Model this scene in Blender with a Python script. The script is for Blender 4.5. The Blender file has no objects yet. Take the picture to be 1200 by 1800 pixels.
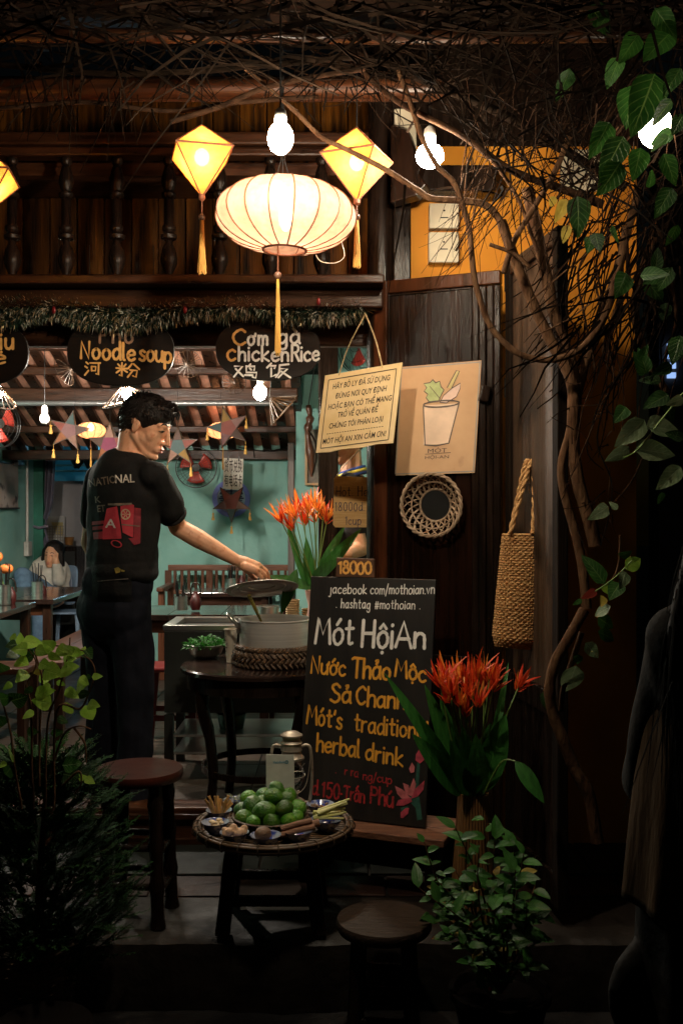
import bpy, bmesh, math, random, unicodedata
from mathutils import Vector, Matrix, Quaternion, noise
from mathutils.bvhtree import BVHTree

# ------------------------------------------------------------------ camera, sky, sun, exposure
SC = bpy.context.scene
COL = SC.collection
EYE = 1.55                                   # camera height above the street
cam_d = bpy.data.cameras.new('camera'); cam = bpy.data.objects.new('camera', cam_d); COL.objects.link(cam)
cam.location = (0, 0, EYE); cam.rotation_euler = (math.radians(90), 0, 0)
cam_d.lens = 36; cam_d.sensor_width = 36; cam_d.shift_y = -10 / 1800
cam_d.clip_start = 0.05; cam_d.clip_end = 400
SC.camera = cam
world = bpy.data.worlds.new('World'); SC.world = world; world.use_nodes = True
_wn = world.node_tree.nodes; _wl = world.node_tree.links
_sky = _wn.new('ShaderNodeTexSky'); _sky.sky_type = 'NISHITA'; _sky.sun_disc = False
_sky.sun_elevation = math.radians(4); _sky.sun_rotation = math.radians(200)
_wl.new(_sky.outputs[0], _wn['Background'].inputs[0]); _wn['Background'].inputs[1].default_value = 0.0006
_sd = bpy.data.lights.new('moon_sun', 'SUN'); _sd.energy = 0.004; _sd.angle = math.radians(12); _sd.color = (0.8, 0.87, 1)
_so = bpy.data.objects.new('moon_sun', _sd); COL.objects.link(_so); _so.rotation_euler = (math.radians(55), 0, math.radians(20))
SC.view_settings.view_transform = 'Standard'; SC.view_settings.look = 'None'
SC.view_settings.exposure = 0.3; SC.view_settings.gamma = 1.0; SC.view_settings.use_curve_mapping = False
SC.render.engine = 'CYCLES'
cy = SC.cycles
cy.use_denoising = True; cy.max_bounces = 7; cy.diffuse_bounces = 3; cy.glossy_bounces = 3
cy.transmission_bounces = 4; cy.transparent_max_bounces = 10; cy.sample_clamp_indirect = 4.0
cy.caustics_reflective = False; cy.caustics_refractive = False; cy.use_light_tree = True

FP = 1800.0
def P(px, py, D):
    """point of the place seen at photograph pixel (px, py) at distance D"""
    return Vector(((px - 600) / FP * D, D, EYE - (py - 890) / FP * D))
def PZ(px, py, z):
    """point at pixel (px, py) lying on the level z"""
    D = (EYE - z) * FP / (py - 890); return P(px, py, D)
def hitp(px, py, p0, n):
    d = P(px, py, 1.0) - Vector((0, 0, EYE)); o = Vector((0, 0, EYE))
    t = (p0 - o).dot(n) / d.dot(n); return o + d * t
rnd = random.Random(7)
V = Vector

# ------------------------------------------------------------------ materials
MATS = {}
def mat(name, col, rough=0.6, var=0.25, scale=8.0, stretch=(1, 1, 1), bump=0.0, bscale=None, metal=0.0, spec=0.5,
        col2=None, trans=0.0, tcol=None, rand=0.0, detail=4.0, coat=0.0, emit=None, estr=0.0, sheen=0.0, alpha=1.0,
        spots=None, roughvar=0.0):
    if name in MATS: return MATS[name]
    m = bpy.data.materials.new(name); m.use_nodes = True; MATS[name] = m
    nt = m.node_tree; N = nt.nodes; L = nt.links; b = N['Principled BSDF']
    c = (*col, 1); tc = N.new('ShaderNodeTexCoord'); mp = N.new('ShaderNodeMapping'); mp.inputs['Scale'].default_value = stretch
    L.new(tc.outputs['Object'], mp.inputs[0])
    nz = N.new('ShaderNodeTexNoise'); nz.inputs['Scale'].default_value = scale; nz.inputs['Detail'].default_value = detail
    nz.inputs['Roughness'].default_value = 0.62
    L.new(mp.outputs[0], nz.inputs['Vector'])
    rp = N.new('ShaderNodeValToRGB'); L.new(nz.outputs['Fac'], rp.inputs[0])
    c2 = (*col2, 1) if col2 else tuple(min(1, x * (1 + var)) for x in col) + (1,)
    c1 = c if col2 else tuple(x * (1 - var) for x in col) + (1,)
    rp.color_ramp.elements[0].color = c1; rp.color_ramp.elements[1].color = c2
    rp.color_ramp.elements[0].position = 0.36; rp.color_ramp.elements[1].position = 0.66
    out = rp.outputs[0]
    if spots:                                # (colour, scale, threshold)
        n2 = N.new('ShaderNodeTexNoise'); n2.inputs['Scale'].default_value = spots[1]; n2.inputs['Detail'].default_value = 6
        L.new(tc.outputs['Object'], n2.inputs['Vector'])
        r2 = N.new('ShaderNodeValToRGB'); L.new(n2.outputs['Fac'], r2.inputs[0])
        r2.color_ramp.elements[0].position = spots[2]; r2.color_ramp.elements[1].position = min(1, spots[2] + 0.09)
        mx = N.new('ShaderNodeMix'); mx.data_type = 'RGBA'; L.new(r2.outputs[0], mx.inputs[0]); L.new(out, mx.inputs[6])
        mx.inputs[7].default_value = (*spots[0], 1); out = mx.outputs[2]
    if rand:
        oi = N.new('ShaderNodeObjectInfo'); hs = N.new('ShaderNodeHueSaturation'); ma = N.new('ShaderNodeMapRange')
        ma.inputs[3].default_value = 1 - rand; ma.inputs[4].default_value = 1 + rand
        L.new(oi.outputs['Random'], ma.inputs[0]); L.new(ma.outputs[0], hs.inputs['Value']); L.new(out, hs.inputs['Color']); out = hs.outputs[0]
    L.new(out, b.inputs['Base Color'])
    b.inputs['Roughness'].default_value = rough; b.inputs['Metallic'].default_value = metal
    b.inputs['Specular IOR Level'].default_value = spec; b.inputs['Coat Weight'].default_value = coat
    b.inputs['Coat Roughness'].default_value = 0.12
    if sheen: b.inputs['Sheen Weight'].default_value = sheen
    if roughvar:
        mr = N.new('ShaderNodeMapRange'); mr.inputs[1].default_value = .3; mr.inputs[2].default_value = .7
        mr.inputs[3].default_value = max(.03, rough - roughvar); mr.inputs[4].default_value = min(1, rough + roughvar)
        L.new(nz.outputs['Fac'], mr.inputs[0]); L.new(mr.outputs[0], b.inputs['Roughness'])
    if emit: b.inputs['Emission Color'].default_value = (*emit, 1); b.inputs['Emission Strength'].default_value = estr
    if alpha < 1: b.inputs['Alpha'].default_value = alpha
    if bump:
        n3 = N.new('ShaderNodeTexNoise'); n3.inputs['Scale'].default_value = bscale or scale * 3; n3.inputs['Detail'].default_value = 5
        L.new(mp.outputs[0], n3.inputs['Vector'])
        bp = N.new('ShaderNodeBump'); bp.inputs['Strength'].default_value = bump; bp.inputs['Distance'].default_value = 0.01
        L.new(n3.outputs['Fac'], bp.inputs['Height']); L.new(bp.outputs[0], b.inputs['Normal'])
    if trans:
        tr = N.new('ShaderNodeBsdfTranslucent'); ms = N.new('ShaderNodeMixShader'); ms.inputs[0].default_value = trans
        if tcol: tr.inputs[0].default_value = (*tcol, 1)
        else: L.new(out, tr.inputs[0])
        L.new(b.outputs[0], ms.inputs[1]); L.new(tr.outputs[0], ms.inputs[2])
        L.new(ms.outputs[0], N['Material Output'].inputs[0])
    return m
def vein(m, pale=(.3, .42, .14), n=8.0, amt=.45, bump=.5):
    """side veins and a midrib along the blade"""
    nt = m.node_tree; N = nt.nodes; L = nt.links; b = N['Principled BSDF']; uv = N.new('ShaderNodeUVMap'); uv.uv_map = 'blade'; sp = N.new('ShaderNodeSeparateXYZ'); L.new(uv.outputs[0], sp.inputs[0])
    def mt(op, a, b_=None):
        q = N.new('ShaderNodeMath'); q.operation = op
        for i, z in enumerate((a, b_)):
            if z is None: continue
            if isinstance(z, (int, float)): q.inputs[i].default_value = z
            else: L.new(z, q.inputs[i])
        return q.outputs[0]
    s = mt('ABSOLUTE', mt('SUBTRACT', sp.outputs[1], .5)); f = mt('FRACT', mt('SUBTRACT', mt('MULTIPLY', sp.outputs[0], n), mt('MULTIPLY', s, n * .55)))
    d = mt('ABSOLUTE', mt('SUBTRACT', f, .5)); v1 = mt('MAXIMUM', mt('SUBTRACT', 1.0, mt('MULTIPLY', d, 9.0)), 0.0); v2 = mt('MAXIMUM', mt('SUBTRACT', 1.0, mt('MULTIPLY', s, 26.0)), 0.0); v = mt('MINIMUM', mt('MAXIMUM', mt('MULTIPLY', v1, .6), v2), 1.0)
    src = b.inputs['Base Color'].links[0].from_socket; mx = N.new('ShaderNodeMix'); mx.data_type = 'RGBA'; L.new(mt('MULTIPLY', v, amt), mx.inputs[0]); L.new(src, mx.inputs[6]); mx.inputs[7].default_value = (*pale, 1); L.new(mx.outputs[2], b.inputs['Base Color'])
    for n_ in N:
        if n_.type == 'BSDF_TRANSLUCENT': L.new(mx.outputs[2], n_.inputs[0])
    bp = N.new('ShaderNodeBump'); bp.inputs['Strength'].default_value = bump; bp.inputs['Distance'].default_value = .004; bp.invert = True; L.new(v, bp.inputs['Height'])
    if b.inputs['Normal'].links: L.new(b.inputs['Normal'].links[0].from_socket, bp.inputs['Normal'])
    L.new(bp.outputs[0], b.inputs['Normal']); return m
def shade_mat(name, col, tr=0.22, dens=60):
    """lamp shade cloth: part of the light passes the weave, the rest scatters through"""
    if name in MATS: return MATS[name]
    m = bpy.data.materials.new(name); m.use_nodes = True; MATS[name] = m
    nt = m.node_tree; N = nt.nodes; L = nt.links; N.remove(N['Principled BSDF'])
    tc = N.new('ShaderNodeTexCoord'); nz = N.new('ShaderNodeTexNoise'); nz.inputs['Scale'].default_value = dens; nz.inputs['Detail'].default_value = 5
    L.new(tc.outputs['Object'], nz.inputs['Vector'])
    rp = N.new('ShaderNodeValToRGB'); rp.color_ramp.elements[0].color = (*[x * .72 for x in col], 1); rp.color_ramp.elements[1].color = (*col, 1)
    rp.color_ramp.elements[0].position = .3; rp.color_ramp.elements[1].position = .7; L.new(nz.outputs['Fac'], rp.inputs[0])
    a = N.new('ShaderNodeBsdfTranslucent'); d = N.new('ShaderNodeBsdfDiffuse'); t = N.new('ShaderNodeBsdfTransparent')
    t.inputs[0].default_value = (*col, 1); L.new(rp.outputs[0], a.inputs[0]); L.new(rp.outputs[0], d.inputs[0])
    m1 = N.new('ShaderNodeMixShader'); m1.inputs[0].default_value = 0.3; L.new(a.outputs[0], m1.inputs[1]); L.new(d.outputs[0], m1.inputs[2])
    m2 = N.new('ShaderNodeMixShader'); m2.inputs[0].default_value = tr; L.new(m1.outputs[0], m2.inputs[1]); L.new(t.outputs[0], m2.inputs[2])
    L.new(m2.outputs[0], N['Material Output'].inputs[0]); return m
def glow_mat(name, col, strength):
    if name in MATS: return MATS[name]
    m = bpy.data.materials.new(name); m.use_nodes = True; MATS[name] = m
    nt = m.node_tree; nt.nodes.remove(nt.nodes['Principled BSDF']); e = nt.nodes.new('ShaderNodeEmission')
    e.inputs[0].default_value = (*col, 1); e.inputs[1].default_value = strength
    nt.links.new(e.outputs[0], nt.nodes['Material Output'].inputs[0]); return m

# ------------------------------------------------------------------ mesh helpers
class MB:
    def __init__(s): s.v = []; s.f = []; s.mi = []; s.cur = 0; s.uv = {}
    def add(s, vs, fs):
        o = len(s.v); s.v += [V(p) for p in vs]
        for f in fs: s.f.append(tuple(i + o for i in f)); s.mi.append(s.cur)
        return s
    def box(s, c, d, R=None):
        c = V(c); hx, hy, hz = d[0] / 2, d[1] / 2, d[2] / 2
        vs = [V((x, y, z)) for z in (-hz, hz) for y in (-hy, hy) for x in (-hx, hx)]
        if R: vs = [R @ p for p in vs]
        return s.add([c + p for p in vs], [(0, 2, 3, 1), (4, 5, 7, 6), (0, 1, 5, 4), (2, 6, 7, 3), (0, 4, 6, 2), (1, 3, 7, 5)])
    def bar(s, a, b, w, h, up=(0, 0, 1)):
        a, b = V(a), V(b); y = (b - a).normalized(); x = y.cross(V(up)).normalized(); z = x.cross(y)
        R = Matrix((x, y, z)).transposed(); return s.box((a + b) / 2, (w, (b - a).length, h), R)
    def tube(s, pts, r, n=8, cap=True, flat=1.0):
        pts = [V(p) for p in pts]; k = len(pts); rs = [r] * k if isinstance(r, (int, float)) else list(r)
        t0 = (pts[1] - pts[0]).normalized(); a = V((0, 0, 1)) if abs(t0.z) < .9 else V((1, 0, 0))
        nx = t0.cross(a).normalized(); vs = []
        for i, p in enumerate(pts):
            t = (pts[min(i + 1, k - 1)] - pts[max(i - 1, 0)])
            t = t.normalized() if t.length > 1e-9 else t0
            nx = (nx - t * nx.dot(t)); nx = nx.normalized() if nx.length > 1e-6 else t.orthogonal().normalized()
            ny = t.cross(nx)
            for j in range(n):
                an = 2 * math.pi * j / n; vs.append(p + nx * (math.cos(an) * rs[i]) + ny * (math.sin(an) * rs[i] * flat))
        fs = [(i * n + j, i * n + (j + 1) % n, (i + 1) * n + (j + 1) % n, (i + 1) * n + j) for i in range(k - 1) for j in range(n)]
        if cap: fs += [tuple(range(n - 1, -1, -1)), tuple((k - 1) * n + j for j in range(n))]
        return s.add(vs, fs)
    def lathe(s, prof, n=24, c=(0, 0, 0), R=None, arc=None, cap=False):
        c = V(c); vs = []; k = len(prof)
        for (r, z) in prof:
            for j in range(n):
                an = 2 * math.pi * j / n; p = V((r * math.cos(an), r * math.sin(an), z)); vs.append(c + (R @ p if R else p))
        fs = [(i * n + j, i * n + (j + 1) % n, (i + 1) * n + (j + 1) % n, (i + 1) * n + j) for i in range(k - 1) for j in range(n)]
        if cap: fs += [tuple(range(n - 1, -1, -1)), tuple((k - 1) * n + j for j in range(n))]
        return s.add(vs, fs)
    def ell(s, c, r, n=16, R=None, m=None):
        m = m or max(6, n // 2); r = (r, r, r) if isinstance(r, (int, float)) else r; c = V(c); vs = []
        for i in range(1, m):
            th = math.pi * i / m
            for j in range(n):
                an = 2 * math.pi * j / n; vs.append(V((r[0] * math.sin(th) * math.cos(an), r[1] * math.sin(th) * math.sin(an), r[2] * math.cos(th))))
        vs += [V((0, 0, r[2])), V((0, 0, -r[2]))]; t = (m - 1) * n
        if R: vs = [R @ p for p in vs]
        fs = [(i * n + j, (i + 1) * n + j, (i + 1) * n + (j + 1) % n, i * n + (j + 1) % n) for i in range(m - 2) for j in range(n)]
        fs += [(t, j, (j + 1) % n) for j in range(n)] + [(t + 1, (m - 2) * n + (j + 1) % n, (m - 2) * n + j) for j in range(n)]
        return s.add([c + p for p in vs], fs)
    def cap(s, a, b, ra, rb, n=14):
        """tapered capsule"""
        a, b = V(a), V(b); d = (b - a); L = d.length; d = d.normalized() if L > 1e-6 else V((0, 0, 1)); pts = []; rs = []
        for i in range(1, 5): t = math.pi / 2 * (1 - i / 4.0); pts.append(a - d * ra * math.sin(t)); rs.append(ra * math.cos(t) if i < 5 else ra)
        for i in range(1, 4): pts.append(a.lerp(b, i / 4)); rs.append(ra + (rb - ra) * i / 4)
        for i in range(0, 4): t = math.pi / 2 * i / 4; pts.append(b + d * rb * math.sin(t)); rs.append(rb * math.cos(t))
        return s.tube(pts, [max(.0008, x) for x in rs], n)
    def prism(s, poly, t, Fr, w0=0.0):
        k = len(poly); vs = [Fr(u, v, w0) for u, v in poly] + [Fr(u, v, w0 + t) for u, v in poly]
        fs = [tuple(range(k - 1, -1, -1)), tuple(range(k, 2 * k))] + [(i, (i + 1) % k, k + (i + 1) % k, k + i) for i in range(k)]
        return s.add(vs, fs)
    def grid(s, fn, nu, nv, cu=False, cv=False):
        vs = [fn(i / (nu if cu else nu - 1), j / (nv if cv else nv - 1)) for i in range(nu) for j in range(nv)]
        fs = [(i * nv + j, ((i + 1) % nu) * nv + j, ((i + 1) % nu) * nv + (j + 1) % nv, i * nv + (j + 1) % nv)
              for i in range(nu if cu else nu - 1) for j in range(nv if cv else nv - 1)]
        return s.add(vs, fs)
    def leaf(s, base, d, nrm, L, W, droop=.25, fold=.25, k=6, shape=.75, wave=0.0):
        """blade: two half blades folded on the midrib"""
        base = V(base); d = V(d).normalized(); x = d.cross(V(nrm)); x = x.normalized() if x.length > 1e-4 else d.orthogonal().normalized(); n = x.cross(d)
        vs = []
        for i in range(k + 1):
            t = i / k; w = W * .5 * (math.sin(math.pi * t ** shape)) ** .8 if 0 < t < 1 else 0.0005
            c = base + d * (L * t) - n * (droop * L * t * t)
            wv = wave * W * math.sin(t * 17) * (1 if i % 2 else -1)
            vs += [c - x * w + n * (fold * w + wv), c, c + x * w + n * (fold * w - wv)]
        fs = []
        for i in range(k):
            a = i * 3; fs += [(a, a + 1, a + 4, a + 3), (a + 1, a + 2, a + 5, a + 4)]
        o = len(s.v)
        for i in range(len(vs)): s.uv[o + i] = (i // 3 / k, (0., .5, 1.)[i % 3])
        return s.add(vs, fs)
    def build(s, name, mats, parent=None, smooth=None, loc=None, mtx=None, bevel=0, kind=None, solid=0, sub=0):
        """ONE mesh object; vertices are in world space unless loc/mtx says otherwise"""
        vs = s.v
        me = bpy.data.meshes.new(name)
        o = bpy.data.objects.new(name, me); COL.objects.link(o)
        W = Matrix.Identity(4)
        if mtx is not None: W = mtx
        elif loc is not None: W = Matrix.Translation(V(loc))
        elif parent is None and vs:          # free-standing mesh: origin at its base
            lo = V((sum(p.x for p in vs) / len(vs), sum(p.y for p in vs) / len(vs), min(p.z for p in vs))); W = Matrix.Translation(lo)
            vs = [p - lo for p in vs]
        WORLD[o.name] = W
        if parent is not None:
            o.parent = parent
            if loc is None and mtx is None:
                iv = WORLD[parent.name].inverted(); vs = [iv @ p for p in vs]; WORLD[o.name] = WORLD[parent.name]
            else: o.matrix_basis = WORLD[parent.name].inverted() @ W
        else: o.matrix_basis = W
        me.from_pydata([tuple(p) for p in vs], [], s.f)
        mats = mats if isinstance(mats, (list, tuple)) else [mats]
        if s.uv:
            ul = me.uv_layers.new(name='blade'); vi = [0] * len(me.loops); me.loops.foreach_get('vertex_index', vi); buf = []
            for i in vi: buf += s.uv.get(i, (0., .5))
            ul.data.foreach_set('uv', buf)
        for m in mats: me.materials.append(m)
        if len(mats) > 1: me.polygons.foreach_set('material_index', s.mi)
        if smooth is not None:
            me.polygons.foreach_set('use_smooth', [True] * len(me.polygons))
            if smooth < 179: me.set_sharp_from_angle(angle=math.radians(smooth))
        me.update()
        if bevel:
            bv = o.modifiers.new('bevel', 'BEVEL'); bv.width = bevel; bv.segments = 2; bv.limit_method = 'ANGLE'; bv.angle_limit = math.radians(50)
        if solid: sm = o.modifiers.new('solid', 'SOLIDIFY'); sm.thickness = solid; sm.offset = 0
        if sub: sb = o.modifiers.new('sub', 'SUBSURF'); sb.levels = sub; sb.render_levels = sub
        if kind: o['kind'] = kind
        return o
WORLD = {}
def thing(name, label, cat, loc=(0, 0, 0), group=None, R=None, kind=None):
    o = bpy.data.objects.new(name, None); COL.objects.link(o); o.empty_display_size = .1
    W = Matrix.Translation(V(loc)) @ (R.to_4x4() if R else Matrix.Identity(4)); o.matrix_basis = W; WORLD[o.name] = W
    if label: o['label'] = label
    if cat: o['category'] = cat
    if group: o['group'] = group
    if kind: o['kind'] = kind
    return o
def tag(o, label, cat, group=None):
    o['label'] = label; o['category'] = cat
    if group: o['group'] = group
    return o
def dup(src, mtx, parent=None):
    """another piece with the same mesh; mtx is its world matrix"""
    o = src.copy(); COL.objects.link(o); WORLD[o.name] = mtx
    if parent is not None: o.parent = parent; o.matrix_basis = WORLD[parent.name].inverted() @ mtx
    else: o.parent = None; o.matrix_basis = mtx
    return o
def T(x, y, z): return Matrix.Translation(V((x, y, z)))
def RZ(d): return Matrix.Rotation(math.radians(d), 4, 'Z')
def RX(d): return Matrix.Rotation(math.radians(d), 4, 'X')
def RY(d): return Matrix.Rotation(math.radians(d), 4, 'Y')
class Frame:
    """u along x, v along y (up), w along the normal"""
    def __init__(s, o, x, y): s.o = V(o); s.x = V(x).normalized(); y = V(y); s.y = (y - s.x * y.dot(s.x)).normalized(); s.n = s.x.cross(s.y)
    def __call__(s, u, v, w=0.0): return s.o + s.x * u + s.y * v + s.n * w
    def R(s): return Matrix((s.x, s.y, s.n)).transposed()
class Skew:
    """a sheet given by three corners: u,v run 0..1 from the bottom left"""
    def __init__(s, bl, br, tl): s.o = V(bl); s.x = V(br) - s.o; s.y = V(tl) - s.o; s.n = s.x.cross(s.y).normalized(); s.W = s.x.length; s.H = s.y.length
    def __call__(s, u, v, w=0.0): return s.o + s.x * u + s.y * v + s.n * w
def crom(pts, k=5, closed=False):
    pts = [V(p) for p in pts]; n = len(pts)
    if n < 3: return pts
    out = []
    for i in range(n if closed else n - 1):
        g = (lambda j: pts[j % n]) if closed else (lambda j: pts[min(max(j, 0), n - 1)])
        a, b, c, d = g(i - 1), g(i), g(i + 1), g(i + 2)
        for q in range(k):
            t = q / k
            out.append(.5 * ((2 * b) + (c - a) * t + (2 * a - 5 * b + 4 * c - d) * t * t + (3 * b - a - 3 * c + d) * t ** 3))
    if not closed: out.append(pts[-1])
    return out
def rv(a): return V((rnd.uniform(-a, a), rnd.uniform(-a, a), rnd.uniform(-a, a)))
def wob(pts, a): return [V(p) + rv(a) for p in pts]

# ------------------------------------------------------------------ brush lettering
GL = {
 'M': "7.6;0,0 1.2,10 3.8,3.6 6.6,10 7.6,0", 'H': "5.6;0,0 0.2,10|5.6,10 5.4,0|0,5 5.6,5.2", 'A': "6.4;0,0 3,10 6.4,0|1.2,3.2 5.4,3.4",
 'N': "5.6;0,0 .3,10 5.2,0 5.6,10", 'T': "6;0,9.4 1,10 6,9.8|3.2,9.8 3,0", 'S': "5;~5,8.4 3,10 .7,8.4 2.2,5.8 4.6,4.2 4.8,1.6 2.6,0 0,1.2",
 'C': "5.4;~5.4,8.4 3.6,10 1,8 0,5 1,1.6 3.2,0 5.4,1.6", 'P': "4.8;0,0 .3,10|~0,9.6 3.6,9.8 4.8,7.8 3.8,5.4 .3,5",
 'R': "5;0,0 .2,10|~0,9.8 3.6,9.8 4.6,7.6 3.4,5.5 .2,5|2.2,5.2 5,0", 'a': "4.8;~4.4,5 2.5,6 .5,4.6 0,2.2 1.2,.1 3,.6 4.3,2.6|4.4,6 4.3,1 4.9,.1",
 'b': "4.6;0,10 0,0|~0,3.5 1.6,5.8 3.6,5.6 4.6,3.2 3.6,.6 1.8,0 0,1.2", 'c': "4.2;~4.2,5 2.6,6 .5,4.6 0,2.6 1,.5 2.6,0 4.3,1",
 'd': "4.6;~4.3,5 2.5,6 .5,4.6 0,2.2 1.2,.1 3,.6 4.3,2.6|4.5,10 4.4,.8 4.8,0", 'e': "4.4;~.3,2.9 4.4,3.6 3.9,5.4 2.4,6 .5,4.6 0,2.4 1,.4 2.7,0 4.5,1.1",
 'f': "3.8;~4,9 2.8,10 1.6,9 1.6,3 1.5,0|0,5.8 3.6,5.8", 'g': "4.6;~4.4,5 2.5,6 .5,4.6 0,2.4 1.2,.3 3,.6 4.3,2.6|~4.5,6 4.5,-1.5 3.4,-3.5 1.4,-3.4 .4,-2.2",
 'h': "4.2;0,10 0,0|~0,3.5 1.6,5.8 3.4,5.6 4.1,4 4.1,0", 'i': "0.4;.1,6 .1,0|.1,8.3 .2,8.6", 'j': "3;~2.6,6 2.6,-1 1.6,-3.4 0,-3",
 'k': "4.2;0,10 0,0|3.8,6 .2,2.6 4.2,0", 'l': "1;~0,10 0,1.4 .9,0", 'm': "6.4;0,6 0,0|~0,3.8 1.4,5.8 2.9,5.4 3.2,4 3.2,0|~3.2,3.8 4.6,5.8 6,5.4 6.4,4 6.4,0",
 'n': "4.2;0,6 0,0|~0,3.8 1.6,5.8 3.4,5.5 4,4 4.1,0", 'o': "4.6;~2.3,6 .5,4.8 0,2.6 1,.4 2.6,0 4.2,1.4 4.6,3.6 3.8,5.4 2.3,6", 'p': "4.6;0,6 0,-3.6|~0,3.8 1.6,5.9 3.6,5.6 4.6,3.2 3.6,.6 1.8,0 0,1",
 'r': "3.2;0,6 0,0|~0,3.6 1.3,5.5 3,5.8", 's': "3.6;~3.6,5.2 2,6 .4,4.9 1.6,3.3 3.3,2.4 3.4,.8 1.8,0 0,.8", 't': "3.6;~1.6,9 1.6,2 2,.2 3.4,.5|0,6 3.6,6.2",
 'u': "4.4;~0,6 0,1.6 1.4,0 3,.6 4.2,2.6|4.3,6 4.3,0", 'v': "4;0,6 2,0 4,6", '/': "3;0,-2 3,10.5", '#': "5;1.4,8 .6,0|3.9,8 3,0|0,5.4 5,5.4|0,2.6 4.8,2.6", '.': ".4;.1,.2 .2,.4", '-': "1.4;0,3.4 .6,3.4", "'": ".6;.7,9.6 .1,7.4",
 '0': "4.6;~2.5,10 .6,8 0,4.4 1.2,.6 2.8,0 4.4,2 4.6,6 3.8,9 2.5,10", '1': "2;0,8 1.6,10 1.4,0", '5': "4.6;4.6,10 1,9.8 .6,5.8|~.6,5.8 3,6.3 4.6,4 3.6,.8 1.8,0 0,1", '8': "4.6;~2.5,5.4 .8,7.4 1.4,9.5 3,9.8 4,8 3,5.8 .8,4 .2,1.8 1.6,0 3.8,.6 4.4,3 2.5,5.4",
 ' ': "2.4;", '\u6cb3': "10;1,9 2.2,8|.4,6.4 1.7,5.5|.2,.8 2.4,3.8|3.4,8.6 9.4,8.8|8.4,8.6 8.2,1.2 7,1.9|4.2,6.4 4.3,3.6|4.2,6.4 6.7,6.4 6.5,3.8 4.2,3.8",
 '\u7c89': "10;.9,8.6 1.8,7.3|4.2,8.8 3.4,7.3|.2,6 4.9,6.1|2.6,9.6 2.5,.8 1.6,1.6|2.4,5.6 .3,3|2.8,5.6 4.8,3.8|6.8,9.4 5.2,6.2|7.5,9.4 9.9,6.2|6,5.3 9,5.3 8.5,1 7.2,1.7|7.2,5.2 5,.6",
 '\u9e21': "10;.4,8.3 3.6,8.5 .1,1.4|.8,6.6 3.9,1.8|6.9,9.9 6.3,8.7|5.2,8.4 8.7,8.5 8.4,6.1|5.2,8.6 5.2,4.4 9.5,4.5 9,.8 7.8,1.6|6.6,7.2 7.2,6.2|4.6,2.7 7.8,2.7",
 '\u996d': "10;2,9.8 .3,6.9|1.2,8.2 4,8.2 3.3,6.7|2,6.6 2,1 3.8,2.4|9,9.5 5.4,8.7|5.4,8.7 5.2,4 3.9,.9|5.4,6.4 8.5,6.5 4.9,.7|6,4.7 9.7,.7",
}
ACC = {'\u0301': "1.4,7.4 3,9.4", '\u0300': "1.4,9.4 3,7.4", '\u0302': ".9,7.2 2.3,8.8 3.7,7.2", '\u0323': "2.2,-2 2.3,-1.8", '\u0309': "~1.8,9.2 2.8,9.4 2.6,8.4 2.1,7.6", '\u031b': "~4,5.4 5.2,5.8 5.4,7.2", '\u0303': "~.8,7.6 1.6,8.4 2.8,7.6 3.6,8.4"}
def _pts(st):
    out = []
    for q in st.split('|'):
        if not q.strip(): continue
        sm = q.startswith('~'); a = [tuple(float(z) for z in p.split(',')) for p in q.lstrip('~').split()]
        a = [V((x, y, 0)) for x, y in a]
        out.append([(p.x, p.y) for p in (crom(a, 5) if sm else a)])
    return out
def strokes(text, gap=1.6, jit=.25, rr=None):
    rr = rr or rnd; x = 0; out = []
    for ch in unicodedata.normalize('NFC', text):
        dc = unicodedata.normalize('NFD', ch); g = GL.get(dc[0])
        if g is None: x += 3; continue
        w, st = g.split(';', 1); w = float(w); dy = rr.uniform(-jit, jit); sc = 1 + rr.uniform(-.04, .04)
        for q in _pts(st): out.append([(x + a * sc, b * sc + dy) for a, b in q])
        up = 3.2 if dc[0].isupper() else 0; hi = 0
        for ac in dc[1:]:
            if ac in ACC:
                for q in _pts(ACC[ac]):
                    lift = (up + hi) if ac not in '\u0323\u031b' else 0
                    out.append([(x + a * w / 4.6 if w > 1 else x + a - 2, b + dy + lift) for a, b in q])
                if ac == '\u0302': hi = 1.8
        x += w + gap
    return out, max(.1, x - gap)
def ribbon(mb, pts, w, F, h):
    """flat brush stroke with round ends"""
    q = [V((a, b, 0)) for a, b in pts]
    if len(q) == 1: q.append(q[0] + V((.01, 0, 0)))
    L = []; Rr = []
    for i, p in enumerate(q):
        t = (q[min(i + 1, len(q) - 1)] - q[max(i - 1, 0)]); t = t.normalized() if t.length else V((1, 0, 0)); n = V((-t.y, t.x, 0))
        ww = w * .5 * (1 + .12 * math.sin(i * 1.7 + p.x))
        L.append(p + n * ww); Rr.append(p - n * ww)
    t = (q[-1] - q[-2]).normalized(); n = V((-t.y, t.x, 0)); c1 = [q[-1] + (n * math.cos(a) + t * math.sin(a)) * w * .5 for a in (math.pi * i / 6 for i in range(1, 6))]
    t = (q[0] - q[1]).normalized(); n = V((-t.y, t.x, 0)); c0 = [q[0] + (n * math.cos(a) + t * math.sin(a)) * w * .5 for a in (math.pi * i / 6 for i in range(1, 6))]
    k = len(q); vs = []
    for a, b in zip(L, Rr): vs += [a, b]
    fs = [(2 * i + 1, 2 * i + 3, 2 * i + 2, 2 * i) for i in range(k - 1)]
    b0 = len(vs); vs += c1; fs.append(tuple([2 * k - 1] + [b0 + i for i in range(4, -1, -1)] + [2 * k - 2]))
    b1 = len(vs); vs += c0; fs.append(tuple([0] + [b1 + i for i in range(4, -1, -1)] + [1]))
    mb.add([F(p.x, p.y, h) for p in vs], fs)
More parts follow.
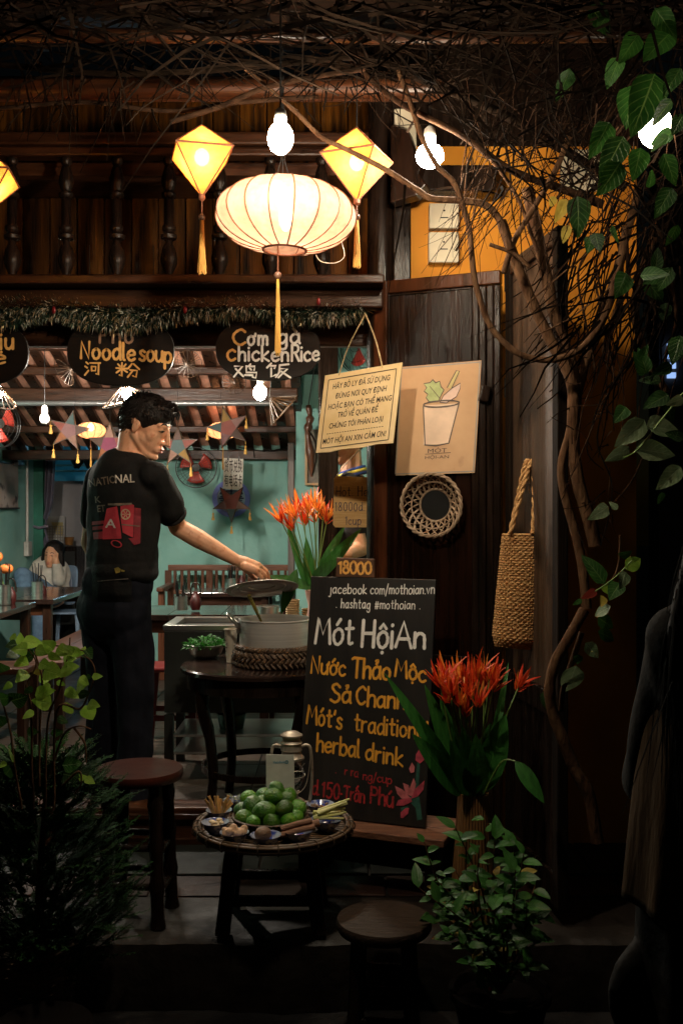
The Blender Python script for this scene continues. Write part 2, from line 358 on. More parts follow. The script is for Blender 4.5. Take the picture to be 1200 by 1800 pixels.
def brush(mb, text, F, x, y, width, height, wt=.12, slope=0.0, gap=1.6, jit=.25, h0=.0012, seed=1):
    """lettering on frame F: baseline starts at (x, y), total width, cap height; slope = rise per run"""
    st, w = strokes(text, gap, jit, random.Random(seed)); sx = width / w; sy = height / 10
    G = lambda a, b, h: F(x + a, y + b + slope * a, h)
    for i, q in enumerate(st): ribbon(mb, [(a * sx, b * sy) for a, b in q], wt * height, G, h0 + i * .00006)
def printed(mb, text, F, x, y, width, height, shear=0.0, h=.0012, bold=0.0):
    """printed lettering from the built-in font, fitted to a box whose bottom left is (x, y)"""
    c = bpy.data.curves.new('lettering', 'FONT'); c.body = text; c.offset = bold; c.resolution_u = 2; o = bpy.data.objects.new('lettering', c); COL.objects.link(o)
    dg = bpy.context.evaluated_depsgraph_get(); me = bpy.data.meshes.new_from_object(o.evaluated_get(dg))
    vs = [v.co.copy() for v in me.vertices]; fs = [tuple(p.vertices) for p in me.polygons]
    bpy.data.objects.remove(o); bpy.data.curves.remove(c); bpy.data.meshes.remove(me)
    if not vs: return
    x0 = min(v.x for v in vs); x1 = max(v.x for v in vs); sx = width / max(1e-6, x1 - x0); sy = height / .73
    mb.add([F(x + (v.x - x0) * sx + v.y * sy * shear, y + v.y * sy, h) for v in vs], fs)

# ------------------------------------------------------------------ colours of the place
W_BLACK = mat('black_lacquer_wood', (.006, .004, .003), .26, .5, 5, (6, 6, .5), .25, 30, col2=(.017, .009, .006), roughvar=.16, spots=((.04, .02, .012), 9, .7), spec=.16)
W_DARK = mat('dark_wood', (.014, .007, .0045), .34, .4, 5, (5, 5, .6), .2, 22, col2=(.036, .014, .007), rand=.3, roughvar=.12, spec=.3)
W_DARKX = mat('dark_wood_lengthwise', (.018, .007, .0035), .36, .4, 5, (.6, 5, 5), .22, 22, col2=(.065, .022, .008), rand=.3, roughvar=.12, spec=.3)  # redder grain tone puts lantern warmth on ledge and beams into colour
W_RED = mat('red_brown_wood', (.06, .02, .009), .33, .4, 6, (6, 6, .5), .2, 25, col2=(.12, .04, .017), rand=.2, roughvar=.1)
W_REDX = mat('red_brown_wood_lengthwise', (.1, .034, .016), .36, .4, 6, (.5, 6, 6), .2, 25, col2=(.2, .075, .034), rand=.2, roughvar=.1)
W_PLANK = mat('old_plank_wood', (.005, .002, .0007), .42, .4, 5, (7, 7, .4), .35, 26, col2=(.15, .052, .006), rand=.6, spec=.12)  # golden grain tone puts the lantern light into the wood colour
W_TABLE = mat('polished_black_table', (.012, .008, .007), .14, .3, 6, col2=(.03, .016, .012), bump=.05, coat=.4, roughvar=.06)
W_STOOL = mat('worn_stool_wood', (.028, .018, .013), .5, .4, 4, (1.2, 9, 9), .3, 16, col2=(.04, .026, .018), spots=((.012, .008, .007), 14, .6), spec=.2)
W_MAHOG = mat('mahogany_stool', (.022, .005, .0035), .3, .4, 7, col2=(.05, .012, .007), bump=.12, spec=.3)
P_TEAL = mat('teal_plaster', (.2, .41, .37), .8, .2, 2.2, bump=.3, bscale=18, col2=(.27, .49, .45), spots=((.14, .3, .27), 4, .63))
P_TEALD = mat('dark_teal_boards', (.07, .13, .12), .6, .3, 6, (.4, 6, 6), .3, 20)
P_GREEN = mat('deep_green_paint', (.02, .15, .1), .5, .25, 5)
P_YEL = mat('ochre_plaster', (.58, .2, .008), .75, .2, 2.5, bump=.3, bscale=14, col2=(.68, .27, .014), spots=((.34, .11, .008), 5, .64))
P_CREAM = mat('cream_plaster', (.62, .54, .4), .8, .15, 3, bump=.25, bscale=16, spots=((.4, .32, .2), 7, .66))
P_GREY = mat('grey_partition_paint', (.42, .39, .4), .7, .1, 4)
TERRA = mat('terracotta', (.62, .3, .2), .8, .2, 10, bump=.2, rand=.2)
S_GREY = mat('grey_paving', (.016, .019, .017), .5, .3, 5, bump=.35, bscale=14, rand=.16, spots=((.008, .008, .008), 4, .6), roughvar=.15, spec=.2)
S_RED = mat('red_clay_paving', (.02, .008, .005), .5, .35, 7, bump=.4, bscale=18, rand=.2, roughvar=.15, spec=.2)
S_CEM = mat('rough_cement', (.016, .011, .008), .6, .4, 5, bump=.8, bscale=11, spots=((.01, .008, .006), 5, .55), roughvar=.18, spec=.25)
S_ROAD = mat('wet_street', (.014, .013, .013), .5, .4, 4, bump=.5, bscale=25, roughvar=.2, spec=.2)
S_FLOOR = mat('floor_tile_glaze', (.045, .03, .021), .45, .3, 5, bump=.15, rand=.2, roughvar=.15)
IRON = mat('black_iron', (.012, .012, .012), .4, .3, 10, metal=.3)
STEEL = mat('brushed_steel', (.55, .53, .5), .3, .12, 4, (1, 1, 40), .06, 30, metal=1.0)
ALU = mat('spun_aluminium', (.7, .67, .63), .34, .1, 3, (1, 1, 60), .05, 40, metal=.5)
_n = ALU.node_tree; _t = _n.nodes.new('ShaderNodeTangent'); _t.direction_type = 'RADIAL'; _t.axis = 'Z'; _n.links.new(_t.outputs[0], _n.nodes['Principled BSDF'].inputs['Tangent']); _n.nodes['Principled BSDF'].inputs['Anisotropic'].default_value = .8
ROPE = mat('twine', (.42, .3, .15), .9, .3, 60, bump=.4)
BLACKP = mat('black_board_paint', (.011, .01, .01), .42, .4, 5, (3, 3, .5), .12, 30, col2=(.02, .017, .015))
WHITEP = mat('white_paint', (.78, .76, .72), .6, .08, 30, spots=((.12, .11, .1), 130, .66))
YELP = mat('amber_paint', (.72, .33, .03), .6, .15, 30, spots=((.16, .07, .01), 120, .64))
REDP = mat('red_paint', (.36, .022, .025), .6, .3, 30, spots=((.05, .01, .01), 110, .58))
ORP = mat('orange_paint', (.85, .42, .1), .6, .15, 24)
INK = mat('black_ink', (.03, .022, .016), .7, .3, 40)

# ------------------------------------------------------------------ ground
FLZ = .30; POZ = .223
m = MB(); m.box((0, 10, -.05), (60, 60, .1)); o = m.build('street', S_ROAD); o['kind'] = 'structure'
# raised porch with a worn edge
m = MB()
def _edge(t):
    x = -4 + 8 * t; return x, 3.14 + .03 * noise.noise(V((x * 3, 0, 0))) + .012 * noise.noise(V((x * 14, 3, 0)))
NE = 220; vs = []; fs = []
for i in range(NE + 1):
    x, y = _edge(i / NE); d = .012 * noise.noise(V((x * 9, 7, 1)))
    vs += [(x, y, .002), (x, y + d, POZ * .55), (x, y + .008, POZ - .022), (x, y + .03, POZ - .004 + d * .3), (x, 3.40, POZ), (x, 4.02, POZ)]
for i in range(NE):
    for j in range(5): a = i * 6 + j; fs.append((a, a + 6, a + 7, a + 1))
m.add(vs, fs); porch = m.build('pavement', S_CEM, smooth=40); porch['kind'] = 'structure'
# paving pieces in front of the threshold: a row of grey slabs, a row of red clay slabs
g = MB(); g.box((0, 0, .006), (.392, .33, .012)); r_ = MB(); r_.box((0, 0, .005), (.262, .185, .010))
g0 = r0 = None
for i in range(13):
    x = -2.9 + i * .4; M4 = T(x, 3.835 + rnd.uniform(-.004, .004), POZ + .0005) @ RZ(rnd.uniform(-.5, .5))
    if g0 is None: g0 = g.build('paving_slab', S_GREY, porch, mtx=M4, bevel=.004)
    else: dup(g0, M4, porch)
for i in range(20):
    x = -2.95 + i * .27; M4 = T(x, 3.565 + rnd.uniform(-.006, .006), POZ - .002 + rnd.uniform(-.002, .002)) @ RZ(rnd.uniform(-1, 1))
    if r0 is None: r0 = r_.build('clay_slab', S_RED, porch, mtx=M4, bevel=.006)
    else: dup(r0, M4, porch)
# inner floor with square tiles
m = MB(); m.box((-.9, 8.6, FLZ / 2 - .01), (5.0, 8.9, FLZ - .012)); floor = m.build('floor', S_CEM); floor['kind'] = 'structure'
ti = MB(); ti.box((0, 0, .004), (.394, .394, .008)); t0 = None
for i in range(9):
    for j in range(13):
        M4 = T(-2.6 + i * .4, 4.36 + j * .4, FLZ - .016 + .009)
        if t0 is None: t0 = ti.build('floor_tile', S_FLOOR, floor, mtx=M4, bevel=.003)
        else: dup(t0, M4, floor)

# ------------------------------------------------------------------ the wooden shophouse
HS = thing('shophouse', 'old dark timber shophouse with open front, turned balusters above and teal room inside', 'house', (-.3, 4.1, POZ))
def part(name, mb, m_, **k): return mb.build(name, m_, HS, **k)
# threshold
m = MB(); m.box((-1.42, 4.06, POZ + .075), (2.9, .12, .15)); part('threshold', m, W_DARKX, bevel=.006)
m = MB(); m.box((-1.42, 3.992, POZ + .012), (2.9, .03, .05)); m.box((-1.42, 3.994, POZ + .118), (2.9, .03, .022)); part('threshold_moulding', m, W_DARKX, bevel=.004)
# ledge beam and lintel
m = MB(); m.box((-1.2, 4.12, 2.402), (2.72, .58, .034)); part('ledge', m, W_DARKX, bevel=.006)
m = MB(); m.box((-1.2, 4.0, 2.346), (2.72, .16, .074)); part('lintel_beam', m, W_DARKX, bevel=.008)
m = MB(); m.box((-1.2, 4.12, 2.25), (2.72, .05, .118)); part('lintel_beam', m, W_DARKX, bevel=.006)
# upper plank wall
pl = MB(); pl.box((0, 0, .46), (.112, .022, .92)); p0 = None
for i in range(23):
    M4 = T(-2.36 + i * .1165, 4.42 + rnd.uniform(-.004, .004), 2.419) @ RY(rnd.uniform(-.15, .15))
    if p0 is None: p0 = pl.build('plank', W_PLANK, HS, mtx=M4, bevel=.003)
    else: dup(p0, M4, HS)
m = MB(); m.box((-1.1, 4.46, 2.86), (2.9, .03, .9)); part('backing_wall', m, W_BLACK)
# balusters
prof = [(.024, 0), (.024, .012), (.016, .02), (.018, .03), (.031, .062), (.033, .085), (.026, .118), (.014, .142), (.014, .15), (.03, .158), (.032, .172), (.018, .182), (.026, .192), (.026, .206),
        (.019, .214), (.019, .30), (.017, .31), (.028, .32), (.028, .334), (.018, .342), (.03, .372), (.03, .39), (.018, .43), (.014, .44), (.022, .452), (.022, .468)]
bl = MB(); bl.lathe(prof, 16, cap=True); b0 = None
for px in (-160, -68, 22, 117, 206, 297, 386, 475, 565):
    M4 = T((px - 600) / FP * 3.94, 3.94, 2.4195)
    if b0 is None: b0 = bl.build('baluster', W_BLACK, HS, smooth=50, mtx=M4)
    else: dup(b0, M4, HS)
m = MB(); m.box((-1.2, 3.94, 2.905), (2.7, .07, .034)); part('handrail', m, W_DARKX, bevel=.008)
m = MB(); m.box((-1.2, 4.05, 2.99), (2.7, .1, .05)); part('upper_beam', m, W_DARKX, bevel=.008)
# corner post beside the doorway and the carved bracket
m = MB(); m.lathe([(.062, .225), (.058, .4), (.055, 2.4), (.053, 3.4)], 20, c=(.155, 4.02, 0)); part('corner_post', m, W_BLACK, smooth=60)
m = MB(); m.box((.235, 4.015, 1.8), (.07, .07, 3.15)); part('corner_post', m, W_BLACK, bevel=.006)
br = [(0, 0), (.10, .02), (.14, .06), (.11, .10), (.13, .16), (.09, .20), (.07, .27), (0, .30)]
Fr = Frame(P(690, 362, 3.92), (1, -.3, 0), (0, 0, 1)); m = MB(); m.prism(br, .07, Fr, -.03); part('carved_bracket', m, W_DARK, bevel=.006)
m = MB(); m.box((P(712, 232, 3.96)), (.085, .03, .17)); part('whitewashed_block', m, P_CREAM, bevel=.004)
m = MB(); m.box((.120, 4.06, 1.3), (.03, .06, 1.9)); part('door_jamb', m, W_BLACK, bevel=.004)
# outside ochre wall
m = MB(); m.box((.72, 4.12, 1.49), (.9, .1, 2.98)); part('outer_wall', m, P_YEL)
m = MB(); m.box((.72, 4.115, 3.4), (.9, .1, .84)); part('upper_outer_wall', m, W_BLACK)
m = MB(); m.box((1.13, 6.0, 1.9), (.08, 3.7, 3.8)); part('lane_side_wall', m, W_BLACK)
m = MB(); m.box(P(1026, 300, 4.05), (.19, .02, .16)); part('cream_patch', m, P_CREAM)
m = MB(); m.box(P(800, 322, 3.98), (.30, .14, .1)); part('side_beam', m, W_BLACK, bevel=.008)
# rooms inside
m = MB(); m.box((-1.06, 8.06, 1.2), (1.5, .1, 1.84)); part('back_wall', m, P_TEAL)
m = MB(); m.box((.45, 7.27, 1.75), (1.46, .12, 2.95)); part('inner_side_wall', m, P_TEAL)
m = MB(); m.box((-.3, 7.66, 1.3), (.05, .68, 2.0)); part('return_wall', m, P_TEAL)
m = MB(); m.box((-2.66, 6.45, 1.6), (.1, 4.5, 2.65)); part('left_wall', m, P_TEAL)
m = MB(); m.box((-2.58, 8.74, 1.2), (.1, .1, 1.84)); part('green_door_post', m, P_GREEN)
m = MB(); m.box((-1.9, 11.3, 1.9), (3.2, .1, 3.2)); part('rear_room_wall', m, mat('blue_lit_plaster', (.12, .45, .6), .7, .15, 3))  # blue light of the rear room is put into the plaster colour
m = MB(); m.box((-3.3, 10, 1.9), (.1, 2.6, 3.2)); part('rear_room_wall', m, P_TEAL)
m = MB(); m.box((-2.52, 9.72, 1.04), (.66, .06, 1.5)); part('grey_partition', m, P_GREY, bevel=.006)
m = MB(); m.box((-1.0, 9.6, 1.7), (.06, 3.2, 2.8)); part('rear_side_wall', m, P_TEAL)
m = MB(); m.box((-1.9, 9.75, 3.1), (3.2, 3.2, .08)); part('rear_ceiling', m, W_BLACK)
m = MB(); m.box((1.05, 5.7, 1.7), (.06, 3.0, 2.8)); part('right_side_wall', m, P_TEAL)
m = MB(); m.box((-.02 + P(584, 0, 5.2).x, 5.2, 1.5), (.10, .10, 2.4)); part('inner_post', m, W_BLACK, bevel=.01)
m = MB(); m.box((P(522, 0, 7.6).x - .04, 7.55, 1.16), (.05, .05, 1.72)); part('inner_post', m, mat('grey_brown_post', (.13, .1, .09), .4, .3, 6, (6, 6, .5)), bevel=.01)
# ceiling over the front room, board face, sloping roof with rafters, purlins and clay tiles
m = MB(); m.box((-.8, 5.2, 2.9), (3.9, 2.2, .05)); part('loft_floor', m, W_DARKX)
for k in range(3):
    m = MB(); m.box((-1.45, 6.2 + .003 * k, 2.69 + k * .105), (2.5, .025, .1)); part('loft_board', m, P_TEALD, bevel=.003)
RS = -.344; rz = lambda D: 2.0 - RS * (8 - D)
ang = math.degrees(math.atan(RS))
rf = MB(); rf.box((0, 0, .012), (.066, 2.05, .036)); q0 = None; tl0 = None
tl = MB(); tl.grid(lambda u, v: V((-.05 + .1 * u, -.1 + .2 * v, .012 * (2 * u - 1) ** 2 + (.01 if v < .5 else -.004))), 5, 3)
for i in range(18):
    x = -2.62 + i * .136
    M4 = T(x, 7.06, rz(7.06)) @ RX(ang)
    if q0 is None: q0 = rf.build('rafter', W_DARK, HS, mtx=M4, bevel=.004)
    else: dup(q0, M4, HS)
    if i < 17:
        for j in range(12):
            D = 6.15 + j * .162; M4 = T(x + .068, D, rz(D) + .032 + rnd.uniform(-.002, .002)) @ RX(ang) @ RZ(rnd.uniform(-2, 2))
            if tl0 is None: tl0 = tl.build('roof_tile', TERRA, HS, mtx=M4, smooth=60)
            else: dup(tl0, M4, HS)
m = MB(); m.box((-1.45, 7.0, 2.56), (2.6, 2.6, .02), Matrix.Rotation(math.radians(ang), 3, 'X')); part('roof_deck', m, W_BLACK)
for D, hh, dd, zo in ((7.93, .075, .08, -.06), (7.5, .05, .06, -.055), (6.85, .1, .13, -.08), (6.6, .05, .06, -.055), (6.25, .06, .08, -.06)):
    m = MB(); m.box((-1.47, D, rz(D) + zo - hh / 2 + .02), (2.36, dd, hh)); part('purlin', m, W_DARKX, bevel=.008)
m = MB(); m.tube([(-2.6, 6.76, rz(6.85) - .165), (-.32, 6.76, rz(6.85) - .165)], .018, 8); part('metal_rail', m, mat('painted_conduit', (.3, .3, .3), .3, .1, 5, metal=.6), smooth=60)
# eaves above the street
eav = mat('eave_wood', (.014, .007, .004), .6, .4, 4, (.5, 6, 6), .3, 20, col2=(.04, .018, .009), rand=.25)
for k in range(9):
    y = 2.5 + k * .2; m = MB(); m.box((-.6, y, 3.06 + (y - 2.5) * .26), (5.4, .192, .022), Matrix.Rotation(.255, 3, 'X')); part('eave_board', m, eav, bevel=.003)
for x in (-2.2, -1.7, -1.2, -.7, -.22, .3, .8, 1.3):
    m = MB(); m.bar((x, 2.55, 3.02), (x, 4.15, 3.43), .055, .07); part('eave_rafter', m, eav, bevel=.005)
m = MB(); m.tube([(-2.8, 3.55, 2.995), (-1.2, 3.56, 3.0), (.35, 3.55, 3.0)], .036, 12); part('eave_pole', m, W_DARKX, smooth=60)
m = MB(); m.tube([(-2.8, 3.78, 3.09), (.35, 3.78, 3.09)], .045, 12); part('eave_pole', m, W_REDX, smooth=60)
m = MB(); m.tube([(-2.8, 3.1, 2.985), (.2, 3.12, 2.98), (1.6, 3.1, 2.985)], .022, 10); part('eave_pole', m, W_DARKX, smooth=60)

# ------------------------------------------------------------------ folding doors swung open
A1 = V((.132, 3.985, 0)); B1 = V((.60, 3.775, 0)); ZT = 2.42
def door(a, b, z0, z1, th, label, lay, mt, mp):
    d = thing('door', None, None, V((a.x, a.y, z0))); d.parent = HS; d.matrix_basis = WORLD['shophouse'].inverted() @ WORLD[d.name]; d['label'] = label
    F = Frame(V((a.x, a.y, z0)), b - a, (0, 0, 1)); Ww = (b - a).length; Hh = z1 - z0
    def rect(name, u0, u1, v0, v1, w0, w1, mm, bv=.004):
        q = MB(); q.prism([(u0, v0), (u1, v0), (u1, v1), (u0, v1)], w1 - w0, F, w0); return q.build(name, mm, d, bevel=bv)
    lay(rect, Ww, Hh); return F, d
W_DRED = mat('dark_red_door_wood', (.02, .007, .003), .32, .4, 5, (5, 5, .5), .2, 24, col2=(.075, .022, .008), roughvar=.12, spec=.15)
def lay1(rect, W_, H_):
    rect('stile', 0, .055, 0, H_, -.02, .02, W_DRED); rect('rail', .055, W_ - .012, H_ - .05, H_, -.018, .018, W_DRED)
    rect('panel', .055, .39, .72, H_ - .05, -.012, .006, mat('door_panel_wood', (.003, .0016, .001), .26, .4, 4, (9, 9, .3), .45, 22, col2=(.014, .0042, .0016), roughvar=.1, spec=.16), .002)
    rect('rail', .055, .39, .66, .72, -.018, .017, W_BLACK); rect('panel', .055, .39, .1, .66, -.012, .004, W_BLACK); rect('rail', .055, .39, 0, .1, -.018, .018, W_BLACK)
    for k in range(4): rect('slat', .392 + k * .028, .392 + k * .028 + .0262, 0, H_ - .052, -.018, .014 + .004 * (k % 2), W_BLACK, .005)
    rect('moulding', .055, .063, .72, H_ - .05, .006, .012, W_BLACK, .002); rect('moulding', .063, .39, H_ - .06, H_ - .052, .006, .012, W_BLACK, .002)
F1, D1 = door(A1, B1, .27, ZT, .04, 'dark door leaf with posters', lay1, None, None)
m = MB()
for z in (.6, 1.25, 1.95, 2.34): m.tube([(B1.x + .006, B1.y - .012, z), (B1.x + .006, B1.y - .012, z + .07)], .009, 8)
m.build('hinge', IRON, D1, smooth=50)
A2 = V((.617, 3.765, 0)); B2 = V((.70, 3.24, 0))
W_WORN = mat('worn_grey_brown_panel', (.035, .02, .012), .42, .4, 4, (7, 7, .35), .3, 24, col2=(.085, .052, .034), spots=((.012, .007, .005), 3, .55), roughvar=.1, spec=.1)
W_MATT = mat('matt_black_door_wood', (.005, .0035, .0025), .7, .5, 5, (6, 6, .5), .3, 26, col2=(.014, .008, .005), spec=.05)
def lay2(rect, W_, H_):
    rect('stile', 0, .05, 0, H_, -.018, .018, W_MATT); rect('stile', W_ - .05, W_, 0, H_, -.018, .018, W_MATT)
    rect('rail', .05, W_ - .05, H_ - .05, H_, -.016, .016, W_DARK); rect('rail', .05, W_ - .05, .6, .68, -.016, .016, W_BLACK); rect('rail', .05, W_ - .05, 0, .1, -.016, .016, W_BLACK)
    rect('panel', .05, W_ - .05, .68, H_ - .05, -.01, .004, W_WORN, .002); rect('panel', .05, W_ - .05, .1, .6, -.01, .004, W_BLACK, .002)
F2, D2 = door(A2, B2, .27, ZT + .02, .04, 'door leaf folded towards the street with a worn grey brown panel', lay2, None, None)
# latch block on the first leaf
m = MB(); c = hitp(851, 692, F1.o + F1.n * .03, F1.n); m.box(c, (.036, .04, .06), Matrix.Rotation(.2, 3, 'Y')); m.build('latch', W_BLACK, D1, bevel=.005)
# two junction boxes on the ochre wall
for nm, y0, y1, D in (('junction_box', 405, 459, 4.0), ('junction_box', 357, 401, 4.02)):
    t = thing(nm, 'cream square junction box on ochre wall, ' + ('lower of the two' if y0 == 405 else 'upper of the two, under the branch'), 'box', P(780, y1, 4.06), 'junction boxes')
    a = P(754, y0, D); b = P(807, y1, D); m = MB(); m.box(((a.x + b.x) / 2, 4.045, (a.z + b.z) / 2), (b.x - a.x, .05, a.z - b.z)); m.build('cover', P_CREAM, t, bevel=.004)
    m = MB(); m.ell(((a.x + b.x) / 2, 4.019, (a.z + b.z) / 2 + .02), .004, 8); m.box(((a.x + b.x) / 2, 4.019, (a.z + b.z) / 2 - .008), (.03, .003, .004)); m.build('screw_slot', IRON, t)
# far side of the lane on the right: dark house with one lit shutter
ln = thing('lane_house', 'dark house across the lane with a dim blue lit shutter', 'house', (3.6, 9, 0))
m = MB(); m.box((4.6, 9.2, 2.5), (3.6, .3, 5)); m.build('wall', mat('night_wall', (.09, .08, .07), .8, .3, 3), ln)
for k in range(4):
    m = MB(); a = P(1181, 608 + k * 17, 9.0); m.box((a.x, 9.03, a.z), (.075, .02, .05)); m.build('lit_pane', glow_mat('blue_window_light', (.35, .55, 1), .8), ln)

# ------------------------------------------------------------------ lamps
SILK = shade_mat('silk_amber', (.95, .5, .13), .14); SILKW = shade_mat('silk_peach', (.95, .62, .44), .1, 40); SILKR = shade_mat('silk_coral', (.95, .5, .3), .2)
RIBM = mat('lantern_rib', (.16, .05, .02), .6, .3, 40); GOLD = mat('gold_thread', (.5, .26, .05), .6, .3, 60, (8, 8, .4), .3); BEAD = mat('turned_bead', (.11, .055, .035), .35, .3, 20)
def bulb(parent, c, r, watt, col=(1, .88, .72), shape=(1, 1, 1.15), name='bulb'):
    m = MB(); m.ell(c, (r * shape[0], r * shape[1], r * shape[2]), 16)
    area = 4 * math.pi * r * r * 1.1; st = watt / (math.pi * area)
    return m.build(name, glow_mat('glow_%.3f_%.1f_%.2f' % (r, watt, col[2]), col, st), parent, smooth=180)
def tassel(parent, top, cord, ballr, flen, fr, mcol):
    top = V(top); b = top - V((0, 0, cord + ballr * .8)); m = MB(); f0 = b - V((0, 0, ballr * .8)); n = 22
    for i in range(n):
        a = i * 2.4; q = math.sqrt((i + .5) / n); x0 = V((math.cos(a), math.sin(a), 0)) * fr * .45 * q; x1 = V((math.cos(a + .3), math.sin(a + .3), 0)) * fr * q
        m.tube([f0 + x0 * .6, f0 + x0 * 1.2 - V((0, 0, flen * .4)), f0 + x1 - V((0, 0, flen * rnd.uniform(.93, 1.0)))], fr * .2, 4)
    ts = m.build('tassel', mcol, parent)
    m = MB(); m.tube([top, top - V((0, 0, cord))], .0022, 6); m.build('cord', RIBM, ts); m = MB(); m.ell(b, ballr, 16); m.build('bead', BEAD, ts, smooth=180)
def diamond(px, py, D, a, hu, hd, yaw, label, watt=7, tilt=0):
    c = P(px, py, D); R = Matrix.Rotation(math.radians(yaw), 3, 'Z') @ Matrix.Rotation(math.radians(tilt), 3, 'Y')
    t = thing('silk_lantern', label, 'lantern', c + V((0, 0, -hd)), 'diamond silk lanterns')
    eq = [c + R @ V((x * a / 2, y * a / 2, 0)) for x, y in ((-1, -1), (1, -1), (1, 1), (-1, 1))]; up = c + R @ V((0, 0, hu)); dn = c + R @ V((0, 0, -hd))
    m = MB()
    for i in range(4):
        for ap in (up, dn):
            A, B = eq[i], eq[(i + 1) % 4]; k = 8; cen = (A + B + ap) / 3; inw = (c - cen).normalized(); idx = {}; vs = []
            for r in range(k + 1):
                for s in range(k + 1 - r):
                    w = (r / k, s / k, 1 - r / k - s / k); p = A * w[0] + B * w[1] + ap * w[2]
                    idx[(r, s)] = len(vs); vs.append(p + inw * (27 * w[0] * w[1] * w[2]) * .006)
            fs = []
            for r in range(k):
                for s in range(k - r):
                    fs.append((idx[(r, s)], idx[(r + 1, s)], idx[(r, s + 1)]))
                    if s < k - r - 1: fs.append((idx[(r + 1, s)], idx[(r + 1, s + 1)], idx[(r, s + 1)]))
            m.add(vs, fs)
    m.build('shade', SILK, t, smooth=30)
    m = MB()
    for i in range(4):
        m.tube([eq[i], eq[(i + 1) % 4]], .0032, 6); m.tube([eq[i], up], .0026, 6); m.tube([eq[i], dn], .0026, 6)
    m.build('frame', RIBM, t)
    m = MB(); m.lathe([(.004, -.012), (.011, -.006), (.011, .006), (.004, .01)], 10, c=dn); m.build('end_cap', RIBM, t, smooth=40)
    bulb(t, c + V((0, 0, -.015)), .024, watt, (1, .66, .3))
    m = MB(); m.tube([up, V((up.x, up.y, 3.0))], .0018, 5); m.build('hanging_wire', IRON, t)
    return t, dn
t, dn = diamond(355, 268, 3.25, .176, .088, .142, 14, 'amber diamond silk lantern hanging over the second baluster gap, beside big round lantern', 2.4)
tassel(t, dn, .055, .011, .175, .013, GOLD)
t, dn = diamond(627, 277, 3.25, .178, .096, .14, -22, 'amber diamond silk lantern with branch across it by the corner post', 2.4)
tassel(t, dn, .04, .011, .155, .012, GOLD)
t, dn = diamond(-32, 310, 3.25, .20, .10, .13, 8, 'amber diamond silk lantern cut by the picture edge', 2.4)
# the big round lantern
def round_lantern(px, py, D, rx, rz_, ribs, mt, watt, bc, label, name='silk_lantern', tilt=(0, 0), group=None, ring=.27, br=.03, bz=0.02, bshape=(1, 1, 1.15), ribr=.0024):
    c = P(px, py, D); R = Matrix.Rotation(math.radians(tilt[0]), 3, 'X') @ Matrix.Rotation(math.radians(tilt[1]), 3, 'Y')
    t = thing(name, label, 'lantern', c - V((0, 0, rz_)), group)
    th0 = math.asin(ring)
    def prof(v):
        th = th0 + (math.pi - 2 * th0) * v; s = math.sin(th); return rx * s ** .9, rz_ * math.cos(th) / math.cos(th0)
    nu = ribs * 6
    def fn(u, v):
        r, z = prof(v); ph = (u * ribs) % 1.0; r *= 1 - .035 * math.sin(math.pi * ph) * math.sin(math.pi * v); a = 2 * math.pi * u
        return c + R @ V((r * math.cos(a), r * math.sin(a), z))
    m = MB(); m.grid(fn, nu, 22, cu=True); m.build('shade', mt, t, smooth=180)
    for i in range(ribs):
        a = 2 * math.pi * i / ribs; pts = []
        for j in range(15):
            r, z = prof(j / 14); pts.append(c + R @ V(((r + .001) * math.cos(a), (r + .001) * math.sin(a), z)))
        m = MB(); m.tube(pts, ribr, 5); m.build('rib', RIBM, t, smooth=60)
    for s in (1, -1):
        r, z = prof(0 if s > 0 else 1); m = MB(); m.tube([c + R @ V((r * math.cos(a), r * math.sin(a), z)) for a in [2 * math.pi * j / 28 for j in range(29)]], ribr * 1.8, 6); m.build('end_ring', RIBM, t, smooth=60)
    bulb(t, c + V((0, 0, bz)), br, watt, bc, bshape); return t, c + R @ V((0, 0, -rz_))
t, dn = round_lantern(502, 380, 3.15,   .216, .104, 18, SILKW, 2.6, (1, .78, .58), 'big flattened peach silk lantern with dark ribs and a long tassel', tilt=(0, 2), br=.026, bz=.01, bshape=(.8, .8, 2.2))
tassel(t, dn + V((-.02, -.005, .02)), .09, .012, .24, .009, GOLD)
cL = P(497, 312, 3.15); m = MB()
for dx in (-.02, .0, .02): m.tube([cL + V((dx, 0, 0)), cL + V((dx * .3, 0, .05)), V((cL.x, cL.y, 2.99))], .0016, 5)
m.build('hanging_wire', IRON, t)
m = MB(); pts = crom([P(600, 425, 3.15), P(605, 450, 3.14), P(590, 462, 3.13), P(565, 460, 3.14), P(555, 448, 3.15)], 5); m.tube(pts, .0012, 5); m.build('loose_wire', mat('pale_wire', (.5, .4, .3), .5, .1, 9), t)
# bare bulbs outside
SOCK = mat('white_socket', (.5, .48, .44), .4, .15, 12)
def bare(px, py, D, r, watt, label, col=(1, .86, .64), top=None, name='light_bulb', shape=(1, 1, 1.2), wire=3.02):
    c = P(px, py, D); t = thing(name, label, 'light bulb', c + V((0, 0, -r * shape[2])), 'bare light bulbs')
    bulb(t, c, r, watt, col, shape); m = MB(); m.lathe([(r * .45, r * shape[2] * .85), (r * .5, r * 1.5), (r * .42, r * 2.1), (r * .2, r * 2.3)], 12, c=c, cap=True); m.build('socket', SOCK, t, smooth=40)
    if wire: m = MB(); m.tube([c + V((0, 0, r * 2.2)), V((c.x, c.y, wire))], .0025, 6); m.build('wire', IRON, t)
    return t
bare(493, 243, 2.6, .033, 41, 'bright white bulb hanging just above the big round lantern', shape=(1, 1, 1.25))
bare(755, 274, 3.2, .040, 22, 'bright white bulb beside the corner post and ochre wall', shape=(1.1, 1.1, .95))
bare(1150, 222, 2.85, .046, 2.4, 'white street bulb glaring through the big leaves', shape=(1, 1, 1.3))
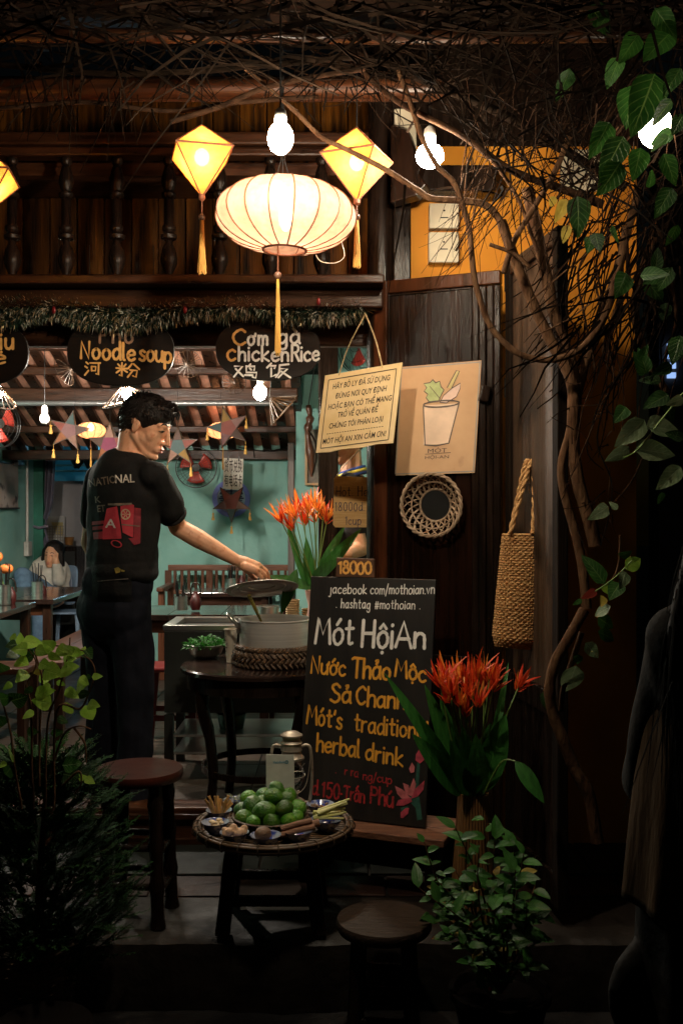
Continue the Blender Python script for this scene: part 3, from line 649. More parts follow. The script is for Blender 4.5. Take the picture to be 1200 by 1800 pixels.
# bulbs and small lanterns in the room
RI = 2.55
HATM = mat('bamboo_hat_frame', (.035, .015, .004), .55, .3, 30)
def hat(parent, c, R, r, h, n=16, name='spoke', tr=.0035):
    ap = c + R @ V((0, 0, h)); m = MB()
    for i in range(n):
        a = 2 * math.pi * i / n; e = c + R @ V((r * math.cos(a), r * math.sin(a), 0)); m.bar(ap + (e - ap) * .14, e, tr * 2.2, tr * .8, up=(R @ V((math.cos(a), math.sin(a), 1.2))))
    m.build('spokes', HATM, parent)
    m = MB(); m.tube([c + R @ V((r * math.cos(a), r * math.sin(a), 0)) for a in [2 * math.pi * j / 26 for j in range(27)]], tr * 1.1, 6); m.build('rim', HATM, parent, smooth=60)
    m = MB(); m.lathe([(r * .15, -.004), (r * .13, .006), (r * .03, .012)], 12, c=ap - R @ V((0, 0, h * .14)), R=R); m.build('crown_disc', mat('dark_hat_disc', (.05, .03, .02), .6, .3, 20), parent, smooth=40)
def hatlamp(px, py, D, r, h, rx, ry, watt, label, off=(0, 0, 0)):
    c = P(px, py, D); R = Matrix.Rotation(math.radians(rx), 3, 'X') @ Matrix.Rotation(math.radians(ry), 3, 'Y')
    t = thing('hat_lamp', label, 'lamp', c, 'lamps shaded by bamboo hat frames'); hat(t, c, R, r, h)
    if watt: bulb(t, c + R @ V((0, 0, h * .45)) + V(off), .026, watt, (1, .9, .76))
    m = MB(); m.tube([c + R @ V((0, 0, h)), V((c.x, c.y, 2.87))], .002, 5); m.build('wire', IRON, t); return t
hatlamp(226, 708, 5.3, .135, .1, 12, -10, 85, 'lit bamboo hat frame lamp glowing behind the cook\'s head')
hatlamp(-8, 700, 5.3, .11, .07, 20, 28, 70, 'lit bamboo hat frame lamp at the left picture edge')
hatlamp(500, 722, 5.1, .1, .1, 10, -48, 0, 'bamboo hat frame tipped beside the bright bulb')
bare(457, 690, 4.62, .03, 30, 'bright bulb below the chicken rice sign', wire=2.87)
def hatframe(px, py, D, r, h, rx, ry, label):
    c = P(px, py, D); R = Matrix.Rotation(math.radians(rx), 3, 'X') @ Matrix.Rotation(math.radians(ry), 3, 'Y'); t = thing('bamboo_hat', label, 'hat', c, 'unlit bamboo hat frames under the roof'); hat(t, c, R, r, h, 16, tr=.0014)
    m = MB(); m.tube([c + R @ V((0, 0, h)), V((c.x, c.y, 2.87))], .0012, 5); m.build('string', IRON, t)
hatframe(331, 640, 5.6, .074, .03, 96, 0, 'unlit bamboo hat frame facing out between the two oval signs')
hatframe(412, 672, 5.5, .064, .03, 100, 12, 'unlit bamboo hat frame just below the chicken rice sign')
hatframe(93, 570, 5.2, .085, .05, 40, 20, 'unlit bamboo hat frame half hidden by tinsel')
hatframe(303, 592, 5.6, .07, .05, 40, 62, 'unlit bamboo hat frame on edge right of the noodle sign')
hatframe(372, 585, 5.3, .055, .04, 60, -40, 'small bamboo hat frame touching the chicken rice sign')
hatframe(113, 655, 5.3, .075, .05, 30, 60, 'bamboo hat frame on edge below the noodle sign')
t, dn = round_lantern(160, 757, 6.4, .094, .05, 12, SILKR, 1.3, (1, .68, .4), 'small coral lantern left of the cook, between stars', group='small coral lanterns', ring=.2, br=.02, ribr=.0014)
tassel(t, dn, .05, .006, .12, .005, GOLD)
t, dn = round_lantern(392, 757, 7.3, .115, .06, 12, SILKR, 1.6, (1, .7, .44), 'small coral lantern behind the star near the exchange notice', group='small coral lanterns', ring=.2, br=.02, ribr=.0014)
tassel(t, dn, .05, .006, .16, .006, GOLD)
# an unlit bulb on its wire, far left
c = P(79, 732, 5.5); t = thing('light_bulb', 'unlit frosted bulb on a white socket at the left', 'light bulb', c)
m = MB(); m.ell(c + V((0, 0, -.012)), (.026, .026, .03), 14); m.build('glass', mat('frosted_glass', (.6, .6, .58), .25, .05, 5), t, smooth=180)
m = MB(); m.lathe([(.012, .0), (.018, .02), (.015, .05), (.008, .06)], 12, c=c, cap=True); m.build('socket', SOCK, t, smooth=40); m = MB(); m.tube([c + V((0, 0, .06)), V((c.x, c.y, 2.87))], .002, 5); m.build('wire', IRON, t)
# tube lamp in the blue rear room
c = V((-2.25, 11.2, 2.35)); t = thing('tube_lamp', 'cold white tube lamp in the blue rear room', 'lamp', c); m = MB(); m.tube([c - V((.4, 0, 0)), c + V((.4, 0, 0))], .016, 10); m.build('tube', glow_mat('cold_tube', (.45, .8, 1), 45), t, smooth=60)
m = MB(); m.box(c + V((0, .05, .0)), (.9, .05, .05)); m.build('housing', SOCK, t, bevel=.004)

# ------------------------------------------------------------------ star lanterns of coloured paper
def pap(n, c): return mat('paper_' + n, tuple(q * .24 for q in c), .7, .15, 30, trans=.12)
PC = dict(m=pap('magenta', (.42, .03, .13)), r=pap('red', (.55, .1, .06)), o=pap('orange', (.65, .2, .06)), y=pap('yellow', (.68, .36, .05)), p=pap('pink', (.62, .3, .26)), t=pap('teal', (.1, .2, .2)), w=pap('rose', (.48, .2, .2)), b=pap('brown', (.2, .09, .06)), k=pap('peach', (.66, .34, .24)))
def star(px, py, D, rpx, roll, cols, label, tass=(3, 2)):
    c = P(px, py, D); R = rpx / FP * D; t = thing('star_lantern', label, 'star lantern', c - V((0, 0, R)), 'five pointed paper star lanterns')
    F = Frame(c, (math.cos(math.radians(roll)), rnd.uniform(-.15, .15), math.sin(math.radians(roll))), (-math.sin(math.radians(roll)), 0, math.cos(math.radians(roll))))
    tip = [(R * math.sin(2 * math.pi * i / 5), R * math.cos(2 * math.pi * i / 5)) for i in range(5)]; inn = [(.39 * R * math.sin(2 * math.pi * (i + .5) / 5), .39 * R * math.cos(2 * math.pi * (i + .5) / 5)) for i in range(5)]
    dp = R * .16
    for i in range(5):
        m = MB(); a, b = inn[i - 1], inn[i]
        for s in (1, -1): m.add([F(*tip[i], 0), F(*a, s * dp), F(*b, s * dp)], [(0, 1, 2)])
        m.build('star_point', PC[cols[i]], t)
    m = MB()
    for s in (1, -1): m.add([F(*q, s * dp) for q in inn], [(0, 1, 2, 3, 4)])
    m.build('star_centre', PC[cols[5]], t)
    m = MB()
    for i in range(5):
        for s in (1, -1): m.bar(F(*tip[i], 0), F(*inn[i], s * dp), .005, .005); m.bar(F(*tip[i], 0), F(*inn[i - 1], s * dp), .005, .005)
    m.build('frame', HATM, t)
    for i in tass:
        p = F(*tip[i], 0); m = MB(); m.tube([p, p - V((0, 0, .03))], .0015, 4); m.lathe([(.004, -.03), (.009, -.035), (.005, -.045), (.012, -.075), (.011, -.085)], 8, c=p); m.build('tassel', GOLD, t, smooth=40)
    m = MB(); m.tube([F(*tip[0], 0), F(tip[0][0], R + .05), V((F(*tip[0], 0).x, c.y, min(2.87, rz(D) if D > 6.2 else 2.87)))], .0012, 4); m.build('string', IRON, t)
star(122, 757, 6.3, 36, -12, 'tbko' + 'rw', 'paper star with a rose centre beside unlit bulb', (2, 3, 4))
star(194, 782, 6.3, 40, 0, 'krko' + 'bm', 'paper star with a magenta centre behind the cook\'s neck', (2, 3))
star(314, 785, 6.3, 36, 2, 'brykr' + 't', 'paper star with a teal centre in front of the cook\'s face', (2, 3))
star(402, 752, 6.6, 38, 16, 'ypbwtr', 'paper star with red centre over the small coral lantern', (1, 2, 4))
star(407, 884, 7.6, 34, 180, 'twrrkr', 'paper star hanging upside down on the blue round emblem', (0, 1, 4))

# ------------------------------------------------------------------ signs
def onp(F, px, py):
    q = hitp(px, py, F.o, F.n) - F.o; return q.dot(F.x), q.dot(F.y)
def bpx(mb, F, text, a, b, cap, D, wt=.13, gap=1.6, jit=.25, seed=1, h0=.0012):
    (u0, v0), (u1, v1) = onp(F, *a), onp(F, *b); brush(mb, text, F, u0, v0, u1 - u0, cap / FP * D, wt * .82, (v1 - v0) / max(1e-6, u1 - u0), gap * 1.55, jit, h0, seed)
def superell(rx, ry, p=2.4, n=64): return [(rx * math.copysign(abs(math.cos(a)) ** (2 / p), math.cos(a)), ry * math.copysign(abs(math.sin(a)) ** (2 / p), math.sin(a))) for a in [2 * math.pi * i / n for i in range(n)]]
OVAL = mat('dark_brown_sign_paint', (.006, .0035, .0025), .5, .3, 6, (1, 6, 6), .15, 20, spots=((.03, .018, .014), 20, .72), spec=.2)
def oval(px, py, rxp, ryp, label, letters):
    D = 3.99; F = Frame(P(px, py, D), (1, 0, 0), (0, 0, 1)); t = thing('oval_sign', label, 'sign', P(px, py + ryp, D), 'oval menu signs above the doorway')
    m = MB(); m.prism(superell(rxp / FP * D, ryp / FP * D), .018, F, -.018); m.build('board', OVAL, t, smooth=40, bevel=.002)
    for i, (mt, tx, a, b, cap, wt, gp) in enumerate(letters):
        m = MB(); bpx(m, F, tx, a, b, cap, D, wt, gp, .25, 3 + i); m.build('lettering', mt, t)
    m = MB()
    for s in (-.6, .6): m.tube([F(s * rxp / FP * D, ryp / FP * D * .8, -.02), F(s * rxp / FP * D, .42, -.02)], .002, 5)
    m.build('hanging_wire', IRON, t)
AMB = mat('amber_sign_paint', (.72, .35, .08), .6, .2, 40, col2=(.85, .48, .16)); SHADED = mat('shaded_sign_paint', (.3, .16, .09), .6, .3, 40); SWH = mat('bulb_lit_sign_paint', (.92, .89, .85), .6, .1, 40)  # Pho letters in shadow, cream letters in bulb light, both put into colour
oval(212, 618, 94, 60, 'dark oval sign lettered Noodle soup in amber', [(SHADED, 'Ph\u1edf', (176, 602), (234, 603), 26, .2, 2), (AMB, 'Noodle', (143, 629), (237, 634), 30, .19, 1.3), (AMB, 'soup', (246, 634), (301, 637), 29, .19, 1.2), (AMB, '\u6cb3', (149, 662), (178, 663), 27, .13, 1), (AMB, '\u7c89', (204, 663), (247, 666), 28, .13, 1)])
oval(471, 614, 92, 55, 'dark oval sign lettered chicken Rice in bulb lit cream', [(AMB, 'C', (410, 606), (431, 606), 27, .2, 1), (SWH, '\u01a1m', (436, 606), (470, 606), 27, .2, 2.0), (SWH, 'g\u00e0', (489, 604), (526, 604), 27, .2, 1.6), (AMB, 'c', (400, 634), (413, 634), 30, .18, 1), (SWH, 'hicken', (420, 634), (507, 634), 27, .19, 1.3), (SWH, 'Rice', (513, 634), (560, 634), 27, .19, 1.2), (SWH, '\u9e21', (411, 666), (454, 667), 27, .15, 1), (SWH, '\u996d', (468, 665), (512, 666), 27, .15, 1)])
oval(-44, 620, 94, 58, 'dark oval sign cut by the left picture edge, amber letters', [(AMB, 'R\u01b0\u1ee3', (-70, 612), (-8, 612), 28, .19, 1.5), (AMB, '\u1ecbu', (2, 613), (24, 613), 30, .2, 1.6), (AMB, 'wine', (-90, 640), (8, 640), 26, .18, 1.2)])

# hanging paper notice on twine
CARD = mat('yellowed_card', (.62, .43, .2), .7, .2, 5, bump=.15, bscale=12, col2=(.74, .56, .32), spots=((.45, .29, .13), 5, .66))
KRAFT = mat('kraft_paper', (.5, .3, .16), .8, .15, 4, bump=.1, bscale=20, col2=(.6, .38, .22), spots=((.36, .2, .11), 6, .68))
S = Skew(P(555, 796, 3.86), P(690, 779, 3.69), P(571, 660, 3.87)); 
t = thing('paper_notice', 'yellowed printed notice hanging tilted on twine beside the door', 'notice', P(620, 790, 3.78))
m = MB(); pts = [(0, 0), (.2, -.012), (.35, .004), (.62, -.006), (.8, .012), (1, 0), (1, 1), (0, 1)]; m.prism(pts, .006, S, -.006); m.build('card', CARD, t, bevel=.001)
m = MB()
for a, b in (((.06, .05), (.94, .05)), ((.94, .05), (.94, .93)), ((.94, .93), (.06, .93)), ((.06, .93), (.06, .05))):
    dx, dy = b[0] - a[0], b[1] - a[1]; n_ = (-dy * .006, dx * .006); m.add([S(a[0] - n_[0], a[1] - n_[1], .0011), S(b[0] - n_[0], b[1] - n_[1], .0011), S(b[0] + n_[0], b[1] + n_[1], .0011), S(a[0] + n_[0], a[1] + n_[1], .0011)], [(0, 1, 2, 3)])
for tx, x, w, y in (('H\u00c3Y B\u1ece LY \u0110\u00c3 S\u1eec D\u1ee4NG', .13, .74, .80), ('\u0110\u00daNG N\u01a0I QUY \u0110\u1ecaNH', .18, .66, .67), ('HO\u1eb6C B\u1ea0N C\u00d3 TH\u1ec2 MANG', .10, .82, .54), ('TR\u1ede V\u1ec0 QU\u00c1N \u0110\u1ec2', .24, .52, .42), ('CH\u00daNG T\u00d4I PH\u00c2N LO\u1ea0I', .14, .70, .29), ('M\u00d3T H\u1ed8I AN XIN C\u1ea2M \u01a0N!', .08, .82, .10)):
    printed(m, tx, S, x, y, w, .072, .05, .0014, .012)
for k in range(22): a = .12 + k * .034; m.add([S(a, .222, .0013), S(a + .022, .222, .0013), S(a + .022, .23, .0013), S(a, .23, .0013)], [(0, 1, 2, 3)])
m.build('lettering', INK, t)
nail = P(642, 552, 3.8); m = MB(); m.tube(crom([S(.19, .97), P(612, 610, 3.82), nail], 5), .0028, 6); m.tube(crom([S(.76, .97), P(660, 598, 3.76), nail], 5), .0028, 6); m.build('twine', ROPE, t, smooth=60)
# small herbal tea card
F = Frame(P(585, 927, 4.11), (1, 0, 0), (0, 0, 1)); s = 4.11 / FP; t = thing('price_card', 'woven reed card lettered Hot Herbal behind the door edge', 'sign', P(615, 927, 4.11))
REED = mat('woven_reed', (.5, .28, .09), .7, .3, 8, (1, 1, 30), .3, 12, col2=(.66, .42, .18))
m = MB(); m.prism([(4 * s, 0), (78 * s, 0), (82 * s, 4 * s), (82 * s, 84 * s), (78 * s, 88 * s), (6 * s, 90 * s), (2 * s, 86 * s), (0, 5 * s)], .006, F, -.006)
for k in range(15): m.box(F(41 * s, (5 + k * 5.7) * s, .0004), (76 * s, .0012, 4.2 * s))
m.build('card', REED, t)
BLUI = mat('blue_ink', (.03, .03, .07), .6, .3, 40); m = MB(); F.o += F.n * .0015
bpx(m, F, 'Hot. Herbal', (591, 872), (676, 872), 17, 4.11, .1); bpx(m, F, '18000d. 0M6', (589, 898), (672, 898), 15, 4.11, .1); bpx(m, F, '1cup', (607, 922), (634, 922), 14, 4.11, .11); m.build('lettering', BLUI, t)
m = MB(); m.tube([P(590, 838, 4.1), P(612, 810, 4.05), P(636, 786, 3.95)], .0015, 5); m.build('twine', ROPE, t)
# kraft poster pasted on the door leaf
pl0 = F1.o + F1.n * .0185; C = {k: hitp(*v, pl0, F1.n) for k, v in dict(tl=(706, 645), tr=(841, 628), bl=(695, 836), br=(834, 831)).items()}
S = Skew(C['bl'], C['br'], C['tl']); t = thing('poster', 'kraft poster with drawn drink cup pasted on the dark door leaf', 'poster', C['bl'])
m = MB(); m.prism([(0, 0), (1, 0), (1, 1), (0, 1)], .0015, S, 0); m.build('sheet', KRAFT, t)
def bandp(mb, pts, w, h, closed=False):
    pts = list(pts) + ([pts[0]] if closed else [])
    ribbon(mb, pts, w, S, h)
def ar(l): return [(x, y) for x, y in l]
m = MB()
for a, b in (((.0, .008), (1, .008)), ((.992, .015), (.992, .985)), ((1, .992), (.0, .992)), ((.008, .985), (.008, .015))): m.add([S(*a, .002), S(*b, .002), S(b[0] + (.0 if a[1] == b[1] else -.016), b[1] + (.0 if a[0] == b[0] else (.012 if a[1] < .5 else -.012)), .002), S(a[0] + (.0 if a[1] == b[1] else -.016), a[1] + (.0 if a[0] == b[0] else (.012 if a[1] < .5 else -.012)), .002)], [(0, 1, 2, 3)])
m.build('grey_border', mat('grey_tape', (.28, .25, .22), .5, .1, 20), t)
def fill(name, pts, mt, h): q = MB(); q.add([S(x, y, h) for x, y in pts], [tuple(range(len(pts)))]); q.build(name, mt, t)
fill('cup_fill', [(.34, .27), (.65, .27), (.76, .63), (.31, .63)], mat('pale_print', (.72, .53, .4), .8, .1, 9), .0022)
lf = [(.50, .66), (.38, .66), (.34, .70), (.36, .73), (.31, .76), (.34, .79), (.30, .83), (.38, .835), (.41, .86), (.45, .83), (.50, .84), (.52, .79), (.56, .76), (.52, .70)]
fill('mint_print', lf, mat('green_print', (.42, .48, .22), .8, .2, 20), .0026)
fill('petal_print', [(.52, .65), (.60, .64), (.72, .69), (.76, .76), (.76, .81), (.66, .77), (.56, .71)], mat('pink_print', (.7, .5, .42), .8, .1, 20), .003)
fill('straw_print', [(.60, .78), (.655, .765), (.75, .91), (.70, .925)], mat('olive_print', (.55, .45, .2), .8, .1, 20), .0028)
m = MB()
bandp(m, [(.36, .275), (.31, .62)], .014, .0034); bandp(m, [(.66, .28), (.76, .64)], .014, .0035); bandp(m, [(.355, .27), (.5, .258), (.66, .275)], .012, .0036)
ell = [(.535 + .225 * math.cos(a), .635 + .028 * math.sin(a)) for a in [2 * math.pi * i / 24 for i in range(25)]]; bandp(m, ell, .014, .0037)
bandp(m, lf, .011, .0038, True); bandp(m, [(.52, .65), (.60, .64), (.72, .69), (.76, .76), (.76, .81), (.66, .77), (.56, .71), (.52, .65)], .009, .0039); bandp(m, [(.60, .78), (.70, .925), (.74, .92), (.655, .77)], .011, .004); bandp(m, [(.38, .80), (.52, .68)], .006, .0041)
printed(m, 'M\u00d3T', S, .40, .195, .24, .04, 0, .0034); printed(m, 'H\u1ed8I-AN', S, .37, .14, .30, .03, 0, .0034); bandp(m, [(.37, .185), (.69, .19)], .005, .0035)
m.build('outline_print', mat('soft_grey_ink', (.13, .1, .085), .8, .2, 30), t)

# the big blackboard leaning on a low bench
yw = math.radians(21); X = V((math.cos(yw), -math.sin(yw), 0)); back = V((math.sin(yw), math.cos(yw), 0)); BW = .478; BH = .852; ln_ = math.radians(9)
BR = P(747, 1456, 3.5); BL = BR - X * BW; Yb = (V((0, 0, 1)) * math.cos(ln_) + back * math.sin(ln_)).normalized()
FB = Frame(BL, X, Yb); bw = thing('menu_board', 'tall black menu board with white and amber brush lettering on low bench', 'menu board', BL)
m = MB(); m.prism([(0, 0), (BW, 0), (BW, BH), (0, BH)], .02, FB, -.02); m.build('panel', BLACKP, bw, bevel=.003)
for i, (mt, tx, a, b, cap, wt, gp) in enumerate((
    (WHITEP, 'jacebook', (578, 1043), (644, 1044), 17, .13, 1.4), (WHITEP, 'com/mothoian.vn', (651, 1044), (763, 1044), 17, .12, 1.3), (WHITEP, '. hashtag', (591, 1068), (650, 1070), 17, .13, 1.6), (WHITEP, '#mothoian .', (659, 1070), (738, 1071), 16, .12, 1.5),
    (WHITEP, 'M\u00f3t', (554, 1132), (620, 1134), 48, .14, .9), (WHITEP, 'H\u1ed9i', (636, 1136), (689, 1139), 47, .15, 1.2), (WHITEP, 'An', (695, 1137), (746, 1141), 44, .16, 1.0),
    (YELP, 'N\u01b0\u1edbc', (547, 1182), (606, 1188), 30, .17, 1.2), (YELP, 'Th\u1ea3o', (618, 1191), (685, 1194), 34, .17, 1.0), (YELP, 'M\u1ed9c', (694, 1189), (747, 1199), 30, .18, 1.1), (YELP, 'S\u1ea3', (581, 1233), (616, 1236), 32, .18, 1.2), (YELP, 'Chanh', (626, 1238), (711, 1247), 32, .17, 1.0),
    (YELP, "M\u00f3t's", (539, 1272), (600, 1281), 32, .16, 1.2), (YELP, 'traditional', (623, 1284), (752, 1301), 30, .15, 1.2), (YELP, 'herbal', (557, 1320), (631, 1331), 30, .17, 1.1), (YELP, 'drink', (643, 1335), (707, 1347), 30, .17, 1.1),
    (REDP, '. ) r ra', (590, 1359), (629, 1366), 15, .16, 1.0), (REDP, 'ng/cup', (638, 1370), (688, 1378), 15, .14, 1.1), (REDP, 'd.', (549, 1396), (561, 1398), 26, .15, 1), (REDP, '150-', (566, 1400), (602, 1405), 26, .16, 1.1), (REDP, 'Tr\u1ea5n', (604, 1404), (640, 1411), 24, .16, .7), (REDP, 'Ph\u00fa', (651, 1410), (690, 1419), 28, .16, 1.0))):
    m = MB(); bpx(m, FB, tx, a, b, cap, 3.6, wt, gp, .3, 11 + i); m.build('lettering', mt, bw)
PK1 = mat('lotus_pink', (.5, .13, .14), .6, .3, 40); PK2 = mat('lotus_rose', (.42, .05, .08), .6, .3, 40); LG = mat('lotus_stem_green', (.02, .09, .065), .6, .3, 40)
def lpoly(name, pts, mt, h):
    q = [onp(FB, *p) for p in pts]; k = MB(); k.add([FB(u, v, h) for u, v in q], [tuple(range(len(q)))]); k.build(name, mt, bw)
lpoly('lotus_stem', [(733, 1340), (738, 1340), (735, 1390), (728, 1390)], LG, .0010); lpoly('lotus_stem', [(716, 1402), (736, 1396), (742, 1440), (733, 1442), (730, 1420), (722, 1412)], LG, .0011); lpoly('lotus_stem', [(704, 1420), (716, 1416), (718, 1424), (706, 1430)], LG, .0012)
for k, (pts, mt) in enumerate(((((694, 1381), (708, 1388), (722, 1403), (706, 1404), (698, 1395)), PK1), (((708, 1376), (718, 1380), (723, 1400), (712, 1394)), PK1), (((727, 1367), (731, 1378), (727, 1396), (722, 1400), (718, 1390)), PK1), (((746, 1372), (744, 1388), (734, 1400), (722, 1404), (730, 1386)), PK2), (((722, 1402), (724, 1409), (710, 1416), (696, 1416), (700, 1406)), PK2), (((704, 1428), (713, 1420), (719, 1420), (717, 1430), (708, 1438), (704, 1437)), PK2), (((738, 1315), (746, 1322), (745, 1336), (738, 1342), (730, 1336), (731, 1326)), PK2), (((724, 1340), (729, 1348), (728, 1357), (722, 1359), (719, 1351)), PK1))): lpoly('lotus_petal', pts, mt, .0016 + k * .0002)
# price box on top of the board
F = Frame(P(588, 1017, 3.735), X, (0, 0, 1)); s = 3.72 / FP; t = thing('price_tag', 'small brown wooden tag painted 18000 in orange on the board top', 'sign', P(620, 1017, 3.72))
F.o = FB(.1, BH + .001, -.004); m = MB(); m.prism([(0, 0), (.148, 0), (.148, .068), (.002, .07)], .014, Frame(F.o - F.n * .007, X, (0, 0, 1)), 0); m.build('board', mat('brown_tag', (.1, .045, .025), .5, .3, 20), t, bevel=.002)
Fq = Frame(F.o + F.n * .0075, X, (0, 0, 1)); m = MB(); brush(m, '18000', Fq, .012, .014, .124, .042, .2, .0, 1.3, .3, .0008, 5); m.build('lettering', ORP, t)
# low bench under the board
t = thing('low_bench', 'low plank bench carrying the black menu board', 'bench', (BL + BR) / 2 - V((0, 0, .2)))
cB = (BL + BR) / 2 + back * .07; RB = Matrix((X, back, V((0, 0, 1)))).transposed(); zt = BL.z - .003
W_OLD = mat('old_red_plank', (.13, .05, .028), .55, .35, 5, (1, 8, 8), .3, 20, col2=(.24, .11, .06))
for k in range(2): m = MB(); m.box(V((cB.x, cB.y, zt - .014)) + back * (-.10 + k * .13) + X * .05, (.56, .126, .026), RB); m.build('plank', W_OLD, t, bevel=.004)
for sx in (-1, 1):
    for sy in (-1, 1): m = MB(); m.box(V((cB.x, cB.y, (zt - .027 + POZ) / 2)) + X * (sx * .23 + .05) + back * (sy * .08 - .03), (.05, .05, zt - .027 - POZ), RB); m.build('leg', W_BLACK, t, bevel=.003)
m = MB(); m.box(V((cB.x, cB.y, zt - .08)) + back * -.1 + X * .05, (.46, .02, .1), RB); m.build('apron', W_BLACK, t)

# exchange notice and round emblem on the teal back wall
D = 7.7; F = Frame(P(392, 859, D), (1, 0, -.02), (0, 0, 1)); s = D / FP; t = thing('exchange_notice', 'white notice with two rows of black Chinese characters hung before teal wall', 'notice', P(410, 858, D))
m = MB(); m.prism([(0, 0), (34 * s, -2 * s), (35 * s, 53 * s), (0, 54 * s)], .004, F, -.004); m.build('card', mat('white_card', (.62, .6, .55), .7, .08, 12), t)
m = MB(); printed(m, '\u8d27\u5e01\u5151\u6362', F, 2 * s, 31 * s, 31 * s, 17 * s, 0, .0012, .012); printed(m, '\u6709\u7535\u8bdd\u5361', F, 2 * s, 6 * s, 31 * s, 17 * s, 0, .0012, .012); m.build('lettering', INK, t)
m = MB(); m.box(F(8 * s, 54 * s, 0), (.012, .014, .035)); m.box(F(27 * s, 53 * s, 0), (.012, .014, .035)); m.build('clip', IRON, t)
m = MB(); m.tube([F(8 * s, 54 * s), V((F(8 * s, 0).x, D, 2.0))], .0015, 4); m.tube([F(27 * s, 54 * s), V((F(27 * s, 0).x, D, 2.0))], .0015, 4); m.build('string', IRON, t)
D = 8.0; F = Frame(P(407, 876, D), (1, 0, 0), (0, 0, 1)); s = D / FP; t = thing('round_emblem', 'round blue emblem with dark fret pattern on teal wall', 'emblem', P(407, 909, D))
BLUE = mat('periwinkle_paint', (.15, .19, .55), .6, .15, 10); NAVY = mat('navy_paint', (.015, .025, .08), .6, .2, 10)
def ring(mb, r0, r1, h0, h1, a0=0, a1=360, n=48):
    k = max(3, int(n * (a1 - a0) / 360)); A = [math.radians(a0 + (a1 - a0) * i / k) for i in range(k + 1)]
    vs = [F(r * math.cos(a), r * math.sin(a), h) for a in A for r, h in ((r0, h0), (r0, h1), (r1, h1), (r1, h0))]
    mb.add(vs, [(4 * i + j, 4 * i + j + 4, 4 * i + (j + 1) % 4 + 4, 4 * i + (j + 1) % 4) for i in range(k) for j in range(4)])
m = MB(); ring(m, 25 * s, 33 * s, 0, .03); m.build('rim', BLUE, t, smooth=40)
m = MB(); ring(m, .5 * s, 25.5 * s, 0, .008); m.build('disc', mat('pale_disc', (.3, .42, .5), .7, .1, 9), t)
m = MB(); ring(m, 19 * s, 22 * s, .009, .018, 20, 160); ring(m, 19 * s, 22 * s, .009, .018, 200, 340)
for a, b in (((-16, 8), (-4, 8)), ((4, 8), (16, 8)), ((-12, 13), (12, 13)), ((0, 19), (0, 3)), ((-9, 13), (-9, 8)), ((9, 13), (9, 8)), ((-19, 3), (19, 3)), ((-22, 0), (-9, 0)), ((9, 0), (22, 0)), ((-19, -4), (-6, -4)), ((6, -4), (19, -4)), ((-12, -4), (-12, -10)), ((12, -4), (12, -10)), ((-16, -9), (16, -9)), ((0, -4), (0, -18)), ((-10, -14), (10, -14))):
    m.bar(F(a[0] * s, a[1] * s, .014), F(b[0] * s, b[1] * s, .014), 2.4 * s, .008, up=F.n)
m.build('fret_pattern', NAVY, t)

# tinsel garland along the lintel
def garland(name, path, label, rad, n, seed):
    rr = random.Random(seed); pts = crom([P(a, b, 3.955) for a, b in path], 14); L = len(pts); m = MB()
    m.tube(pts, .006, 5)
    for i in range(n):
        f = rr.random() * (L - 1.001); k = int(f); p = pts[k].lerp(pts[k + 1], f - k); tdir = (pts[k + 1] - pts[k]).normalized()
        d = V((rr.gauss(0, 1), rr.gauss(0, 1), rr.gauss(0, 1))); d = (d - tdir * d.dot(tdir) * .6).normalized(); ln2 = rad * rr.uniform(.65, 1.08); w = d.cross(V((rr.gauss(0, 1), rr.gauss(0, 1), 1))).normalized() * .0017
        e = p + d * ln2 + V((0, 0, -.1 * ln2)); mid = p + d * ln2 * .5
        m.cur = 0; m.add([p + w, p - w, mid - w, mid + w], [(0, 1, 2, 3)])
        m.cur = rr.choice((1, 0, 0, 0, 2)); m.add([mid + w * 1.25, mid - w * 1.25, e], [(0, 1, 2)])
    o = m.build(name, [mat('tinsel_green', (.02, .05, .03), .35, .3, 40, metal=.4), mat('tinsel_gold', (.5, .36, .2), .35, .3, 40, metal=.5), mat('tinsel_white', (.6, .58, .5), .4, .2, 40)])
    tag(o, label, 'garland', 'tinsel garlands on the lintel'); return o
garland('tinsel_garland', [(-40, 552), (10, 540), (60, 538), (110, 540), (170, 548), (230, 552), (290, 548), (340, 540), (400, 543)], 'dark green tinsel garland with pale tips above the noodle sign', .066, 9000, 3)
garland('tinsel_garland', [(385, 538), (430, 536), (480, 546), (540, 551), (590, 548), (636, 541)], 'dark green tinsel garland with pale tips above the chicken rice sign', .062, 5600, 4)
garland('tinsel_garland', [(-40, 558), (30, 562), (90, 540), (130, 556), (200, 570), (255, 566), (310, 552), (350, 540)], 'lower sagging tinsel strand draped over the noodle sign top', .05, 4200, 5)
m = MB()
for px, py in ((325, 545), (95, 545), (560, 530)): c = P(px, py, 3.9); m = MB(); m.ell(c, (.008, .003, .015), 8); tag(m.build('red_ornament', mat('red_foil', (.16, .008, .012), .3, .2, 20, metal=.3), smooth=180), 'small red foil ornament on the tinsel ' + {325: 'between the two signs', 95: 'left of the noodle sign', 560: 'at the end over the chicken rice sign'}[px], 'ornament', 'red foil ornaments')

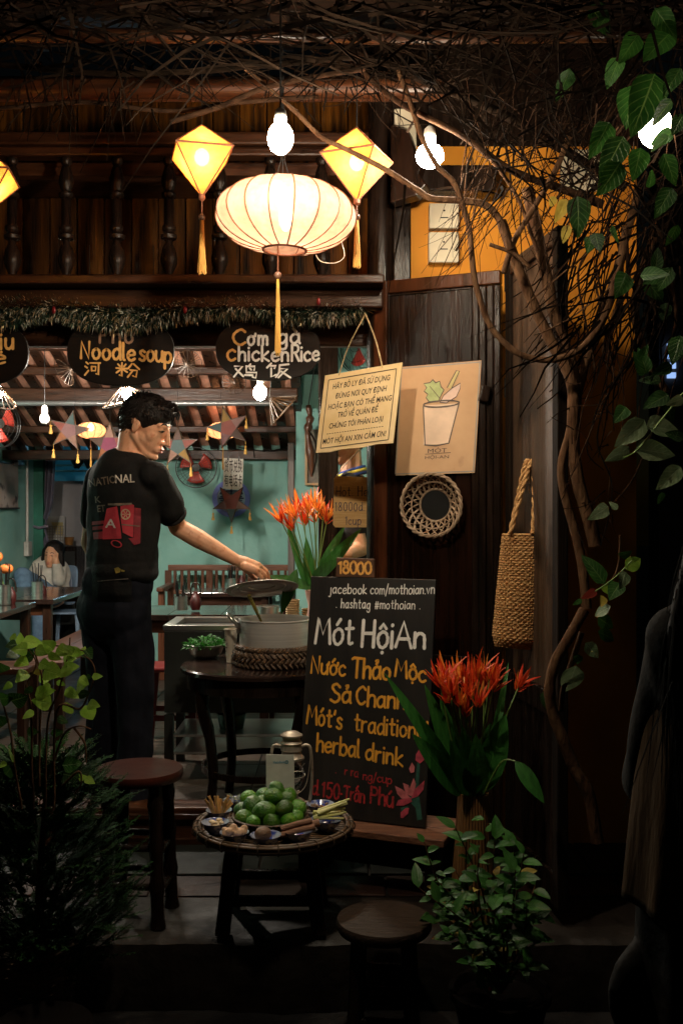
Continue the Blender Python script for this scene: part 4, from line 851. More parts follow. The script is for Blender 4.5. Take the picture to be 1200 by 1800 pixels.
# ------------------------------------------------------------------ people
SKIN = mat('skin', (.66, .32, .18), .5, .14, 24, bump=.06, bscale=120, spec=.35, col2=(.74, .4, .25), spots=((.58, .24, .13), 40, .6)); SKIN.node_tree.nodes['Principled BSDF'].inputs['Subsurface Weight'].default_value = .15; SKIN.node_tree.nodes['Principled BSDF'].inputs['Subsurface Radius'].default_value = (.012, .005, .003)
HAIR = mat('black_hair', (.006, .0045, .004), .42, .5, 60, (1, 1, 1), .5, 220, col2=(.016, .01, .008), spec=.3)
TEE = mat('black_tee_cotton', (.0085, .008, .008), .85, .3, 12, bump=.5, bscale=22, spec=.15, col2=(.015, .014, .014))
NAVYC = mat('navy_trouser_cloth', (.006, .0065, .01), .85, .3, 9, bump=.6, bscale=14, spec=.1, col2=(.011, .012, .018))
def blob(mb, voxel, smooth=4, name='body', m_=None, parent=None, disp=0.0, dscale=6.0):
    """one continuous skin over overlapping volumes"""
    me = bpy.data.meshes.new('tmp'); me.from_pydata([tuple(p) for p in mb.v], [], mb.f); o = bpy.data.objects.new('tmp', me); COL.objects.link(o)
    r = o.modifiers.new('r', 'REMESH'); r.mode = 'VOXEL'; r.voxel_size = voxel; r.use_smooth_shade = True
    if smooth: s = o.modifiers.new('s', 'SMOOTH'); s.iterations = smooth; s.factor = .5
    dg = bpy.context.evaluated_depsgraph_get(); nm = bpy.data.meshes.new_from_object(o.evaluated_get(dg))
    q = MB(); q.v = [v.co.copy() for v in nm.vertices]; q.f = [tuple(p.vertices) for p in nm.polygons]; q.mi = [0] * len(q.f)
    if disp:
        nr = [v.normal.copy() for v in nm.vertices]
        q.v = [p + n * disp * (noise.noise(V((p.x * dscale, p.y * dscale, p.z * dscale * .45))) + .5 * noise.noise(V((p.x * dscale * 2.3, p.y * dscale * 2.3, p.z * dscale * 1.2)))) for p, n in zip(q.v, nr)]
    bpy.data.objects.remove(o); bpy.data.meshes.remove(me); bpy.data.meshes.remove(nm)
    return q.build(name, m_, parent, smooth=180), q
class Head:
    def __init__(s, c, fwd, pitch=0, roll=0, k=1.0):
        f = V((fwd[0], fwd[1], 0)).normalized(); side = f.cross(V((0, 0, 1))).normalized(); u = V((0, 0, 1))
        q = Quaternion(side, math.radians(-pitch)); f, u = q @ f, q @ u
        q = Quaternion(f, math.radians(roll)); u = q @ u; side = q @ side
        s.c, s.f, s.u, s.s, s.k = V(c), f, u, side, k
    def __call__(s, a, b, c=0): return s.c + (s.f * a + s.u * b + s.s * c) * s.k
    def R(s): return Matrix((s.f, s.s, s.u)).transposed()
def head_volumes(mb, h, female=False):
    k = h.k; R = h.R(); E = lambda a, b, c, r, n=18: mb.ell(h(a, b, c), (r[0] * k, r[2] * k, r[1] * k), n, R)
    E(.018, -.045, 0, (.06, .058, .06), 22); E(.03, -.07, 0, (.048, .036, .046), 20)
    E(-.012, .028, 0, (.094, .082, .074), 24); E(.03, .0, 0, (.06, .078, .062), 20); E(.038, -.045, 0, (.052, .068, .054), 20)
    for sg in (-1, 1):
        mb.cap(h(-.012, -.048, .052 * sg), h(.045, -.098, .03 * sg), .016 * k, .015 * k); mb.cap(h(.045, -.098, .03 * sg), h(.074, -.108, .006 * sg), .015 * k, .013 * k)
        E(.046, -.026, .036 * sg, (.028, .034, .024)); mb.cap(h(.082, .022, .012 * sg), h(.068, .022, .045 * sg), .011 * k, .009 * k)
        E(-.009, -.012, .071 * sg, (.016, .03, .007)); mb.cap(h(-.022, .008, .077 * sg), h(-.014, -.038, .073 * sg), .0042 * k, .004 * k, 8)
        E(.096, -.044, .011 * sg, (.010, .0075, .008), 10); E(.071, .004, .031 * sg, (.0145, .0125, .0145), 12)
    mb.cap(h(.09, .012, 0), h(.109, -.036, 0), .0075 * k, .0105 * k, 10); E(.112, -.041, 0, (.0095, .0085, .0095), 10)
    E(.09, -.066, 0, (.013, .008, .021), 12); E(.088, -.0795, 0, (.0125, .007, .018), 12); E(.079, -.106, 0, (.016, .015, .02), 12); E(.078, -.072, 0, (.018, .022, .03), 12)
def face_parts(parent, h, q=None):
    k = h.k; bv = BVHTree.FromPolygons([tuple(p) for p in q.v], q.f)
    def sf(b, c, off=.0006):
        o = h(.25, b, c); hit = bv.ray_cast(o, -h.f); return (hit[0] if hit[0] else h(.08, b, c)) + h.f * off * k
    for sg in (-1, 1):
        m = MB(); m.tube([sf(.026, .012 * sg), sf(.031, .024 * sg), sf(.03, .036 * sg), sf(.023, .048 * sg)], [.0024 * k, .0036 * k, .0034 * k, .0012 * k], 6); m.build('eyebrow', HAIR, parent, smooth=60)
        m = MB(); m.tube([sf(.003, .018 * sg, .001), sf(.0045, .026 * sg, .0014), sf(.004, .034 * sg, .0012), sf(-.001, .043 * sg, .001)], [.001 * k, .002 * k, .0022 * k, .0012 * k], 6); m.build('eyelashes', HAIR, parent, smooth=60)
        m = MB(); m.tube([sf(.0, .021 * sg, -.0006), sf(-.001, .03 * sg, -.0004), sf(-.002, .039 * sg, -.0006)], [.0014 * k, .0028 * k, .0012 * k], 6); m.build('eye', mat('dark_eye', (.03, .018, .012), .2, .2, 20), parent, smooth=60)
        m = MB(); m.tube([sf(.012, .018 * sg, -.0004), sf(.0135, .03 * sg, -.0004), sf(.009, .045 * sg, -.0006)], .0009 * k, 5); m.build('eyelid_crease', mat('skin_crease', (.28, .11, .06), .6, .1, 20), parent, smooth=60)
    m = MB(); m.ell(h(.0985, -.0665, 0), (.006 * k, .019 * k, .0042 * k), 12, h.R()); m.ell(h(.0965, -.079, 0), (.006 * k, .0165 * k, .0048 * k), 12, h.R()); m.build('lips', mat('lip', (.42, .13, .1), .45, .1, 30), parent, smooth=180)
def hair_short(parent, h, seed=1):
    k = h.k; R = h.R(); mb = MB(); E = lambda a, b, c, r: mb.ell(h(a, b, c), (r[0] * k, r[2] * k, r[1] * k), 22, R)
    E(-.013, .036, 0, (.1, .08, .08)); E(-.05, .008, 0, (.062, .08, .07)); E(.045, .085, 0, (.048, .027, .06)); E(.072, .07, .01, (.022, .02, .035))
    for sg in (-1, 1): E(.012, .045, .052 * sg, (.05, .034, .026))
    o, q = blob(mb, .006 * k, 2, 'hair', HAIR, parent, disp=.0035, dscale=38); rr = random.Random(seed); m = MB()
    for i in range(1500):
        p = q.v[rr.randrange(len(q.v))]; loc = (p - h.c) / k; a, b, c = loc.dot(h.f), loc.dot(h.u), loc.dot(h.s)
        if (b < .035 and a > -.01) or (a > .05 and b < .07): continue
        d = (h.f * (.9 * (1 if a > -.03 else -.2)) + h.u * (.25 if b > .08 else -.75) + h.s * (c * 5) + (p - h.c).normalized() * .22 + V((rr.uniform(-.16, .16), rr.uniform(-.16, .16), rr.uniform(-.16, .16)))).normalized(); L = k * rr.uniform(.008, .018)
        m.tube([p - d * .006, p + d * L * .5 + h.u * L * .1, p + d * L], [.002 * k, .0018 * k, .0004], 4)
    for i in range(26):                                  # fringe falling over the forehead
        c = rr.uniform(-.055, .055); p = h(rr.uniform(.06, .085), rr.uniform(.085, .1), c); e = h(rr.uniform(.09, .1), rr.uniform(.045, .07), c * 1.05 + rr.uniform(-.01, .01)); m.tube([p, (p + e) / 2 + h.f * .008 * k, e], [.003 * k, .0026 * k, .0005], 5)
    m.build('hair_locks', HAIR, o, smooth=60)

# --- the cook ---------------------------------------------------------
CD = 4.2; cs = FP / CD
def C(px, py, d=0.0): return P(px, py, CD + d)
yaw = math.radians(40); f_ = V((math.sin(yaw), math.cos(yaw), 0)); r_ = V((math.cos(yaw), -math.sin(yaw), 0))
ck = thing('person', 'cook in a black printed tee lifting a pot lid over the round table', 'person', V((-.88, CD, FLZ)))
hd = Head(C(258, 745, -.02), (1, -.2), 24, 3, 1.05)
body = MB(); head_volumes(body, hd)
chest = C(219, 868); hip = C(210, 1015); pel = C(207, 1060)
nb = C(228, 812, .0); body.cap(hd(-.04, -.045), nb + V((0, 0, -.03)), .056, .064); body.cap(hd(.0, -.055), nb + r_ * .02 + f_ * .03, .046, .06)
shR = chest + r_ * .185 + V((0, 0, .07)) + f_ * .01; shL = chest - r_ * .185 + V((0, 0, .065)) + f_ * .02
for sg, sh in ((1, shR), (-1, shL)): body.cap(nb + V((0, 0, -.045)), sh, .055, .05)
body.ell(chest, (.165, .10, .2), 20, Matrix((r_, f_, V((0, 0, 1)))).transposed()); body.ell(hip, (.15, .1, .2), 20, Matrix((r_, f_, V((0, 0, 1)))).transposed())
elR = C(313, 927, .10); wrR = C(414, 984, .13); elL = shL + V((-.05, .02, -.27)); wrL = elL + V((.06, .12, -.2))
body.cap(shR, elR, .047, .038); body.cap(elR, elR.lerp(wrR, .35), .039, .041); body.cap(elR.lerp(wrR, .35), wrR, .041, .0255)
body.cap(shL, elL, .047, .038); body.cap(elL, wrL, .039, .026); body.cap(wrL, wrL + V((.05, .06, -.05)), .03, .028)
# right hand pinching the knob of the lid
def PH(px, py, d=0.13): return C(px, py, d)
body.cap(wrR, PH(432, 990), .024, .028); body.cap(PH(428, 988), PH(452, 996), .026, .022); body.cap(PH(430, 996, .10), PH(450, 1003, .10), .021, .018)
for i, (kx, ky, mx, my, tx, ty, dd) in enumerate(((455, 993, 468, 1003, 472, 1015, .165), (457, 996, 471, 1008, 473, 1020, .143), (455, 1001, 467, 1012, 467, 1023, .12), (451, 1006, 460, 1016, 460, 1024, .098))):
    body.cap(PH(kx - 10, ky - 3, dd), PH(kx, ky, dd), .0125, .0115, 10); body.cap(PH(kx, ky, dd), PH(mx, my, dd + .004), .0108, .0095, 10); body.cap(PH(mx, my, dd + .004), PH(tx, ty, dd + .006), .0092, .0075, 10)
body.cap(PH(430, 1000, .165), PH(445, 1014, .175), .013, .011, 10); body.cap(PH(445, 1014, .175), PH(457, 1022, .165), .0105, .008, 10)
legR = C(228, 1075, -.03); legL = C(182, 1075, .05); ftR = V((legR.x + .02, legR.y - .02, FLZ + .05)); ftL = V((legL.x - .02, legL.y + .06, FLZ + .05))
for a, b in ((legR, ftR), (legL, ftL)):
    kn = a.lerp(b, .5) + f_ * .02; body.cap(a, kn, .075, .05); body.cap(kn, b, .05, .036); body.cap(b + V((0, 0, -.02)), b + f_ * .16 + V((0, 0, -.03)), .035, .03)
_o, _q = blob(body, .0042, 3, 'body', SKIN, ck)
face_parts(ck, hd, _q); hair_short(ck, hd)
# tee
R3 = Matrix((r_, f_, V((0, 0, 1)))).transposed(); tee = MB()
tee.ell(chest + V((0, 0, .0)), (.192, .128, .19), 24, R3); tee.ell(C(215, 925), (.18, .125, .2), 24, R3); tee.ell(C(213, 975), (.176, .128, .13), 24, R3)
tee.cap(nb + V((0, 0, -.035)) + r_ * .035, shR + V((0, 0, .005)), .06, .064); tee.cap(nb + V((0, 0, -.04)) - r_ * .035, shL, .064, .064); tee.cap(nb + V((0, 0, -.02)), nb + V((0, 0, -.05)), .066, .075)
se = shR.lerp(elR, .56); tee.cap(shR, se, .068, .069); slv = (elR - shR).normalized(); seL = shL.lerp(elL, .62); tee.cap(shL, seL, .068, .062)
for k in range(9):
    a = k / 8; tee.ell(C(214 - 2 * a, 900 + 105 * a), (.178 + .004 * a, .122 + .008 * a, .06), 20, R3)
teeo, teeq = blob(tee, .006, 22, 'tee_shirt', TEE, ck, disp=.014, dscale=7)
m = MB(); ringp = lambda c, d, ra, w: m.tube([c + (q * math.cos(a) + z * math.sin(a)) * ra for a in [2 * math.pi * j / 28 for j in range(29)]], w, 6)
q = slv.orthogonal().normalized(); z = slv.cross(q); ringp(se + slv * .058, slv, .052, .009); m.build('sleeve_hem', TEE, teeo, smooth=60)
m = MB(); nd = (hd(-.02, -.05) - nb).normalized(); q = nd.orthogonal().normalized(); z = nd.cross(q); ringp(nb + V((0, 0, .018)), nd, .06, .008); m.build('collar', TEE, teeo, smooth=60)
bvh = BVHTree.FromPolygons([tuple(p) for p in teeq.v], teeq.f)
def onback(px, py, off):
    o = V((0, 0, EYE)); d = (P(px, py, CD) - o).normalized(); hit = bvh.ray_cast(o, d)
    if hit[0] is None: p = P(px, py, CD - .1); return p
    return hit[0] - d * off
def shirt_poly(name, polys, mt, off=.003):
    m = MB()
    for poly in polys:
        # fine triangles so the print follows the cloth
        me = bmesh.new(); vs = [me.verts.new((x, y, 0)) for x, y in poly]; me.faces.new(vs); bmesh.ops.triangulate(me, faces=me.faces[:])
        for _ in range(2): bmesh.ops.subdivide_edges(me, edges=[e for e in me.edges if e.calc_length() > 5], cuts=1, use_grid_fill=False); bmesh.ops.triangulate(me, faces=me.faces[:])
        me.verts.index_update(); m.add([onback(v.co.x, v.co.y, off) for v in me.verts], [tuple(v.index for v in f.verts) for f in me.faces]); me.free()
    m.build(name, mt, teeo)
def shirt_text(text, x, y, w, h, rot, mt, name='print_lettering'):
    g = MB(); printed(g, text, lambda u, v, hh: V((u, v, 0)), 0, 0, w, h, 0, 0, .015); ca, sa = math.cos(rot), math.sin(rot)
    q = MB(); q.f = g.f; q.mi = g.mi; q.v = [onback(x + p.x * ca + p.y * sa, y + p.x * sa - p.y * ca, .007) for p in g.v]; q.build(name, mt, teeo)
TP1 = mat('tee_print_pale', (.5, .44, .38), .8, .3, 60); TP2 = mat('tee_print_red', (.36, .02, .035), .8, .3, 30, col2=(.45, .035, .05)); TP3 = mat('tee_print_dark_red', (.2, .012, .022), .8, .3, 30); TP4 = mat('tee_print_faint', (.16, .12, .09), .8, .4, 30)
shirt_text('NATIO', 158, 856, 48, 14, -.16, TP4); shirt_text('NAL', 203, 849, 34, 15, -.04, TP1)
shirt_text('K', 168, 884, 10, 12, -.1, TP4); shirt_text('ET', 172, 900, 14, 12, -.1, TP4)
shirt_poly('print_stripe', [[(162, 917), (183, 915), (183, 921), (162, 923)], [(163, 926), (182, 924), (182, 930), (163, 932)], [(164, 936), (181, 934), (181, 947), (165, 948)]], TP3)
shirt_poly('print_shape', [[(188, 894), (206, 890), (212, 926), (214, 947), (181, 948), (181, 930)]], TP2, .0042)
shirt_poly('print_shape', [[(212, 890), (230, 885), (236, 888), (235, 920), (234, 945), (216, 936), (213, 915)]], TP2, .0036)
shirt_poly('print_shape', [[(236, 892), (248, 894), (247, 955), (236, 958), (226, 946), (235, 946)]], TP3, .0034)
shirt_poly('print_fold_line', [[(214, 921), (246, 924), (246, 926), (214, 923)], [(190, 885), (232, 884), (232, 887), (206, 889), (190, 888)]], TP4, .005)
shirt_text('A', 185, 927, 19, 16, .05, mat('tee_print_white', (.6, .55, .52), .8, .2, 60))
m = MB()
for a in range(0, 360, 12):
    a0, a1 = math.radians(a), math.radians(a + 12); pr = lambda r, t_: onback(221 + r * math.cos(t_), 904 + r * 1.12 * math.sin(t_), .0055)
    m.add([pr(6.6, a0), pr(8.6, a0), pr(8.6, a1), pr(6.6, a1)], [(0, 1, 2, 3)])
    if a % 60 == 0: m.add([pr(1, a0 - .5), pr(6.6, a0 - .12), pr(6.6, a0 + .12), pr(1, a0 + .5)], [(0, 1, 2, 3)])
m.build('print_wheel', mat('tee_print_tan', (.42, .3, .2), .8, .2, 40), teeo)
m = MB()
for a in range(0, 360, 15):
    a0, a1 = math.radians(a), math.radians(a + 15); pr = lambda r, t_: onback(205 + r * 1.25 * math.cos(t_), 956 + r * .8 * math.sin(t_) + 2 * math.cos(t_), .0055)
    m.add([pr(6, a0), pr(8, a0), pr(8, a1), pr(6, a1)], [(0, 1, 2, 3)])
m.build('print_wheel', TP2, teeo)
# trousers and waist bag
tr = MB(); tr.ell(C(208, 1030), (.168, .128, .14), 22, R3); tr.ell(C(206, 1070), (.17, .13, .15), 22, R3)
for a, b, w in ((legR, ftR, 0), (legL, ftL, 0)):
    kn = a.lerp(b, .5) + f_ * .015; tr.cap(a + V((0, 0, .05)), kn, .098, .074); tr.cap(kn, b + V((0, 0, .02)), .074, .066)
tro, trq = blob(tr, .007, 4, 'trousers', NAVYC, ck, disp=.016, dscale=9)
m = MB()
for a in (ftR, ftL): m.cap(a + V((0, 0, -.03)) - f_ * .03, a + f_ * .15 + V((0, 0, -.03)), .042, .038)
blob(m, .008, 3, 'shoes', mat('dark_shoe', (.02, .018, .018), .5, .2, 10), ck)
bvt = BVHTree.FromPolygons([tuple(p) for p in trq.v] + [tuple(p) for p in teeq.v], trq.f + [tuple(i + len(trq.v) for i in f) for f in teeq.f])
def onhip(px, py, off):
    o = V((0, 0, EYE)); d = (P(px, py, CD) - o).normalized(); hit = bvt.ray_cast(o, d); return (hit[0] if hit[0] else P(px, py, CD - .1)) - d * off
m = MB(); m.grid(lambda u, v: onhip(162 + 70 * u, 992 + 66 * v, .003 + .02 * min(1, 6 * u, 6 * (1 - u)) * min(1, 6 * v, 6 * (1 - v))), 16, 16); wbag = m.build('waist_bag', mat('black_canvas', (.008, .0075, .0075), .85, .3, 20, bump=.4, spec=.15), ck, smooth=180)
m = MB(); m.add([onhip(x, y, .026) for x, y in ((201, 999), (208, 997), (213, 1001), (211, 1006), (204, 1008))], [(4, 3, 2, 1, 0)]); m.add([onhip(x, y, .0262) for x, y in ((214, 1001), (220, 1003), (219, 1005), (213, 1004))], [(3, 2, 1, 0)]); m.build('yellow_patch', mat('mustard_charm', (.3, .22, .04), .7, .3, 20), wbag)
m = MB(); m.tube([onhip(172 + 6 * k, 1022 - .5 * k, .026) for k in range(10)], .002, 5); m.build('zip', mat('grey_zip', (.08, .07, .06), .5, .2, 20), wbag)

# --- seated woman far inside ------------------------------------------
WD = 8.5; w_ = lambda px, py, d=0.0: P(px, py, WD + d)
wo = thing('person', 'seated person in white blouse and jeans resting cheek on hand at the back', 'person', V((P(88, 0, WD).x, WD, FLZ)))
wh = Head(w_(93, 975, -.04), (-.15, -1), 4, -6, .86); b = MB(); head_volumes(b, wh)
sL, sR = w_(70, 995, .0), w_(108, 997, .02); cc = w_(88, 1012, .03)
b.cap(wh(-.02, -.06), cc + V((0, 0, .1)), .05, .055); b.cap(sL, sR, .05, .05); b.ell(cc, (.16, .1, .18), 16); b.ell(w_(90, 1040, .05), (.15, .11, .14), 16)
eL = w_(57, 1018, -.06); hL = w_(52, 1027, -.2); eR = w_(104, 1020, -.1); hR = w_(99, 988, -.115)
b.cap(sL, eL, .045, .04); b.cap(eL, hL, .038, .03); b.cap(sR, eR, .045, .04); b.cap(eR, hR, .04, .028); b.cap(hR, w_(97, 981, -.1), .03, .025)
for k in range(4): b.cap(w_(95.5 + k * 1.8, 984 - k * .3, -.115), w_(96.5 + k * 1.9, 976 - k, -.1), .011, .009, 8)
kn1 = w_(40, 1012, -.45); an1 = w_(46, 1048, -.6); kn2 = w_(70, 1052, -.45)
b.cap(w_(84, 1046, 0), kn1, .08, .06); b.cap(kn1, an1, .058, .045); b.cap(an1, w_(38, 1050, -.7), .04, .035); b.cap(w_(96, 1046, 0), kn2, .08, .06); b.cap(kn2, V((kn2.x, kn2.y, FLZ + .05)), .055, .04)
_o, _q = blob(b, .008, 2, 'body', SKIN, wo); face_parts(wo, wh, _q)
m = MB(); Rw = wh.R(); m.ell(wh(-.035, .04), (.088, .086, .086), 16, Rw)
for sg in (-1, 1): m.cap(wh(-.0, .03, .08 * sg), wh(-.02, -.12, .09 * sg), .024, .03); m.cap(wh(.03, .09, .015 * sg), wh(.01, .02, .08 * sg), .02, .018)
m.cap(wh(-.06, .0), wh(-.06, -.13), .07, .06); blob(m, .007, 2, 'hair', HAIR, wo, disp=.004, dscale=40)
BLOU = mat('white_blouse', (.62, .57, .5), .8, .1, 20, bump=.3); m = MB(); m.cap(sL, sR, .062, .062); m.ell(cc, (.175, .115, .18), 16); m.ell(w_(90, 1036, .04), (.165, .12, .13), 16); m.cap(sL, eL, .058, .052); m.cap(eL, hL + (eL - hL) * .15, .05, .042); m.cap(sR, eR, .058, .052); m.cap(eR, eR.lerp(hR, .72), .05, .042); blob(m, .01, 3, 'blouse', BLOU, wo, disp=.008, dscale=14)
m = MB(); m.cap(w_(84, 1046, 0), kn1, .09, .07); m.cap(kn1, kn1.lerp(an1, .92), .07, .06); m.cap(w_(96, 1046, 0), kn2, .09, .07); m.cap(kn2, V((kn2.x, kn2.y, FLZ + .12)), .066, .056); blob(m, .01, 3, 'jeans', mat('light_denim', (.13, .22, .34), .85, .2, 20, bump=.3), wo, disp=.006, dscale=14)

# --- waiter half hidden by the paper notice ------------------------------
GD = 5.35; g_ = lambda px, py, d=0.0: P(px, py, GD + d)
wa = thing('person', 'person in dark polo with blue and yellow collar behind the paper notice', 'person', V((P(618, 0, GD).x, GD, FLZ)))
gh = Head(g_(602, 775), (-1, -.15), 14, 0, 1.0); b = MB(); head_volumes(b, gh)
gc = g_(620, 905); gn = g_(618, 832); Rg = Matrix((V((.25, -.97, 0)), V((.97, .25, 0)), V((0, 0, 1)))).transposed()
b.cap(gh(-.03, -.05), gn + V((0, 0, -.02)), .055, .062); b.ell(gc, (.17, .11, .22), 18, Rg); b.ell(g_(620, 1000), (.15, .11, .2), 16, Rg)
gs1 = g_(606, 862, -.17); gs2 = g_(636, 862, .17); b.cap(gn + V((0, 0, -.05)), gs1, .055, .05); b.cap(gn + V((0, 0, -.05)), gs2, .055, .05)
ge1 = g_(634, 965, -.2); gw1 = g_(612, 975, -.32); b.cap(gs1, ge1, .048, .04); b.cap(ge1, gw1, .04, .028); b.cap(gs2, g_(630, 960, .2), .048, .04); b.cap(gw1, gw1 + V((-.07, -.03, .0)), .03, .025)
for sg in (-1, 1): b.cap(g_(620, 1040, .08 * sg), V((g_(620, 0).x, GD + .1 * sg, FLZ + .06)), .08, .045)
_o, _q = blob(b, .006, 3, 'body', SKIN, wa); face_parts(wa, gh, _q); hair_short(wa, gh, 5)
m = MB(); m.ell(gc, (.195, .13, .21), 20, Rg); m.ell(g_(620, 985), (.185, .13, .22), 20, Rg); m.cap(gn + V((0, 0, -.05)), gs1, .066, .066); m.cap(gn + V((0, 0, -.05)), gs2, .066, .066); m.cap(gs1, gs1.lerp(ge1, .6), .066, .062); m.cap(gs2, g_(634, 915, .19), .066, .062); polo, _q = blob(m, .008, 3, 'polo_shirt', mat('dark_polo', (.02, .018, .02), .85, .2, 20, bump=.3), wa, disp=.01, dscale=9)
for nm, zz, rr_, cc_ in (('collar', .016, .066, mat('blue_collar', (.03, .07, .3), .8, .2, 20)), ('collar_stripe', .003, .075, mat('yellow_collar', (.6, .45, .06), .8, .2, 20)), ('collar_band', -.012, .082, mat('navy_collar', (.015, .025, .1), .8, .2, 20))):
    m = MB(); m.tube([gn + V((rr_ * math.cos(a), rr_ * math.sin(a), zz + .02 * math.cos(a))) for a in [2 * math.pi * j / 28 for j in range(29)]], .0085, 8); m.build(nm, cc_, polo, smooth=60)
m = MB()
for sg in (-1, 1): m.cap(g_(620, 1040, .08 * sg), V((g_(620, 0).x, GD + .1 * sg, FLZ + .1)), .095, .062)
blob(m, .009, 2, 'trousers', NAVYC, wa, disp=.01, dscale=8)
m = MB()
for sg in (-1, 1): a = V((g_(620, 0).x, GD + .1 * sg, FLZ + .04)); m.cap(a, a + V((-.14, 0, 0)), .038, .034)
blob(m, .009, 2, 'shoes', MATS['dark_shoe'], wa)

# --- passer-by at the right picture edge --------------------------------
QD = 1.75; QX = 84; q_ = lambda px, py, d=0.0: P(px + QX, py, QD + d)
pb = thing('person', 'person in black jacket and beige top standing dark at the right edge', 'person', V((q_(1228, 0).x, QD, 0)))
qh = Head(q_(1232, 965, .02), (-.35, 1), 8, 0, 1.0); b = MB(); head_volumes(b, qh)
qc = q_(1225, 1190); Rq = Matrix((V((.95, .3, 0)), V((-.3, .95, 0)), V((0, 0, 1)))).transposed()
b.cap(qh(-.03, -.05), q_(1228, 1090), .05, .058); b.ell(qc, (.15, .1, .2), 18, Rq); b.ell(q_(1228, 1330), (.145, .1, .2), 18, Rq); b.ell(q_(1228, 1500), (.155, .11, .16), 18, Rq)
s1 = q_(1110, 1125, -.04); s2 = q_(1335, 1120, .08); b.cap(q_(1228, 1095), s1, .055, .048); b.cap(q_(1228, 1095), s2, .055, .048)
e1 = q_(1060, 1370, .08); h1 = q_(1165, 1460, .22); b.cap(s1, e1, .045, .036); b.cap(e1, h1, .036, .026); b.cap(h1, q_(1205, 1465, .23), .03, .026)
for k in range(4): b.cap(q_(1205, 1455 + k * 9, .23), q_(1235, 1455 + k * 9, .225), .0095, .008, 8)
b.cap(q_(1185, 1450, .22), q_(1215, 1430, .21), .012, .009, 8); b.cap(s2, q_(1360, 1400, .1), .045, .036); b.cap(q_(1360, 1400, .1), q_(1340, 1620, .16), .036, .026)
for sg in (-1, 1): b.cap(q_(1228, 1480) + V((.08 * sg, 0, 0)), V((q_(1228, 0).x + .07 * sg, QD, .06)), .075, .04); b.cap(V((q_(1228, 0).x + .07 * sg, QD - .03, .035)), V((q_(1228, 0).x + .06 * sg, QD + .16, .03)), .035, .03)
_o, _q = blob(b, .008, 3, 'body', SKIN, pb); face_parts(pb, qh, _q)
m = MB(); m.ell(qh(-.02, .04), (.105, .09, .09), 18, qh.R()); m.ell(q_(1215, 1010, -.05), (.11, .07, .16), 16, Rq); m.ell(q_(1195, 1110, -.10), (.11, .05, .2), 16, Rq); m.ell(q_(1180, 1190, -.11), (.08, .035, .15), 16, Rq); hq_, hqq = blob(m, .008, 3, 'hair', mat('night_hair', (.004, .003, .0025), .7, .3, 30, spec=.08), pb, disp=.008, dscale=18)
rr = random.Random(2); m = MB()
for i in range(1600):
    p = hqq.v[rr.randrange(len(hqq.v))]; d = V((rr.gauss(0, .12), rr.gauss(0, .12), -1)).normalized(); L = rr.uniform(.08, .26); o_ = V((p.x - q_(1215, 0).x, p.y - QD, 0)).normalized() * .006; m.tube([p, p + o_ + d * L * .5, p + o_ * .4 + d * L], [.0016, .0014, .0004], 3)
m.build('hair_strands', mat('night_hair', (.004, .003, .0025), .7, .3, 30, spec=.08), pb)
JK = mat('black_jacket', (.006, .005, .0045), .9, .3, 10, bump=.4, spec=.1); m = MB(); m.ell(qc, (.178, .122, .2), 20, Rq); m.cap(q_(1228, 1100), s1, .066, .062); m.cap(q_(1228, 1100), s2, .066, .062); m.cap(s1, e1, .06, .05); m.cap(e1, e1.lerp(h1, .85), .05, .04); m.cap(s2, q_(1360, 1400, .1), .06, .05); blob(m, .009, 3, 'jacket', JK, pb, disp=.012, dscale=9)
def folded(z0, z1, r0, r1, amp, nf, name, mt):
    cx_ = q_(1228, 0).x
    def fn(u, v):
        t_ = 2 * math.pi * u; w = amp * (.35 + .65 * v) * (math.sin(nf * t_ + 1.3 * math.sin(3 * t_)) + .5 * noise.noise(V((4 * math.cos(t_), 4 * math.sin(t_), 2 * v)))); r = r0 + (r1 - r0) * v ** .8 + w
        return V((cx_ + r * math.cos(t_), QD + .74 * r * math.sin(t_), z0 + (z1 - z0) * v))
    q = MB(); q.grid(fn, 120, 26, cu=True); q.build(name, mt, pb, smooth=180, solid=.004)
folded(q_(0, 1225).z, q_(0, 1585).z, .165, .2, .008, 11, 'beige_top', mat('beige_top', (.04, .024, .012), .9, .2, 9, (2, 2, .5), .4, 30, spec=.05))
folded(q_(0, 1540).z, .16, .175, .205, .013, 9, 'long_skirt', JK)
m = MB(); m.cap(q_(1075, 1660, .02), q_(1190, 1540, -.10), .045, .05); m.ell(q_(1090, 1740, .03), (.12, .05, .11), 18, Rq); blob(m, .008, 3, 'shoulder_bag', mat('dark_leather', (.005, .004, .0035), .7, .3, 12, bump=.2, spec=.08), pb)

# ------------------------------------------------------------------ round table with the pot
TZ = .895; TC = V((-.332, 4.27, 0))
t = thing('round_table', 'round polished black table under the steel pot', 'table', V((TC.x, TC.y, FLZ)))
m = MB(); m.lathe([(.02, TZ - .028), (.32, TZ - .028), (.335, TZ - .02), (.335, TZ - .006), (.328, TZ), (.001, TZ)], 56, c=TC); m.build('table_top', W_TABLE, t, smooth=35)
m = MB(); m.lathe([(.30, TZ - .09), (.31, TZ - .088), (.31, TZ - .029), (.30, TZ - .029), (.30, TZ - .09)], 40, c=TC); m.build('apron', W_BLACK, t, smooth=35)
for k in range(4):
    a = math.radians(38 + 90 * k); d = V((math.cos(a), math.sin(a), 0)); pts = [TC + d * r + V((0, 0, z)) for r, z in ((.27, TZ - .03), (.285, TZ - .14), (.25, .62), (.235, .45), (.26, FLZ))]
    m = MB(); m.tube(crom(pts, 4), [.03] * 4 + [.026] * 4 + [.022] * 4 + [.02] * 5, 8); m.build('leg', W_BLACK, t, smooth=50)
